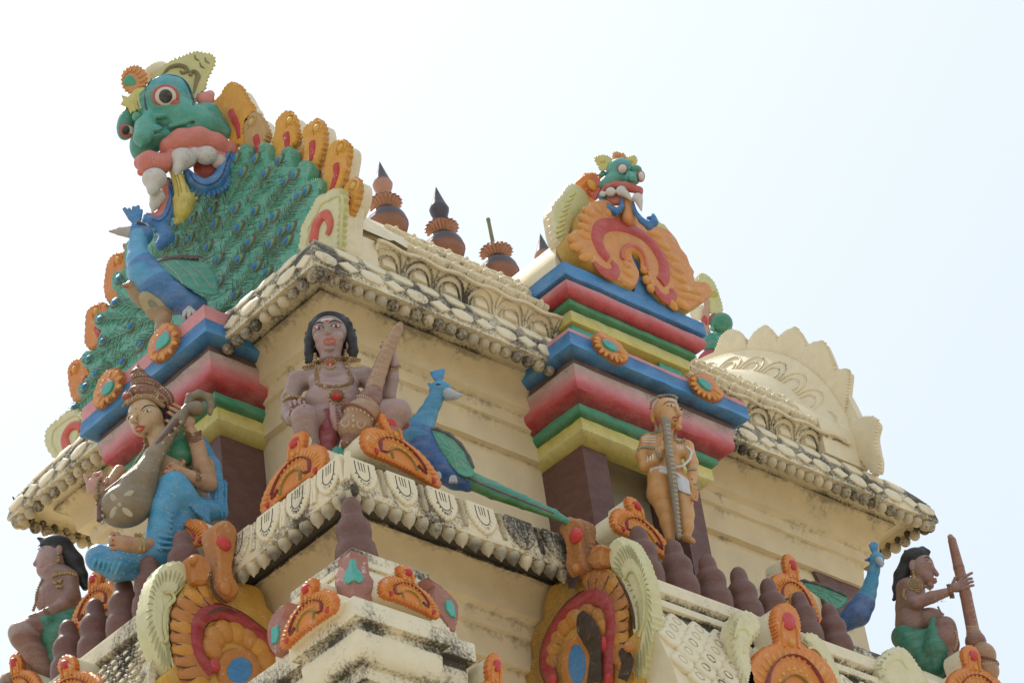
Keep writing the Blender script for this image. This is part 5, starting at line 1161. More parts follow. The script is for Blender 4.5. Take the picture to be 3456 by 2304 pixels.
# head
S.ell((806, 420, 60), (118, 128, 112), C1, k=8); S.ell((803, 500, 85), (92, 78, 78), C2, k=24)
S.line([(795, 375, 165), (792, 415, 185)], [15, 22], C1, k=12); S.ell((792, 424, 182), (30, 17, 18), C2, k=8)
S.ell((735, 455, 140), (38, 34, 28), C2, k=22); S.ell((862, 450, 140), (38, 34, 28), C2, k=22); S.ell((803, 530, 145), (34, 20, 18), C1, k=14)
S.ell((694, 510, 30), (16, 46, 18), (.38, .2, .18), k=4); S.ell((930, 500, 30), (16, 44, 18), (.38, .2, .18), k=4)
S.ell((800, 447, 150), (26, 9, 20), (.16, .08, .06), k=4); S.ell((736, 412, 128), (36, 12, 20), (.24, .14, .12), k=8); S.ell((850, 402, 128), (36, 12, 20), (.24, .14, .12), k=8); S.ell((806, 505, 152), (40, 8, 14), (.24, .13, .11), k=6)
S.mesh('body', SK, G_, dirt=.05)
H = Sculpt(4, 800, 1230, D0, 3.2, 14)
H.ell((812, 385, 20), (145, 98, 120), HAIR, k=6); H.ell((806, 330, 60), (105, 40, 90), HAIR)
for i in range(9): q = math.radians(200+i*17.5); H.ell((815+128*math.cos(q), 395+100*math.sin(q), 60), (26, 24, 30), HAIR, k=8)
H.line([(700, 370, 40), (674, 470, 30), (672, 560, 20), (695, 630, 10)], [38, 38, 34, 26], HAIR); H.line([(922, 365, 40), (952, 460, 30), (966, 545, 20), (958, 590, 10)], [36, 38, 34, 22], HAIR)
H.ell((812, 510, -40), (140, 110, 50), HAIR)
for i in range(10):
    H.cap((655+3*math.sin(i*2), 420+i*22, 10), (652, 422+i*22, 10), 13, 13, HAIR, k=4); H.cap((968+i*1.5, 400+i*22, 10), (972+i, 402+i*22, 10), 13, 13, HAIR, k=4)
H.mesh('hair', OXID, G_, dirt=0)
mb = MB()
for cx, cy, ag in ((735, 388, -8), (848, 376, 5)):
    S.dot(mb, cx, cy, (34, 17), (.42, .09, .07), .5, ang=ag, seg=14); S.dot(mb, cx, cy, (29, 13), (.62, .58, .55), .75, 1, ang=ag, seg=14); S.dot(mb, cx+1, cy, (14, 14), (.06, .06, .07), .75, 3, seg=12); S.dot(mb, cx+2, cy+1, (6, 6), (.01, .01, .01), .8, 6)
    S.tl(mb, [(cx-34, cy+3), (cx-12, cy-15), (cx+14, cy-15), (cx+34, cy+3)], 3, (.03, .02, .02), off=2)
mb.build_split('eye', ENAM, G_, 60)
mb = MB(); S.tl(mb, [(695, 375), (730, 352), (765, 360)], [3, 7, 4], HAIR, off=1); S.tl(mb, [(805, 355), (845, 340), (890, 358)], [4, 7, 3], HAIR, off=1); mb.build_split('eyebrow', ENAM, G_)
mb = MB(); S.tl(mb, [(762, 482), (785, 466), (805, 470), (825, 462), (850, 480)], [4, 10, 9, 10, 4], (.48, .09, .07), off=1); S.tl(mb, [(768, 487), (805, 497), (846, 484)], [5, 14, 5], (.50, .10, .08), off=2); mb.build('lips', ENAM, G_)
mb = MB(); S.tl(mb, [(752, 340), (785, 332), (824, 330)], 6, (.7, .7, .68), off=1); S.dot(mb, 788, 342, 8, (.55, .04, .03)); mb.build('forehead_mark', ENAM, G_)
mb = MB()
S.tl(mb, [(625, 662), (700, 640), (760, 615), (815, 605), (880, 600), (950, 605), (1015, 608)], [8, 18, 22, 22, 22, 20, 8], GOLDB, off=0, flat=.5)
for o_ in (-14, 2, 18): S.beads(mb, [(640, 665+o_*.5), (700, 642+o_), (760, 618+o_), (815, 608+o_), (880, 603+o_), (950, 606+o_), (1010, 608+o_*.5)], 6.5, 15, GOLDC)
S.tl(mb, [(722, 660), (722, 720), (735, 780), (790, 795), (850, 795), (920, 785), (955, 750), (930, 690), (905, 640)], 17, GOLDB, flat=.4)
for o_ in (-13, 13): S.beads(mb, [(722+o_, 660), (722+o_, 720), (735+o_*.8, 780+o_*.6), (790, 797+o_), (850, 797+o_), (920, 786+o_), (955+o_, 750), (930+o_, 690)], 6, 14, GOLDC)
for cx, cy, r in ((812, 635, 24), (855, 858, 34)):
    S.dot(mb, cx, cy, r*1.35, GOLDB, .4, seg=16)
    for q in range(12): S.dot(mb, cx+r*1.5*math.cos(q*.5236), cy+r*1.45*math.sin(q*.5236), 8.5, GOLDC, 1, 4)
    S.dot(mb, cx, cy, (r*1.1, r*.85), (.50, .04, .03), .5, 8, seg=14)
for cx, cy in ((700, 648), (735, 655), (905, 640), (935, 625), (720, 680)):
    for q in range(6): S.dot(mb, cx+14*math.cos(q*1.05), cy+14*math.sin(q*1.05), 7, GOLDC, 1, 3)
mb.build_split('necklace', GOLD, G_)
mb = MB()
for cx in (708, 913):
    for j, (dy, r) in enumerate(((0, 13), (22, 15), (46, 19))): S.dot(mb, cx+2, 568+dy-(25 if cx > 800 else 0), r, GOLDC, 1, 10)
S.beads(mb, [(505, 880), (525, 862), (560, 855), (600, 862), (635, 875)], 15, 22, GOLDC); S.tl(mb, [(500, 890), (550, 868), (632, 880)], 14, GOLDB)
S.beads(mb, [(505, 850), (520, 825)], 12, 16, GOLDC); S.tl(mb, [(1205, 655), (1240, 665), (1275, 650)], 13, GOLDB); S.beads(mb, [(1205, 665), (1240, 678), (1272, 662)], 9, 16, GOLDC); S.tl(mb, [(548, 985), (556, 950)], 10, GOLDB)
mb.build_split('ornament', GOLD, G_)
mb = MB()
for p in ((556, 930), (583, 922), (612, 918), (641, 921)): S.dot(mb, p[0], p[1], (6, 5), (.40, .03, .04), .7, 2)
for p in ((1193, 455), (1160, 490), (1168, 517)): S.dot(mb, p[0], p[1], (7, 5), (.45, .03, .04), .7, 2)
for i in range(6): S.dot(mb, 848+i*2, 935+i*22, (9, 8), (.35, .12, .10), .8, 2)
mb.build_split('nail', ENAM, G_, tol=.003)
H = Sculpt(4, 800, 1230, D0, 3.6, 20); RC = (.22, .012, .02)
H.ell((790, 1020, 60), (105, 62, 100), RC); H.line([(790, 1020, 100), (800, 1120, 130), (790, 1220, 120)], [85, 80, 70], RC); H.cap((1180, 930, 120), (1300, 1040, 100), 26, 30, RC); H.cap((1300, 1040, 100), (1245, 1085, 120), 30, 20, RC); H.cap((570, 960, 120), (565, 1040, 120), 26, 18, RC)
H.mesh('loincloth', SK, G_, dirt=.1)

# mace held by the guardian
M_ = thing('mace', 'long ribbed brown mace leaning through the hand of the seated corner guardian', 'mace', at(*Z(4, 950, 1190)[0], 'y', -.3), 'maces of the guardian statues')
def ribbed(S, pts, rs, col): S.line(pts, rs, col, k=5)
H = Sculpt(4, 800, 1230, D0, 3.2, 8); MC, MC2 = (.36, .20, .10), (.22, .085, .05)
H.line([(1280, 372, 215), (1268, 395, 215)], [22, 26], MC); H.line([(1262, 405, 215), (1200, 530, 220), (1140, 680, 230), (1095, 820, 240)], [36, 44, 52, 58], MC)
H.line([(1095, 835, 240), (1085, 855, 240)], [64, 66], MC2); H.line([(1075, 880, 242), (1065, 900, 242)], [82, 90], MC2)
H.ell((1020, 975, 245), (125, 108, 105), MC, 25); H.ell((1000, 985, 245), (136, 22, 120), MC2, -28, k=4); H.ell((975, 1060, 245), (118, 98, 100), MC, 25); H.ell((950, 1130, 240), (72, 52, 65), MC2, 0); H.ell((935, 1172, 236), (56, 38, 52), MC2)
H.mesh('shaft', SK, M_, dirt=.1)
mb = MB(); WD = (.55, .45, .30)
for i in range(11):
    t_ = i/10; x, y = 1250-150*t_, 432+360*t_; w_ = 34+18*t_; H.tl(mb, [(x-w_, y-12), (x-8, y+8), (x+w_*.4, y+14)], 2.6, (.50, .36, .2), off=1)
for i in range(9): t_ = i/8; H.dot(mb, 905+210*t_, 950+80*t_-45*math.sin(t_*3.1)+6, (6, 9), WD, .4, 2)
for i in range(10): t_ = i/9; H.dot(mb, 990+120*t_, 855+50*t_-16*math.sin(t_*3.1), (5, 7), WD, .4, 2)
for i in range(7): t_ = i/6; H.dot(mb, 888+200*t_, 1150-22*t_+30*math.sin(t_*3.1), (5, 7), WD, .4, 2)
for c_ in ((905, 1035), (1010, 1045)): H.tl(mb, [(c_[0]-14, c_[1]-22), (c_[0]-24, c_[1]), (c_[0], c_[1]+24), (c_[0]+26, c_[1]+10), (c_[0]+26, c_[1]-14)], 4, WD, off=1)
for dy in (-35, -5, 30): H.dot(mb, 962, 1025+dy, (8, 12), WD, .4, 2)
mb.build('painted_pattern', ENAM, M_)
# teal bracket stone under the mace
mb = MB()
for e in (-.5, 0, .5): S.fplate(mb, [(862+e*80, 1205), (895+e*80, 1180), (925+e*80, 1205), (930+e*80, 1300), (865+e*80, 1300)], 190-abs(e)*40, 24, (.06, .36, .27), 6, 60)
o = mb.build('teal_bracket', ENAM, None); tag(o, 'teal ribbed bracket at the corner under the foot of the mace', 'bracket')

# ================================================================== goddess with veena
D0 = D_at(3, 1050, 640, 'x', -.32); G_ = thing('goddess_statue', 'seated goddess statue in a blue dotted sari with jewelled crown, playing a long lute', 'statue', at(*Z(3, 1050, 640)[0], 'x', -.32))
S = Sculpt(3, 1050, 640, D0, 3.4, 22); FC = (.52, .34, .17); AC = (.44, .24, .12)
S.ell((840, 0, 60), (98, 118, 100), FC, 8, k=8); S.ell((835, 70, 85), (66, 52, 62), FC, 0, k=26); S.cap((905, 80, 30), (960, 190, 20), 62, 80, FC)
S.line([(790, -5, 158), (772, 28, 176)], [15, 18], FC, k=10); S.ell((782, 38, 168), (22, 13, 16), FC, k=8)
S.ell((900, 20, 80), (48, 62, 60), FC, k=30); S.ell((1020, -10, 40), (20, 42, 18), AC, k=4)
S.ell((1010, 230, 20), (130, 120, 80), FC); S.ell((985, 330, 30), (110, 110, 90), FC)
S.line([(1100, 180, 20), (1190, 300, 40), (1215, 400, 70)], [60, 60, 56], AC); S.line([(1215, 400, 80), (1180, 300, 120), (1150, 170, 150), (1110, 90, 160)], [52, 50, 46, 34], AC, k=10)
S.line([(1200, 400, 100), (1120, 370, 180), (1050, 330, 220)], [50, 42, 30], AC, k=10)
S.ell((1095, 40, 165), (46, 42, 30), AC, 40, k=8)
hand_fingers(S, [[(1080, 60, 175), (1020, 50, 200), (975, 32, 205)], [(1085, 35, 178), (1030, 12, 205), (985, -18, 210)], [(1090, 15, 178), (1040, -20, 205), (990, -48, 208)], [(1100, 5, 172), (1060, -40, 195), (1015, -66, 200)], [(1120, 10, 160), (1110, -40, 175), (1080, -62, 180)]], 13, AC)
S.ell((1040, 318, 225), (36, 24, 22), AC, 0, k=6)
hand_fingers(S, [[(1030, 315, 235), (990, 335, 250), (962, 372, 252)], [(1028, 308, 238), (990, 312, 256), (964, 340, 258)], [(1030, 300, 238), (1000, 292, 256), (976, 312, 260)], [(1040, 298, 232), (1012, 286, 250), (992, 298, 256)], [(1060, 300, 225), (1075, 278, 245), (1062, 266, 250)]], 11, AC)
# far hand with the string of beads
S.line([(700, 330, 20), (640, 420, 60), (575, 470, 90)], [40, 36, 30], AC, k=8); S.ell((560, 410, 100), (48, 66, 24), (.52, .27, .2), -20, k=8)
hand_fingers(S, [[(530, 420, 100), (512, 385, 105), (500, 352, 105)], [(545, 380, 105), (560, 350, 120), (592, 340, 130)], [(570, 380, 105), (600, 360, 125), (596, 335, 130)], [(600, 400, 105), (625, 400, 120), (632, 375, 125)]], 13, (.52, .27, .2))
S.line([(690, 735, 262), (745, 755, 262), (830, 765, 235), (900, 760, 180)], [42, 52, 50, 46], AC, k=10)
for i in range(4): S.cap((702, 698+i*26, 275), (668, 692+i*28, 280), 16, 13, AC, k=4)
S.mesh('body', SK, G_, dirt=.05)
B1, B2 = (.035, .25, .46), (.05, .31, .52)
H = Sculpt(3, 1050, 640, D0, 3.0, 24)
H.line([(1080, 560, 60), (1040, 480, 150), (1020, 420, 190)], [120, 105, 88], B2); H.line([(1010, 430, 190), (960, 560, 180), (940, 700, 160), (890, 820, 140)], [88, 84, 78, 60], B2)
H.line([(1060, 640, 60), (900, 820, 120), (700, 850, 160), (600, 830, 170)], [100, 90, 100, 78], B1); H.line([(600, 835, 170), (700, 910, 150), (800, 930, 120)], [74, 50, 30], B1)
H.line([(1180, 160, -10), (1240, 300, -30), (1270, 450, -30), (1290, 570, -20)], [36, 50, 50, 46], B1); H.ell((1150, 560, 20), (150, 80, 80), B1)
for i in range(10): H.line([(900-i*3, 450+i*33, 170), (940, 470+i*34, 262-i*4), (1010, 505+i*30, 262-i*6)], [10, 13, 6], B2, k=9)
for i in range(7): H.line([(1060+i*14, 470+i*16, 200), (1130+i*14, 500+i*20, 150-i*5), (1220, 560+i*10, 90)], [8, 12, 6], B1, k=10)
for i in range(6): H.line([(760-i*34, 800+i*4, 230), (720-i*30, 860, 250), (690-i*24, 925-i*6, 210)], [6, 10, 5], B2, k=9)
for i in range(5): H.line([(1225+i*22, 220+i*40, 14-i*4), (1240+i*20, 400, 20), (1225+i*24, 590, 26)], [5, 8, 6], B1, k=8)
H.mesh('sari', SK, G_, dirt=.05)
mb = MB()
for i in range(420):
    x, y = random.uniform(520, 1340), random.uniform(160, 960)
    q = H.T((x, y)); a_ = int(round((q[0]-H.lo[0])/H.cell)); b_ = int(round((q[1]-H.lo[1])/H.cell))
    if 0 <= a_ < H.f.shape[0] and 0 <= b_ < H.f.shape[1] and (H.f[a_, b_] < -6).any(): H.dot(mb, x, y, random.uniform(2.5, 5), (.45, .50, .42), .35, 0, seg=6)
tag(mb.build('dots', ENAM, bpy.data.objects['sari']), kind='stuff')
H2 = Sculpt(3, 1050, 640, D0, 3.4, 16); GB = (.02, .22, .10)
H2.ell((1040, 220, 60), (105, 105, 72), GB); H2.cap((1090, 170, 40), (1130, 230, 50), 66, 58, GB); H2.mesh('blouse', SK, G_)
H3 = Sculpt(3, 1050, 640, D0, 3.4, 14)
H3.ell((880, -40, 0), (118, 112, 95), HAIR, 10); H3.line([(960, 20, -10), (990, 90, 0), (985, 150, 0)], [55, 45, 30], HAIR); H3.cap((985, -10, 20), (1050, 10, 10), 50, 40, HAIR); H3.mesh('hair', OXID, G_, dirt=0)
CRC = (.24, .11, .065)
H4 = Sculpt(3, 1050, 640, D0, 3.2, 10)
H4.ell((870, -105, 50), (140, 62, 110), CRC, -22); H4.ell((850, -175, 45), (100, 50, 80), CRC, -12); H4.ell((815, -225, 40), (70, 34, 60), CRC, -5); H4.ell((798, -262, 40), (48, 32, 42), CRC); H4.cap((795, -280, 40), (792, -318, 40), 26, 8, CRC)
H4.ell((960, -110, 60), (50, 78, 60), CRC, 30); H4.ell((738, -110, 110), (34, 40, 26), CRC, 10); H4.line([(740, -80, 120), (800, -110, 150), (880, -110, 150), (950, -60, 120)], [16, 18, 18, 14], (.34, .2, .11))
H4.mesh('crown', GOLD, G_, dirt=.2)
mb = MB()
for pts in ([(712, -60), (740, -95), (800, -128), (880, -120), (960, -80)], [(760, -190), (800, -205), (850, -205), (900, -190)], [(770, -240), (800, -250), (845, -245)], [(940, -170), (985, -130), (1000, -70)], [(900, -150), (960, -110), (980, -60)], [(730, -150), (760, -130), (770, -95), (735, -80)]):
    H4.beads(mb, pts, 5.5, 15, (.5, .42, .25), off=1)
H4.dot(mb, 737, -120, (17, 20), (.45, .08, .05), .5, 3); mb.build_split('crown_bead', GOLD, bpy.data.objects['crown'])
mb = MB()
for cx, cy, w_, ag in ((858, -28, 26, 12), (748, 12, 16, 40)):
    S.dot(mb, cx, cy, (w_, 11), (.62, .55, .48), .6, 0, ang=ag, seg=12); S.dot(mb, cx, cy, (9, 9), (.05, .03, .05), .7, 2)
    S.tl(mb, [(cx-w_, cy+4), (cx-4, cy-11), (cx+w_, cy-5)], 2.8, (.2, .03, .02), off=1)
S.tl(mb, [(820, -30), (845, -56), (880, -62), (912, -52)], [2, 4.5, 4, 2], HAIR, off=1); S.tl(mb, [(733, -2), (746, -16), (762, -16)], [2, 4, 2], HAIR, off=1); S.dot(mb, 792, -42, 6, (.5, .03, .02))
mb.build_split('eye', ENAM, G_)
mb = MB(); S.tl(mb, [(788, 78), (805, 62), (822, 66), (846, 62)], [4, 8, 7, 3], (.45, .04, .04), off=1); S.tl(mb, [(792, 88), (815, 92), (842, 70)], [5, 9, 3], (.50, .05, .05), off=1); mb.build('lips', ENAM, G_)
mb = MB()
for p in ((965, 30), (975, -20), (980, -50), (1006, -68), (962, 376), (964, 343), (976, 314), (992, 299), (1060, 264), (680, 700), (676, 728), (680, 758), (690, 786)): S.dot(mb, p[0], p[1], (8, 6), (.50, .02, .02), .8, 3)
mb.build_split('nail', ENAM, G_, tol=.003)
mb = MB()
for off in (0, 16, 32, 46): S.tl(mb, [(1085+off*.3, 100+off), (1130, 110+off), (1175, 92+off)], 8, GOLDB, off=2)
for off in (0, 18): S.tl(mb, [(1130+off, 310), (1150+off, 345), (1150+off, 390)], 8, GOLDB, off=2)
for off in (0, 22): S.tl(mb, [(800+off, 690), (828+off, 740), (830+off, 790)], 10, GOLDC, off=2)
S.beads(mb, [(590, 385), (578, 430), (580, 480), (575, 540), (582, 600), (590, 640)], 12, 20, (.22, .14, .08), off=18)
S.beads(mb, [(850, 150), (835, 200), (790, 270), (750, 330)], 7, 15, (.4, .33, .25), off=10); S.beads(mb, [(850, 110), (845, 150), (862, 180)], 12, 20, (.22, .13, .07), off=6)
for j in range(3): S.dot(mb, 1022, 45+j*20, 10+2*j, GOLDC, 1, 12)
mb.build_split('jewellery', GOLD, G_)
V_ = thing('veena', 'brown gourd-shaped lute with white painted flowers held by the goddess in blue', 'lute', at(*Z(3, 740, 540)[0], 'x', -.55))
H = Sculpt(3, 1050, 640, D0, 3.2, 26); VC = (.25, .185, .10)
H.ell((745, 530, 225), (160, 140, 100), VC, 25); H.ell((800, 440, 225), (120, 120, 80), VC, 40); H.line([(840, 380, 230), (900, 250, 225), (960, 150, 220), (1040, 30, 210), (1090, -40, 190)], [88, 58, 44, 36, 30], VC)
H.ell((1142, -42, 190), (52, 48, 44), VC, k=8); H.line([(1090, -60, 180), (1110, -110, 170), (1160, -128, 165), (1215, -110, 165), (1230, -60, 165), (1225, -15, 165)], [22, 28, 30, 26, 22, 14], VC, k=10)
H.mesh('gourd', SK, V_, dirt=.35)
mb = MB(); VB = (.20, .075, .055)
edge = [(1030, 25), (960, 110), (880, 210), (800, 300), (700, 390), (625, 450), (590, 530), (590, 610)]
for i in range(len(edge)-1): a_, b_ = np.array(edge[i]), np.array(edge[i+1]); mb.tube([H.P(*(a_+np.array([8, 8])), 262), H.P(*(b_+np.array([8, 8])), 262)], .022, VB, 8, .8)
for i in range(16):
    t_ = i/15*(len(edge)-1); j = min(int(t_), len(edge)-2); p = np.array(edge[j])+(np.array(edge[j+1])-np.array(edge[j]))*(t_-j)+np.array([24, 18]); mb.ball(H.P(p[0], p[1], 275), .013, (.42, .36, .22), 8, 6)
mb.build('string_board', SK, V_)
mb = MB()
for x, y, a_ in ((678, 495, -60), (758, 470, 35), (676, 570, 65), (755, 570, -40)): H.dot(mb, x, y, (38, 17), (.48, .44, .30), .22, 1, ang=a_, seg=12)
H.dot(mb, 710, 527, 13, (.48, .44, .30), .3, 1)
for p in ((985, 205), (1000, 140), (955, 230), (930, 268), (900, 330), (1040, 90)): H.dot(mb, p[0], p[1], 6, (.42, .36, .22), .5, 1)
mb.build_split('painted_flower', ENAM, V_)

# ================================================================== standing statue in front of the niche
D0 = D_at(8, 1060, 1300, 'y', -.36); G_ = thing('standing_statue', 'standing bald tan statue with white loincloth and sash in front of the niche', 'statue', at(*Z(8, 1060, 1300)[0], 'y', -.36))
S = Sculpt(8, 1060, 1300, D0, 3.0, 22); A1, A2 = (.56, .27, .075), (.62, .33, .12)
S.ell((980, 440, 50), (88, 88, 84), A2, 10, k=8); S.ell((1015, 510, 70), (68, 62, 62), A2, 0, k=24); S.line([(1050, 425, 110), (1068, 465, 135)], [12, 18], A2, k=8); S.ell((1066, 474, 132), (18, 14, 16), A1, k=6); S.ell((1062, 560, 95), (24, 20, 22), A2, k=14)
S.ell((890, 485, 20), (20, 50, 18), A1, 6, k=4)
S.cap((975, 560, 10), (975, 640, 0), 48, 58, A1); S.line([(870, 655, 0), (1110, 690, 0)], [58, 46], A1); S.ell((985, 720, 20), (120, 100, 70), A2); S.ell((985, 830, 10), (108, 90, 68), A2)
S.ell((985, 900, 0), (118, 80, 72), A1)
S.line([(850, 655, 10), (820, 750, 20), (835, 825, 50)], [52, 44, 38], A1); S.line([(835, 825, 50), (895, 785, 110), (945, 715, 150)], [38, 34, 28], A2, k=10)
S.ell((960, 685, 160), (26, 42, 22), A1, 0, k=6)
hand_fingers(S, [[(950, 670, 165), (960, 625, 175), (990, 598, 180)], [(960, 680, 168), (978, 648, 185), (1004, 632, 186)], [(965, 695, 168), (985, 672, 188), (1008, 664, 186)], [(965, 710, 165), (985, 700, 186), (1002, 692, 184)]], 11, A1)
S.line([(1120, 700, 0), (1150, 800, 0), (1155, 880, 10), (1150, 950, 40)], [44, 40, 32, 28], A2); S.ell((1165, 985, 50), (32, 40, 22), A1, 0, k=6)
hand_fingers(S, [[(1150, 1000, 50), (1140, 1025, 60), (1158, 1055, 62)], [(1165, 1010, 52), (1158, 1040, 64), (1170, 1060, 64)], [(1180, 1005, 50), (1182, 1035, 60), (1176, 1055, 62)], [(1145, 960, 55), (1130, 930, 66), (1140, 912, 70)]], 11, A1)
S.line([(930, 900, 10), (935, 1010, 20), (970, 1110, 10), (990, 1200, 0), (1000, 1300, -10)], [80, 84, 62, 52, 34], A1); S.line([(1060, 930, 0), (1095, 1040, 10), (1110, 1150, 0), (1115, 1230, -10), (1110, 1300, -20)], [66, 60, 52, 42, 30], A2)
S.line([(1110, 1300, -20), (1150, 1325, 30)], [28, 20], A1, k=8)
S.mesh('body', SK, G_, dirt=.05)
mb = MB()
for cx, cy, w_, ag in ((1010, 412, 28, -8), (1080, 438, 10, -10)): S.dot(mb, cx, cy, (w_, 10), (.62, .55, .5), .6, ang=ag, seg=12); S.dot(mb, cx+2, cy, (8, 9), (.04, .03, .04), .7, 2); S.tl(mb, [(cx-w_, cy+5), (cx, cy-10), (cx+w_, cy+4)], 2.5, (.1, .02, .02), off=1)
S.tl(mb, [(958, 408), (985, 388), (1015, 386), (1045, 396)], [2, 4, 4, 2], HAIR, off=1); S.tl(mb, [(1068, 412), (1080, 406), (1088, 412)], [2, 3, 2], HAIR, off=1)
mb.build_split('eye', ENAM, G_)
mb = MB(); S.tl(mb, [(1020, 502), (1035, 492), (1050, 498), (1066, 494)], [3, 7, 6, 3], (.33, .05, .04), off=1); S.tl(mb, [(1028, 510), (1045, 518), (1062, 506)], [4, 7, 3], (.36, .05, .04), off=1); mb.build('lips', ENAM, G_)
mb = MB()
for dy in (0, 9, 18): S.tl(mb, [(1005, 360+dy), (1030, 364+dy), (1052, 374+dy)], 3, (.7, .68, .64), off=1)
for dy in (0, 17, 34): S.tl(mb, [(812+dy*.1, 632+dy*.6), (850, 622+dy), (908, 626+dy)], 4, (.75, .73, .7), off=1)
for dx in (0, 18, 36): S.tl(mb, [(852+dx, 755-dx*.3), (855+dx, 780-dx*.3), (852+dx, 800-dx*.4)], 4, (.75, .73, .7), off=1); S.tl(mb, [(1052+dx*.9, 682), (1062+dx*.9, 714)], 4, (.75, .73, .7), k=0, off=1)
mb.build('painted_stripes', ENAM, G_)
H = Sculpt(8, 1060, 1300, D0, 3.0, 6); WC = (.66, .64, .62)
H.line([(880, 850, 70), (940, 835, 100), (990, 850, 100), (1060, 890, 92), (1130, 930, 60)], [13, 15, 15, 14, 10], WC); H.line([(880, 865, 70), (950, 862, 96), (1010, 880, 98)], [12, 13, 12], WC)
H.line([(1115, 695, 55), (1150, 730, 50), (1135, 780, 62), (1090, 825, 78), (1040, 832, 90)], [9, 10, 10, 9, 8], WC, k=3)
H.mesh('sash', SK, G_, dirt=0)
mb = MB(); S.fplate(mb, [(1040, 870), (1130, 925), (1140, 1018), (1095, 1005), (1055, 985)], 82, 16, (.62, .62, .64), 4, 20); mb.build('loincloth', SK, G_, 50)
mb = MB(); SV = (.30, .26, .19)
S.beads(mb, [(872, 425), (880, 385), (915, 352), (960, 335), (1010, 333), (1045, 352), (1052, 372)], 11, 18, SV)
for pts in ([(785, 712), (830, 694), (900, 706)], [(1130, 850), (1155, 846), (1180, 850)], [(912, 715), (925, 760), (955, 780)], [(1170, 945), (1188, 960), (1195, 985)]): S.tl(mb, pts, 12, SV); S.beads(mb, pts, 7, 14, (.42, .38, .28), off=8)
S.beads(mb, [(880, 600), (915, 595), (945, 580)], 11, 15, SV, off=5); S.beads(mb, [(1035, 610), (1045, 650), (1075, 660), (1100, 645)], 14, 20, SV, off=4)
for j, r in enumerate((10, 13, 17, 22)): S.dot(mb, 905+j*5, 528+j*17, r, SV, 1, 12)
mb.build_split('bead_jewellery', GOLD, G_)
mb = MB()
for p in ((991, 596), (1006, 631), (1148, 912), (1158, 1056), (1170, 1062)): S.dot(mb, p[0], p[1], (8, 6), (.45, .02, .03), .8, 3)
mb.build_split('nail', ENAM, G_, tol=.003)
ST = thing('long_staff', 'long grey staff with pale bars held upright by the standing tan statue', 'staff', at(*Z(8, 1065, 1290)[0], 'y', -.5))
H = Sculpt(8, 1060, 1300, D0, 3.0, 6); STC = (.24, .19, .125)
H.line([(978, 530, 175), (985, 620, 185), (1000, 760, 175), (1015, 880, 150), (1035, 1040, 110), (1060, 1295, 60)], [32, 26, 27, 29, 24, 18], STC); H.cap((972, 522, 175), (976, 540, 175), 32, 34, STC)
H.mesh('pole', SK, ST, dirt=.1)
mb = MB()
for i in range(26):
    t_ = i/25; y = 545+735*t_; x = 978+82*t_+14*math.sin(t_*3.14)*(-1 if False else .3); H.tl(mb, [(x-2, y), (x+14, y+2), (x+24, y+5)], 4.5, (.50, .48, .38), off=1)
mb.build('pale_bars', ENAM, ST)

# ================================================================== right guardian with club, seen from the side
D0 = D_at(11, 1350, 1450, 'y', -.25); G_ = thing('guardian_statue', 'dark brown guardian statue in a green skirt at the right edge, seen from the side', 'statue', at(*Z(11, 1350, 1450)[0], 'y', -.25))
S = Sculpt(11, 1350, 1450, D0, 3.6, 24); K1, K2 = DBR, (.29, .15, .12)
S.ell((1345, 640, 0), (98, 122, 95), K2, -8, k=8); S.ell((1385, 720, 0), (55, 60, 60), K2, k=22); S.line([(1420, 620, 0), (1462, 690, 0)], [16, 20], K2, k=12); S.ell((1438, 745, 0), (28, 24, 30), (.38, .15, .11), k=10); S.ell((1410, 785, 0), (30, 26, 34), K2, k=14)
S.ell((1268, 615, 78), (28, 52, 18), K2, -5, k=5)
S.cap((1300, 760, -20), (1270, 860, -30), 62, 90, K1); S.line([(1250, 830, 0), (1240, 960, -10), (1240, 1100, -10)], [118, 110, 118], K1); S.ell((1400, 1060, -10), (120, 100, 100), K1); S.ell((1230, 800, 30), (90, 78, 70), K2)
S.line([(1235, 800, 60), (1255, 920, 90), (1290, 935, 110)], [72, 60, 56], K1); S.line([(1290, 925, 110), (1420, 880, 120), (1560, 835, 110)], [58, 50, 34], K2, k=12)
S.ell((1620, 800, 100), (52, 44, 32), K2, 20, k=8)
hand_fingers(S, [[(1640, 760, 110), (1690, 712, 118), (1742, 685, 105)], [(1655, 780, 115), (1700, 735, 128), (1740, 730, 112)], [(1660, 800, 116), (1705, 765, 130), (1748, 755, 114)], [(1655, 820, 112), (1705, 795, 128), (1752, 785, 112)], [(1590, 770, 80), (1610, 725, 90), (1650, 705, 95)]], 15, K2)
S.ell((1515, 1200, 90), (100, 150, 90), K1, -8); S.line([(1520, 1120, 90), (1560, 1260, 60), (1560, 1380, 40), (1500, 1500, 20)], [88, 70, 60, 50], K1); S.line([(1560, 1380, 20), (1690, 1360, 10)], [40, 34], (.22, .08, .06))
S.mesh('body', SK, G_, dirt=.1)
H = Sculpt(11, 1350, 1450, D0, 3.6, 18)
H.ell((1290, 560, -10), (118, 92, 98), HAIR, 12); H.line([(1350, 490, 0), (1395, 505, 0)], [34, 22], HAIR); H.line([(1240, 600, -20), (1175, 700, -30), (1145, 800, -30), (1130, 880, -30)], [75, 60, 42, 18], HAIR); H.line([(1285, 560, 60), (1310, 600, 60)], [24, 14], HAIR); 
for i in range(16): H.cap((1215-i*6.5, 500+i*26, -20), (1213-i*6.5, 502+i*26, -20), 16, 16, HAIR, k=4)
H.mesh('hair', OXID, G_, dirt=0)
H = Sculpt(11, 1350, 1450, D0, 3.6, 20); GS = (.015, .19, .11)
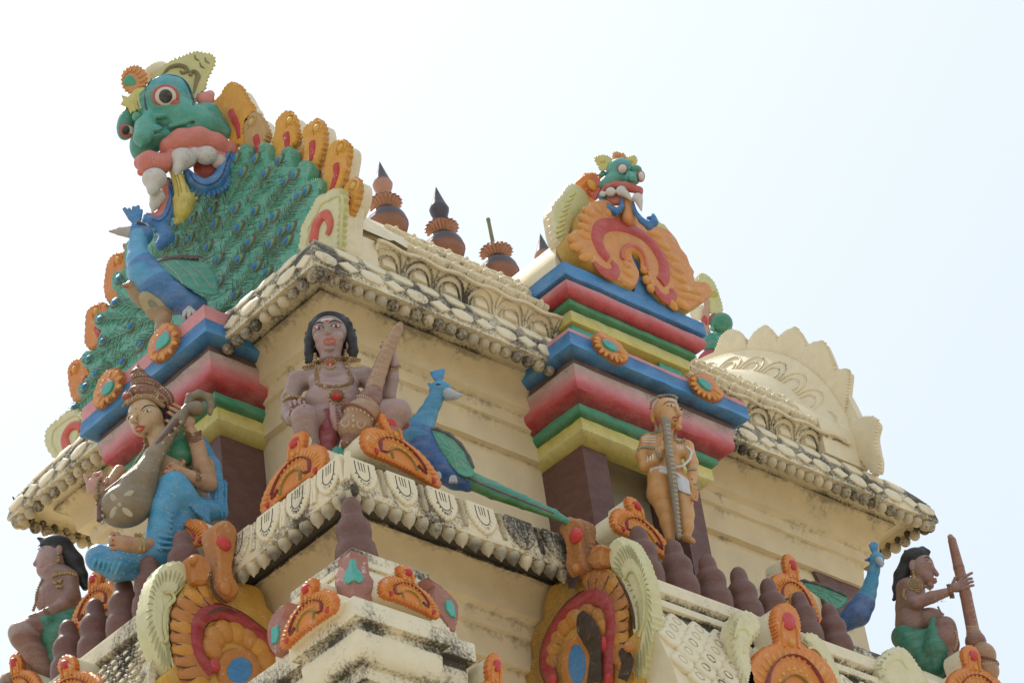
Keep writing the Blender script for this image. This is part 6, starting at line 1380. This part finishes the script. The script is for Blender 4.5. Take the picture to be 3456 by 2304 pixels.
H.line([(1200, 1200, 0), (1250, 1250, 0), (1380, 1220, 40)], [110, 120, 90], GS); H.line([(1425, 1060, 70), (1440, 1180, 100), (1440, 1300, 100), (1440, 1440, 60)], [30, 70, 100, 80], GS); H.line([(1250, 1260, 20), (1400, 1420, 30), (1480, 1520, 20)], [110, 100, 50], GS)
H.mesh('skirt', SK, G_, dirt=.15)
mb = MB(); S.tl(mb, [(1365, 560), (1385, 550), (1412, 560)], [3, 7, 4], HAIR, off=1); S.tl(mb, [(1375, 582), (1398, 572), (1424, 586)], 3, (.06, .03, .03), off=2); S.dot(mb, 1408, 590, (20, 12), (.5, .35, .3), .6, 0, ang=-25); S.dot(mb, 1416, 592, (6, 8), (.03, .02, .02), .7, 2); mb.build_split('eye', ENAM, G_)
mb = MB(); S.tl(mb, [(1420, 722), (1440, 730), (1458, 722)], [3, 9, 6], (.45, .13, .09), off=2); mb.build('lips', ENAM, G_)
mb = MB()
for j, r in enumerate((13, 14, 18)): S.dot(mb, 1272+j*4, 672+j*24, r, GOLDC, 1, 8)
for r_ in (0, 18, 36, 56):
    for q in range(max(1, int(r_*.45))): a_ = q*2*math.pi/max(1, int(r_*.45)); S.dot(mb, 1288+r_*math.cos(a_), 775+r_*.8*math.sin(a_), 8, GOLDC, 1, 5)
S.beads(mb, [(1200, 820), (1195, 870), (1215, 900)], 13, 20, GOLDC); S.beads(mb, [(1340, 790), (1370, 790), (1410, 815)], 13, 18, GOLDC); S.beads(mb, [(1300, 830), (1320, 835)], 11, 16, GOLDC)
for o_ in (0, 18): S.tl(mb, [(1545+o_, 775), (1562+o_, 830), (1575+o_, 890)], 11, GOLDB, off=3)
S.beads(mb, [(1560, 780), (1575, 830), (1590, 885)], 8, 18, GOLDC, off=8); S.beads(mb, [(1470, 960), (1490, 1000), (1515, 1020)], 10, 14, GOLDC, off=4); S.beads(mb, [(1600, 1160), (1612, 1200), (1608, 1260), (1590, 1310)], 13, 18, (.5, .28, .15), off=4)
for i in range(34): S.dot(mb, random.uniform(1400, 1540), random.uniform(850, 920), random.uniform(2.5, 5), (.42, .30, .16), .4, 0)
mb.build_split('jewellery', GOLD, G_)
M_ = thing('mace', 'upright brown mace in the outstretched hand of the right guardian', 'mace', at(*Z(11, 1780, 1500)[0], 'y', -.3), 'maces of the guardian statues')
H = Sculpt(11, 1350, 1450, D0, 3.6, 10); MR = (.27, .10, .05)
H.line([(1578, 385, 60), (1590, 410, 60)], [24, 30], MC); H.line([(1592, 420, 60), (1640, 640, 70), (1690, 860, 70), (1735, 1120, 60)], [34, 44, 48, 52], MR); H.line([(1740, 1150, 55), (1755, 1215, 50)], [54, 74], MC); H.cap((1758, 1235, 50), (1762, 1245, 50), 84, 84, MC2, k=4)
H.ell((1815, 1350, 50), (105, 112, 100), MC, 0); H.ell((1830, 1400, 50), (112, 24, 106), MC2, -10, k=4); H.ell((1840, 1470, 50), (100, 100, 90), MC)
H.mesh('shaft', SK, M_, dirt=.1)
mb = MB()
for i in range(8): H.dot(mb, 1695+i*12, 1120-abs(i-3.5), (5, 5), WD, .6, 2)
for i in range(9): H.dot(mb, 1745+i*22, 1418-i*2, (7, 9), WD, .5, 2)
for i in range(6): H.dot(mb, 1728+i*8, 900+i*40, (5, 8), WD, .5, 1)
mb.build('painted_dots', ENAM, M_)

# ================================================================== left guardian, seen from the side
D0 = D_at(3, 330, 1440, 'x', -.30); G_ = thing('guardian_statue', 'brown guardian statue in a green skirt at the left edge, facing left, seen from behind', 'statue', at(*Z(3, 330, 1440)[0], 'x', -.30))
S = Sculpt(3, 330, 1440, D0, 3.0, 22)
S.ell((285, 850, 0), (82, 100, 80), (.36, .22, .2), 8, k=8); S.ell((255, 905, 0), (50, 52, 55), (.36, .22, .2), k=22); S.line([(222, 830, 0), (200, 872, 0)], [14, 16], (.34, .19, .17), k=10); S.ell((232, 892, 0), (20, 17, 24), (.42, .19, .16), k=8); S.ell((262, 940, 0), (26, 24, 30), K2, k=12)
S.ell((334, 790, 66), (22, 42, 16), (.36, .2, .18), 0, k=5)
S.cap((320, 900, -20), (340, 960, -20), 55, 78, K2); S.line([(340, 980, -10), (350, 1080, -10), (380, 1160, -10)], [108, 112, 118], K1); S.ell((270, 1080, -20), (70, 90, 70), K2)
S.line([(395, 960, 60), (410, 1060, 90), (375, 1110, 110)], [58, 50, 44], K1); S.line([(375, 1110, 110), (290, 1160, 130), (235, 1180, 140)], [42, 34, 28], K2, k=10)
S.ell((200, 1190, 140), (48, 24, 30), K1, 15, k=6); hand_fingers(S, [[(170, 1195, 145), (145, 1208, 145), (126, 1222, 140)], [(175, 1200, 155), (150, 1215, 155), (132, 1225, 148)]], 10, K1)
S.ell((145, 1290, 120), (98, 80, 80), (.33, .22, .18), -30); S.line([(300, 1230, 60), (180, 1270, 110)], [78, 80], K1); S.line([(150, 1310, 120), (210, 1400, 100), (270, 1500, 70)], [80, 66, 54], K1)
S.mesh('body', SK, G_, dirt=.05)
H = Sculpt(3, 330, 1440, D0, 3.2, 16)
H.ell((320, 770, -5), (98, 72, 82), HAIR, -10); H.line([(240, 730, 10), (212, 718, 10)], [22, 8], HAIR); H.line([(350, 780, -10), (420, 860, -20), (465, 940, -25), (490, 1010, -25)], [68, 60, 40, 20], HAIR); H.line([(315, 780, 50), (312, 815, 50)], [24, 12], HAIR)
for i in range(14): H.cap((395+i*7.5, 745+i*20, -10), (396+i*7.5, 747+i*20, -10), 15, 15, HAIR, k=4)
H.mesh('hair', OXID, G_, dirt=0)
H = Sculpt(3, 330, 1440, D0, 3.6, 18)
H.line([(430, 1195, -10), (370, 1225, 30), (260, 1235, 110), (200, 1225, 130)], [88, 88, 64, 30], GS); H.line([(400, 1230, 20), (330, 1330, 70), (310, 1430, 60)], [105, 105, 60], GS); H.mesh('skirt', SK, G_, dirt=.15)
mb = MB(); S.tl(mb, [(213, 768), (232, 756), (262, 758)], [2, 5, 3], HAIR, off=1); S.dot(mb, 228, 788, (15, 9), (.6, .52, .5), .6, 0, ang=20); S.dot(mb, 222, 788, (6, 8), (.03, .02, .02), .7, 2); S.tl(mb, [(210, 785), (228, 776), (246, 780)], 2.5, (.1, .03, .03), off=2); mb.build_split('eye', ENAM, G_)
mb = MB(); S.tl(mb, [(222, 888), (234, 884), (248, 880)], [5, 7, 3], (.5, .2, .15), off=2); mb.build('lips', ENAM, G_)
mb = MB()
for j, r in enumerate((9, 10, 14)): S.dot(mb, 333, 815+j*20, r, GOLDC, 1, 8)
S.beads(mb, [(300, 948), (340, 935), (390, 930), (435, 940)], 10, 15, GOLDC, off=3); 
for q in range(14): S.dot(mb, 328+22*math.cos(q), 960+40*math.sin(q*1.3)+10, 10, GOLDC, 1, 6)
S.tl(mb, [(245, 1130), (270, 1160), (292, 1195)], 10, GOLDB, off=4); S.beads(mb, [(240, 970), (222, 1010), (210, 1050), (205, 1100), (190, 1150)], 10, 15, (.3, .2, .12), off=6)
mb.build_split('jewellery', GOLD, G_)
M_ = thing('mace', 'brown mace head peeping out at the lower left corner beside the left guardian', 'mace', at(*Z(3, 30, 1560)[0], 'x', -.5), 'maces of the guardian statues')
H = Sculpt(3, 60, 1600, D0, 3.6, 10); H.ell((62, 1580, 60), (70, 90, 70), MC); H.ell((62, 1600, 60), (76, 16, 76), MC2, k=4); H.mesh('head', SK, M_, dirt=.3)

# ================================================================== green monster masks
MG, MG2, MBL = (.055, .33, .25), (.04, .26, .185), (.06, .36, .40); SAL = (.62, .20, .155); TOOTH = (.62, .59, .53)
D0 = D_at(1, 650, 1250, 'x', .12); K_ = thing('monster_mask', 'huge green fanged monster face with yellow crest above the peacock fan', 'mask statue', at(*Z(1, 650, 1250)[0], 'x', .12))
S = Sculpt(1, 650, 1250, D0, 6, 36)
S.ell((700, 690, 60), (300, 165, 190), MG, -24); S.ell((560, 620, 60), (250, 240, 190), MG2, 0); S.ell((605, 460, 90), (168, 140, 130), MBL, 12, k=16); S.line([(900, 660, 40), (1040, 780, 10)], [120, 50], MG2)
S.ell((300, 700, 30), (80, 150, 120), MG2, -18, k=24); S.ell((420, 880, 60), (110, 140, 130), MG2)
S.line([(480, 640, 200), (430, 740, 260), (410, 820, 300)], [60, 75, 70], MG, k=30); S.ell((470, 790, 250), (105, 60, 80), MG, 20, k=24); S.cap((400, 850, 300), (398, 885, 300), 36, 14, MG, k=16)
S.ell((560, 830, 120), (90, 70, 90), MG, 30)
S.ell((585, 505, 190), (80, 70, 36), (.25, .05, .04), 0, k=6, sub=True)
for pts in ([(470, 660, 262), (540, 690, 240), (640, 690, 222)], [(500, 780, 300), (600, 760, 240), (700, 730, 240), (800, 700, 215)], [(880, 600, 150), (820, 640, 200), (760, 660, 215)]): 
    for a_, b_ in zip(pts[:-1], pts[1:]): S.cap(a_, b_, 16, 14, None, k=14, sub=True)
for pts, r_ in (([(450, 590, 190), (436, 480, 190), (490, 385, 200), (590, 345, 200), (690, 365, 180), (750, 430, 150), (782, 530, 130)], 16), ([(460, 650, 268), (530, 655, 268), (610, 640, 240)], 20), ([(620, 730, 232), (720, 705, 230), (830, 660, 205)], 20)): S.line(pts, r_, MG if r_ > 16 else MBL, k=16)
S.line([(640, 700, 190), (760, 640, 180), (880, 650, 120)], [36, 40, 30], MG, k=24); S.ell((520, 660, 200), (60, 50, 50), MG2, 0, k=20)
S.mesh('head', SK, K_, dirt=.15, colw=8)
H = Sculpt(1, 650, 1250, D0, 5, 28)
H.line([(605, 885, 190), (700, 845, 195), (830, 830, 165), (960, 865, 115), (1080, 920, 60), (1135, 965, 40)], [70, 92, 94, 80, 52, 18], SAL); H.line([(630, 955, 190), (760, 915, 180), (900, 920, 140), (1020, 965, 90), (1100, 985, 60)], [40, 30, 30, 28, 16], (.66, .26, .20), k=12); H.ell((640, 990, 60), (150, 80, 90), (.30, .06, .05)); H.ell((820, 960, 50), (200, 70, 80), (.34, .07, .05))
H.line([(405, 1010, 200), (460, 1010, 240), (545, 1020, 225), (620, 975, 195)], [60, 88, 76, 50], SAL); H.line([(400, 1080, 180), (470, 1060, 230), (560, 1060, 210)], [30, 30, 24], SAL, k=12)
H.ell((900, 1060, 0), (110, 80, 60), (.36, .07, .05)); H.line([(600, 1180, 60), (590, 1300, 50), (560, 1420, 60), (440, 1410, 60)], [50, 56, 50, 26], SAL)
H.mesh('lips', WORN, K_, dirt=.2)
T_ = Sculpt(1, 650, 1250, D0, 5, 12)
T_.ell((712, 978, 205), (102, 88, 76), TOOTH); T_.line([(695, 1010, 205), (668, 1065, 212), (658, 1104, 216)], [70, 38, 6], TOOTH); T_.ell((888, 952, 165), (86, 76, 66), TOOTH); T_.line([(905, 965, 165), (966, 978, 170)], [52, 6], TOOTH); T_.ell((985, 1000, 100), (60, 60, 50), (.6, .5, .44)); T_.ell((800, 935, 180), (50, 46, 44), TOOTH)
T_.ell((500, 1130, 250), (94, 86, 78), TOOTH); T_.line([(495, 1150, 250), (488, 1215, 255), (482, 1236, 256)], [74, 44, 14], TOOTH)
T_.line([(520, 1270, 130), (500, 1320, 120), (482, 1380, 110)], [62, 40, 6], TOOTH); T_.line([(570, 1330, 60), (565, 1390, 60), (560, 1425, 60)], [36, 28, 8], TOOTH)
T_.mesh('tooth', WORN, K_, dirt=.35)
mb = MB(); S.dot(mb, 585, 505, (104, 92), (.45, .10, .08), .22, 30, seg=20); S.dot(mb, 650, 556, (56, 30), (.45, .10, .08), .3, 2, ang=-24, seg=16); mb.build('eyelid', ENAM, K_); mb = MB(); S.tl(mb, [(446, 610), (430, 540), (434, 450), (480, 372), (580, 334), (690, 352), (752, 415), (788, 520), (792, 570)], [10, 8, 5, 4, 4, 6, 10, 14, 8], (.02, .05, .07), off=-2); mb.build('brow_outline', ENAM, K_)
mb = MB(); c_ = S.on(585, 505, 34)
for rx, ry, cl, h in ((84, 76, (.66, .60, .54), .35), (62, 61, (.02, .02, .022), .56)): mb.ball(c_+S.ez*(2 if rx < 80 else 0)*S.s, (rx*S.s, ry*S.s, h*ry*S.s), cl, 24, 12, (S.ex, S.ey, S.ez))
S.dot(mb, 290, 765, (62, 52), (.45, .10, .08), .3, 4, ang=-30, seg=16); S.dot(mb, 302, 760, (54, 40), (.66, .60, .54), .45, 6, ang=-30, seg=16); S.dot(mb, 285, 762, (32, 36), (.02, .02, .022), .5, 12, ang=-20, seg=16)
mb.build_split('eye', ENAM, K_, 60)
mb = MB(); YC1 = (.60, .52, .16)
S.fplate(mb, [(480, 365), (500, 305), (560, 255), (640, 208), (700, 182), (810, 140), (870, 150), (930, 160), (965, 200), (950, 260), (920, 320), (895, 380), (885, 440), (830, 480), (800, 540), (770, 470), (720, 390), (640, 345), (560, 330)], 40, 34, YC1, 10, 60, 2, teeth=(38, 16), colt=(.58, .53, .22))
for pts, r in (([(560, 330), (610, 275), (680, 255), (735, 270), (745, 300), (715, 315), (695, 295)], [6, 20, 24, 24, 20, 16, 10]), ([(800, 470), (815, 400), (830, 340), (810, 305), (780, 310), (775, 335)], [6, 16, 24, 24, 20, 14])):
    q = cr(pts, 4, False); mb.tube([S.P(x, y, 80) for x, y in q], [np.interp(i/(len(q)-1), np.linspace(0, 1, len(r)), r)*S.s for i in range(len(q))], (.55, .44, .20), 8, .6, S.ez)
for p in ((860, 250), (820, 190), (900, 210)): mb.tube([S.P(p[0]-12, p[1]-22, 76), S.P(p[0]-6, p[1]+4, 82), S.P(p[0]+22, p[1]+24, 76)], 5*S.s, (.40, .35, .12), 6, .6)
mb.build('crest', WORN, K_, 40)
H = Sculpt(1, 650, 1250, D0, 6, 20); H.ell((530, 320, -60), (125, 100, 110), CREAM2, 20); H.ell((690, 420, -60), (150, 150, 90), CREAM2); H.mesh('crown_back', ORN, K_)
mb = MB(); S.fplate(mb, [(345+95*math.cos(q), 368+110*math.sin(q)) for q in np.linspace(0, 2*math.pi, 22)[:-1]], 150, 40, ORA, 12, 50, 0, teeth=(34, 14), colt=ORP)
for q in np.linspace(0, 2*math.pi, 15)[:-1]: mb.tube([S.P(325+62*math.cos(q), 390+82*math.sin(q), 196), S.P(342+84*math.cos(q), 370+98*math.sin(q), 192)], [.007, .010], ORP, 6)
mb.build('medallion', WORN, K_, 40)
mb = MB(); mb.ball(S.P(311, 400, 192), (46*S.s, 66*S.s, 16*S.s), (.05, .38, .24), 18, 8, (S.ex, S.ey, S.ez)); mb.build('medallion_stone', ENAM, K_)
mb = MB(); S.fplate(mb, [(250, 490), (300, 505), (340, 455), (400, 430), (440, 450), (452, 540), (470, 630), (425, 655), (370, 605), (322, 640), (300, 590), (240, 562), (262, 530)], 190, 36, YC1, 12, 60, 2)
for a_, b_ in (((370, 480), (400, 600)), ((330, 530), (350, 620)), ((415, 470), (435, 590))): mb.tube([S.P(*a_, 226), S.P(*b_, 232)], .012, YC1, 6)
mb.ball(S.P(365, 660, 240), 36*S.s, (.10, .36, .24), 12, 8); mb.build('brow_ornament', WORN, K_, 50)
H = Sculpt(1, 650, 1250, D0, 5, 14); H.ell((885, 515, 70), (70, 66, 34), SAL); H.ell((925, 480, 66), (34, 38, 26), (.66, .3, .25)); H.mesh('ear', SK, K_)
mb = MB()
for x, y in ((762, 600), (785, 605), (808, 598), (832, 588), (852, 578)): mb.ball(S.P(x, y, 130), 19*S.s, (.20, .45, .36), 10, 8)
mb.build('ear_beads', ENAM, K_)
H = Sculpt(1, 650, 1250, D0, 5, 14); TY = (.62, .50, .10)
H.line([(620, 1010, 140), (670, 1120, 150), (700, 1220, 140), (720, 1290, 120)], [34, 46, 56, 70], TY); H.line([(715, 1300, 110), (700, 1380, 90), (668, 1450, 70)], [86, 66, 22], TY)
for x, y in ((795, 1240), (812, 1275), (800, 1320), (775, 1360), (740, 1400), (705, 1440), (650, 1400), (650, 1460)): H.cap((720, 1330, 100), (x, y, 80), 20, 12, TY, k=10)
H.mesh('tongue', SK, K_, dirt=.1)
mb = MB()
for pts in ([(640, 1040), (680, 1130), (700, 1230)], [(670, 1040), (715, 1130), (740, 1230)], [(650, 1100), (672, 1180), (680, 1260)]): H.tl(mb, pts, 4, (.35, .26, .06), off=1)
H.tl(mb, [(700, 1360), (690, 1310), (715, 1280), (738, 1300), (725, 1345)], 6, (.6, .5, .2), off=1); mb.build('tongue_lines', ENAM, bpy.data.objects['tongue'])
H = Sculpt(1, 650, 1250, D0, 5, 14); BS = (.035, .18, .42)
def scroll(H, pts, r, n, tr):
    q = cr([np.array(p, float) for p in pts], 5, False); H.line([tuple(p) for p in q], r, BS, k=10)
H.line([(745, 1090, 110), (790, 1150, 110), (870, 1190, 100), (960, 1160, 90), (1020, 1080, 80), (1060, 980, 70), (1085, 910, 60)], [36, 52, 58, 62, 58, 48, 30], BS)
for q in np.linspace(.1, 1, 16):
    a_ = math.pi*(1.05-q*1.0); H.cap((890+150*math.cos(a_), 1100+100*math.sin(a_), 90), (890+190*math.cos(a_), 1110+138*math.sin(a_), 86), 18, 14, BS, k=8)
H.line([(600, 1140, 90), (625, 1250, 90), (610, 1370, 90), (550, 1460, 90), (480, 1450, 90), (445, 1410, 90), (425, 1440, 90)], [24, 32, 38, 44, 40, 26, 20], BS)
for x, y in ((655, 1330), (640, 1400), (600, 1470), (560, 1510), (500, 1520), (648, 1260)): H.cap((600+(x-600)*.4, 1400+(y-1400)*.5, 88), (x, y, 84), 26, 14, BS, k=10)
H.line([(560, 1500, 80), (590, 1560, 70), (540, 1620, 66)], [50, 56, 40], BS)
H.mesh('blue_scroll', SK, K_, dirt=.1)
mb = MB(); H.tl(mb, [(762, 1085), (800, 1145), (880, 1178), (960, 1150), (1010, 1085), (1045, 990), (1075, 925)], 7, (.01, .05, .16), off=1); H.tl(mb, [(610, 1180), (630, 1270), (600, 1380), (545, 1440), (480, 1430)], 6, (.01, .05, .16), off=1); mb.build_split('scroll_groove', ENAM, K_)

D0 = D_at(7, 780, 480, 'y', -.16); K_ = thing('monster_mask', 'small green monster head with white eyes and teeth on top of the scroll gable', 'mask statue', at(*Z(7, 780, 480)[0], 'y', -.16))
S = Sculpt(7, 780, 480, D0, 3.2, 16)
S.ell((765, 245, 20), (88, 84, 78), MG, -5); S.ell((780, 210, 60), (62, 46, 50), MBL, k=10); S.ell((725, 320, 20), (110, 58, 70), MG, 28); S.ell((875, 245, 50), (40, 34, 40), MG2); S.ell((850, 300, 60), (56, 44, 50), MG); S.line([(830, 270, 90), (858, 300, 120)], [22, 26], MG, k=10); S.ell((655, 270, 10), (26, 26, 16), MG2, 0, k=4); S.ell((700, 400, -30), (90, 60, 40), MG2)
S.mesh('head', SK, K_, dirt=.1)
H = Sculpt(7, 780, 480, D0, 3.2, 12); H.line([(640, 400, 40), (680, 355, 60), (740, 340, 80), (800, 345, 90), (840, 360, 90), (895, 380, 80), (905, 400, 70)], [14, 22, 26, 26, 30, 26, 14], (.48, .10, .08)); H.ell((745, 440, 10), (70, 45, 30), SAL); H.line([(810, 440, 10), (830, 560, -10)], [40, 50], ORP); H.mesh('lips', SK, K_)
T_ = Sculpt(7, 780, 480, D0, 3, 8)
for x, y, r in ((655, 402, 22), (708, 388, 34), (780, 382, 38), (885, 425, 34)): T_.ell((x, y, 90), (r, r, r*.8), TOOTH)
T_.line([(805, 400, 95), (840, 434, 95)], [26, 10], TOOTH); T_.line([(895, 450, 85), (910, 512, 80)], [26, 5], TOOTH); T_.mesh('tooth', SK, K_, dirt=.15)
mb = MB()
for x, y, rx, ry in ((783, 236, 36, 40), (907, 285, 28, 40)): mb.ball(S.P(x, y, 96), (rx*S.s, ry*S.s, 26*S.s), (.36, .07, .05), 14, 8, (S.ex, S.ey, S.ez)); mb.ball(S.P(x+2, y, 108), ((rx-7)*S.s, (ry-8)*S.s, 26*S.s), (.66, .62, .58), 14, 8, (S.ex, S.ey, S.ez))
mb.build_split('eye', ENAM, K_, 60)
for nm, pts, cl in (('crest', [(598, 168), (615, 150), (650, 140), (690, 152), (716, 175), (700, 225), (640, 245), (625, 215)], YC1), ('crest', [(795, 170), (820, 155), (850, 142), (870, 150), (882, 185), (862, 222), (835, 240), (805, 210)], YC1), ('top_flame', [(718, 160), (728, 125), (745, 118), (765, 130), (785, 126), (805, 150), (790, 172), (740, 178)], ORP), ('ear_flame', [(545, 300), (600, 292), (660, 300), (650, 350), (615, 420), (600, 440), (560, 380)], (.60, .12, .06))):
    mb = MB(); S.fplate(mb, pts, 20, 26, cl, 6, 30, 2, teeth=(22, 8)); S_c = np.mean(pts, 0); mb.ball(S.P(S_c[0], S_c[1], 46), (22*S.s, 16*S.s, 10*S.s), cl, 10, 6, (S.ex, S.ey, S.ez)); mb.build(nm, WORN, K_, 40)
H = Sculpt(7, 780, 480, D0, 3, 8)
H.line([(632, 410, 50), (660, 460, 60), (700, 500, 64), (745, 518, 64), (780, 490, 64), (786, 435, 64)], [10, 20, 24, 24, 18, 10], BS); H.line([(852, 455, 60), (870, 520, 50), (910, 575, 40), (960, 610, 36), (995, 590, 36), (985, 560, 36), (955, 560, 36)], [8, 14, 20, 28, 26, 20, 12], BS); H.cap((985, 545, 36), (1010, 575, 36), 16, 8, BS)
for x, y in ((690, 522), (720, 536), (750, 540), (778, 520)): H.cap((735, 505, 60), (x, y, 56), 12, 8, BS, k=4)
H.mesh('blue_scroll', SK, K_, dirt=.05)

D0 = D_at(15, 700, 1300, 'x', 5.9); K_ = thing('monster_mask', 'far green monster head seen from behind between the scroll gable and cream tabs', 'mask statue', at(*Z(15, 700, 1300)[0], 'x', 5.9))
S = Sculpt(15, 700, 1300, D0, 6, 30); S.ell((830, 860, 60), (170, 190, 120), (.03, .22, .12), 0); S.ell((720, 1150, 60), (230, 170, 110), (.03, .24, .19)); S.cap((900, 900, 60), (980, 1000, 60), 60, 40, (.07, .32, .22))
for x, y in ((690, 940), (735, 1010), (785, 1080)): S.ell((x, y, 180), (34, 44, 30), (.08, .36, .24), 30, k=6)
S.mesh('head', SK, K_)
mb = MB(); S.fplate(mb, [(480, 150), (500, 85), (560, 85), (620, 120), (700, 200), (750, 300), (800, 450), (850, 660), (760, 720), (640, 680), (600, 500), (550, 350), (500, 250)], 20, 40, YGR, 10, 30, 2, teeth=(50, 16)); mb.ball(S.P(720, 420, 70), (50*S.s, 70*S.s, 24*S.s), (.5, .45, .12), 12, 8, (S.ex, S.ey, S.ez)); mb.build('crest', WORN, K_, 40)
mb = MB(); S.fplate(mb, [(395, 200), (440, 140), (500, 90), (520, 200), (530, 340), (490, 360), (430, 300)], 0, 20, CREAM2, 10, 60, 2); S.fplate(mb, [(345, 700), (400, 640), (560, 560), (560, 700), (510, 810), (400, 790)], 0, 20, CREAM2, 10, 60, 2); mb.build_split('crown_back', ORN, K_, 40)
mb = MB(); S.fplate(mb, [(560, 510), (640, 500), (640, 600), (650, 750), (640, 900), (700, 1140), (590, 1130), (560, 900), (510, 810), (540, 700)], 60, 30, (.55, .32, .2), 8, 30, 2); mb.build('neck', WORN, K_, 40)
mb = MB(); S.fplate(mb, [(540, 760), (575, 730), (610, 780), (610, 880), (570, 840), (530, 810)], 95, 14, RED, 8, 20, 2); S.fplate(mb, [(630, 800), (660, 730), (730, 690), (700, 800), (650, 890)], 95, 14, (.4, .06, .05), 8, 20, 2); S.fplate(mb, [(440, 1440), (500, 1330), (580, 1262), (680, 1250), (770, 1300), (650, 1340), (630, 1400), (540, 1400)], 130, 30, (.42, .04, .06), 8, 40, 2); mb.build_split('red_lip', ENAM, K_, 40)
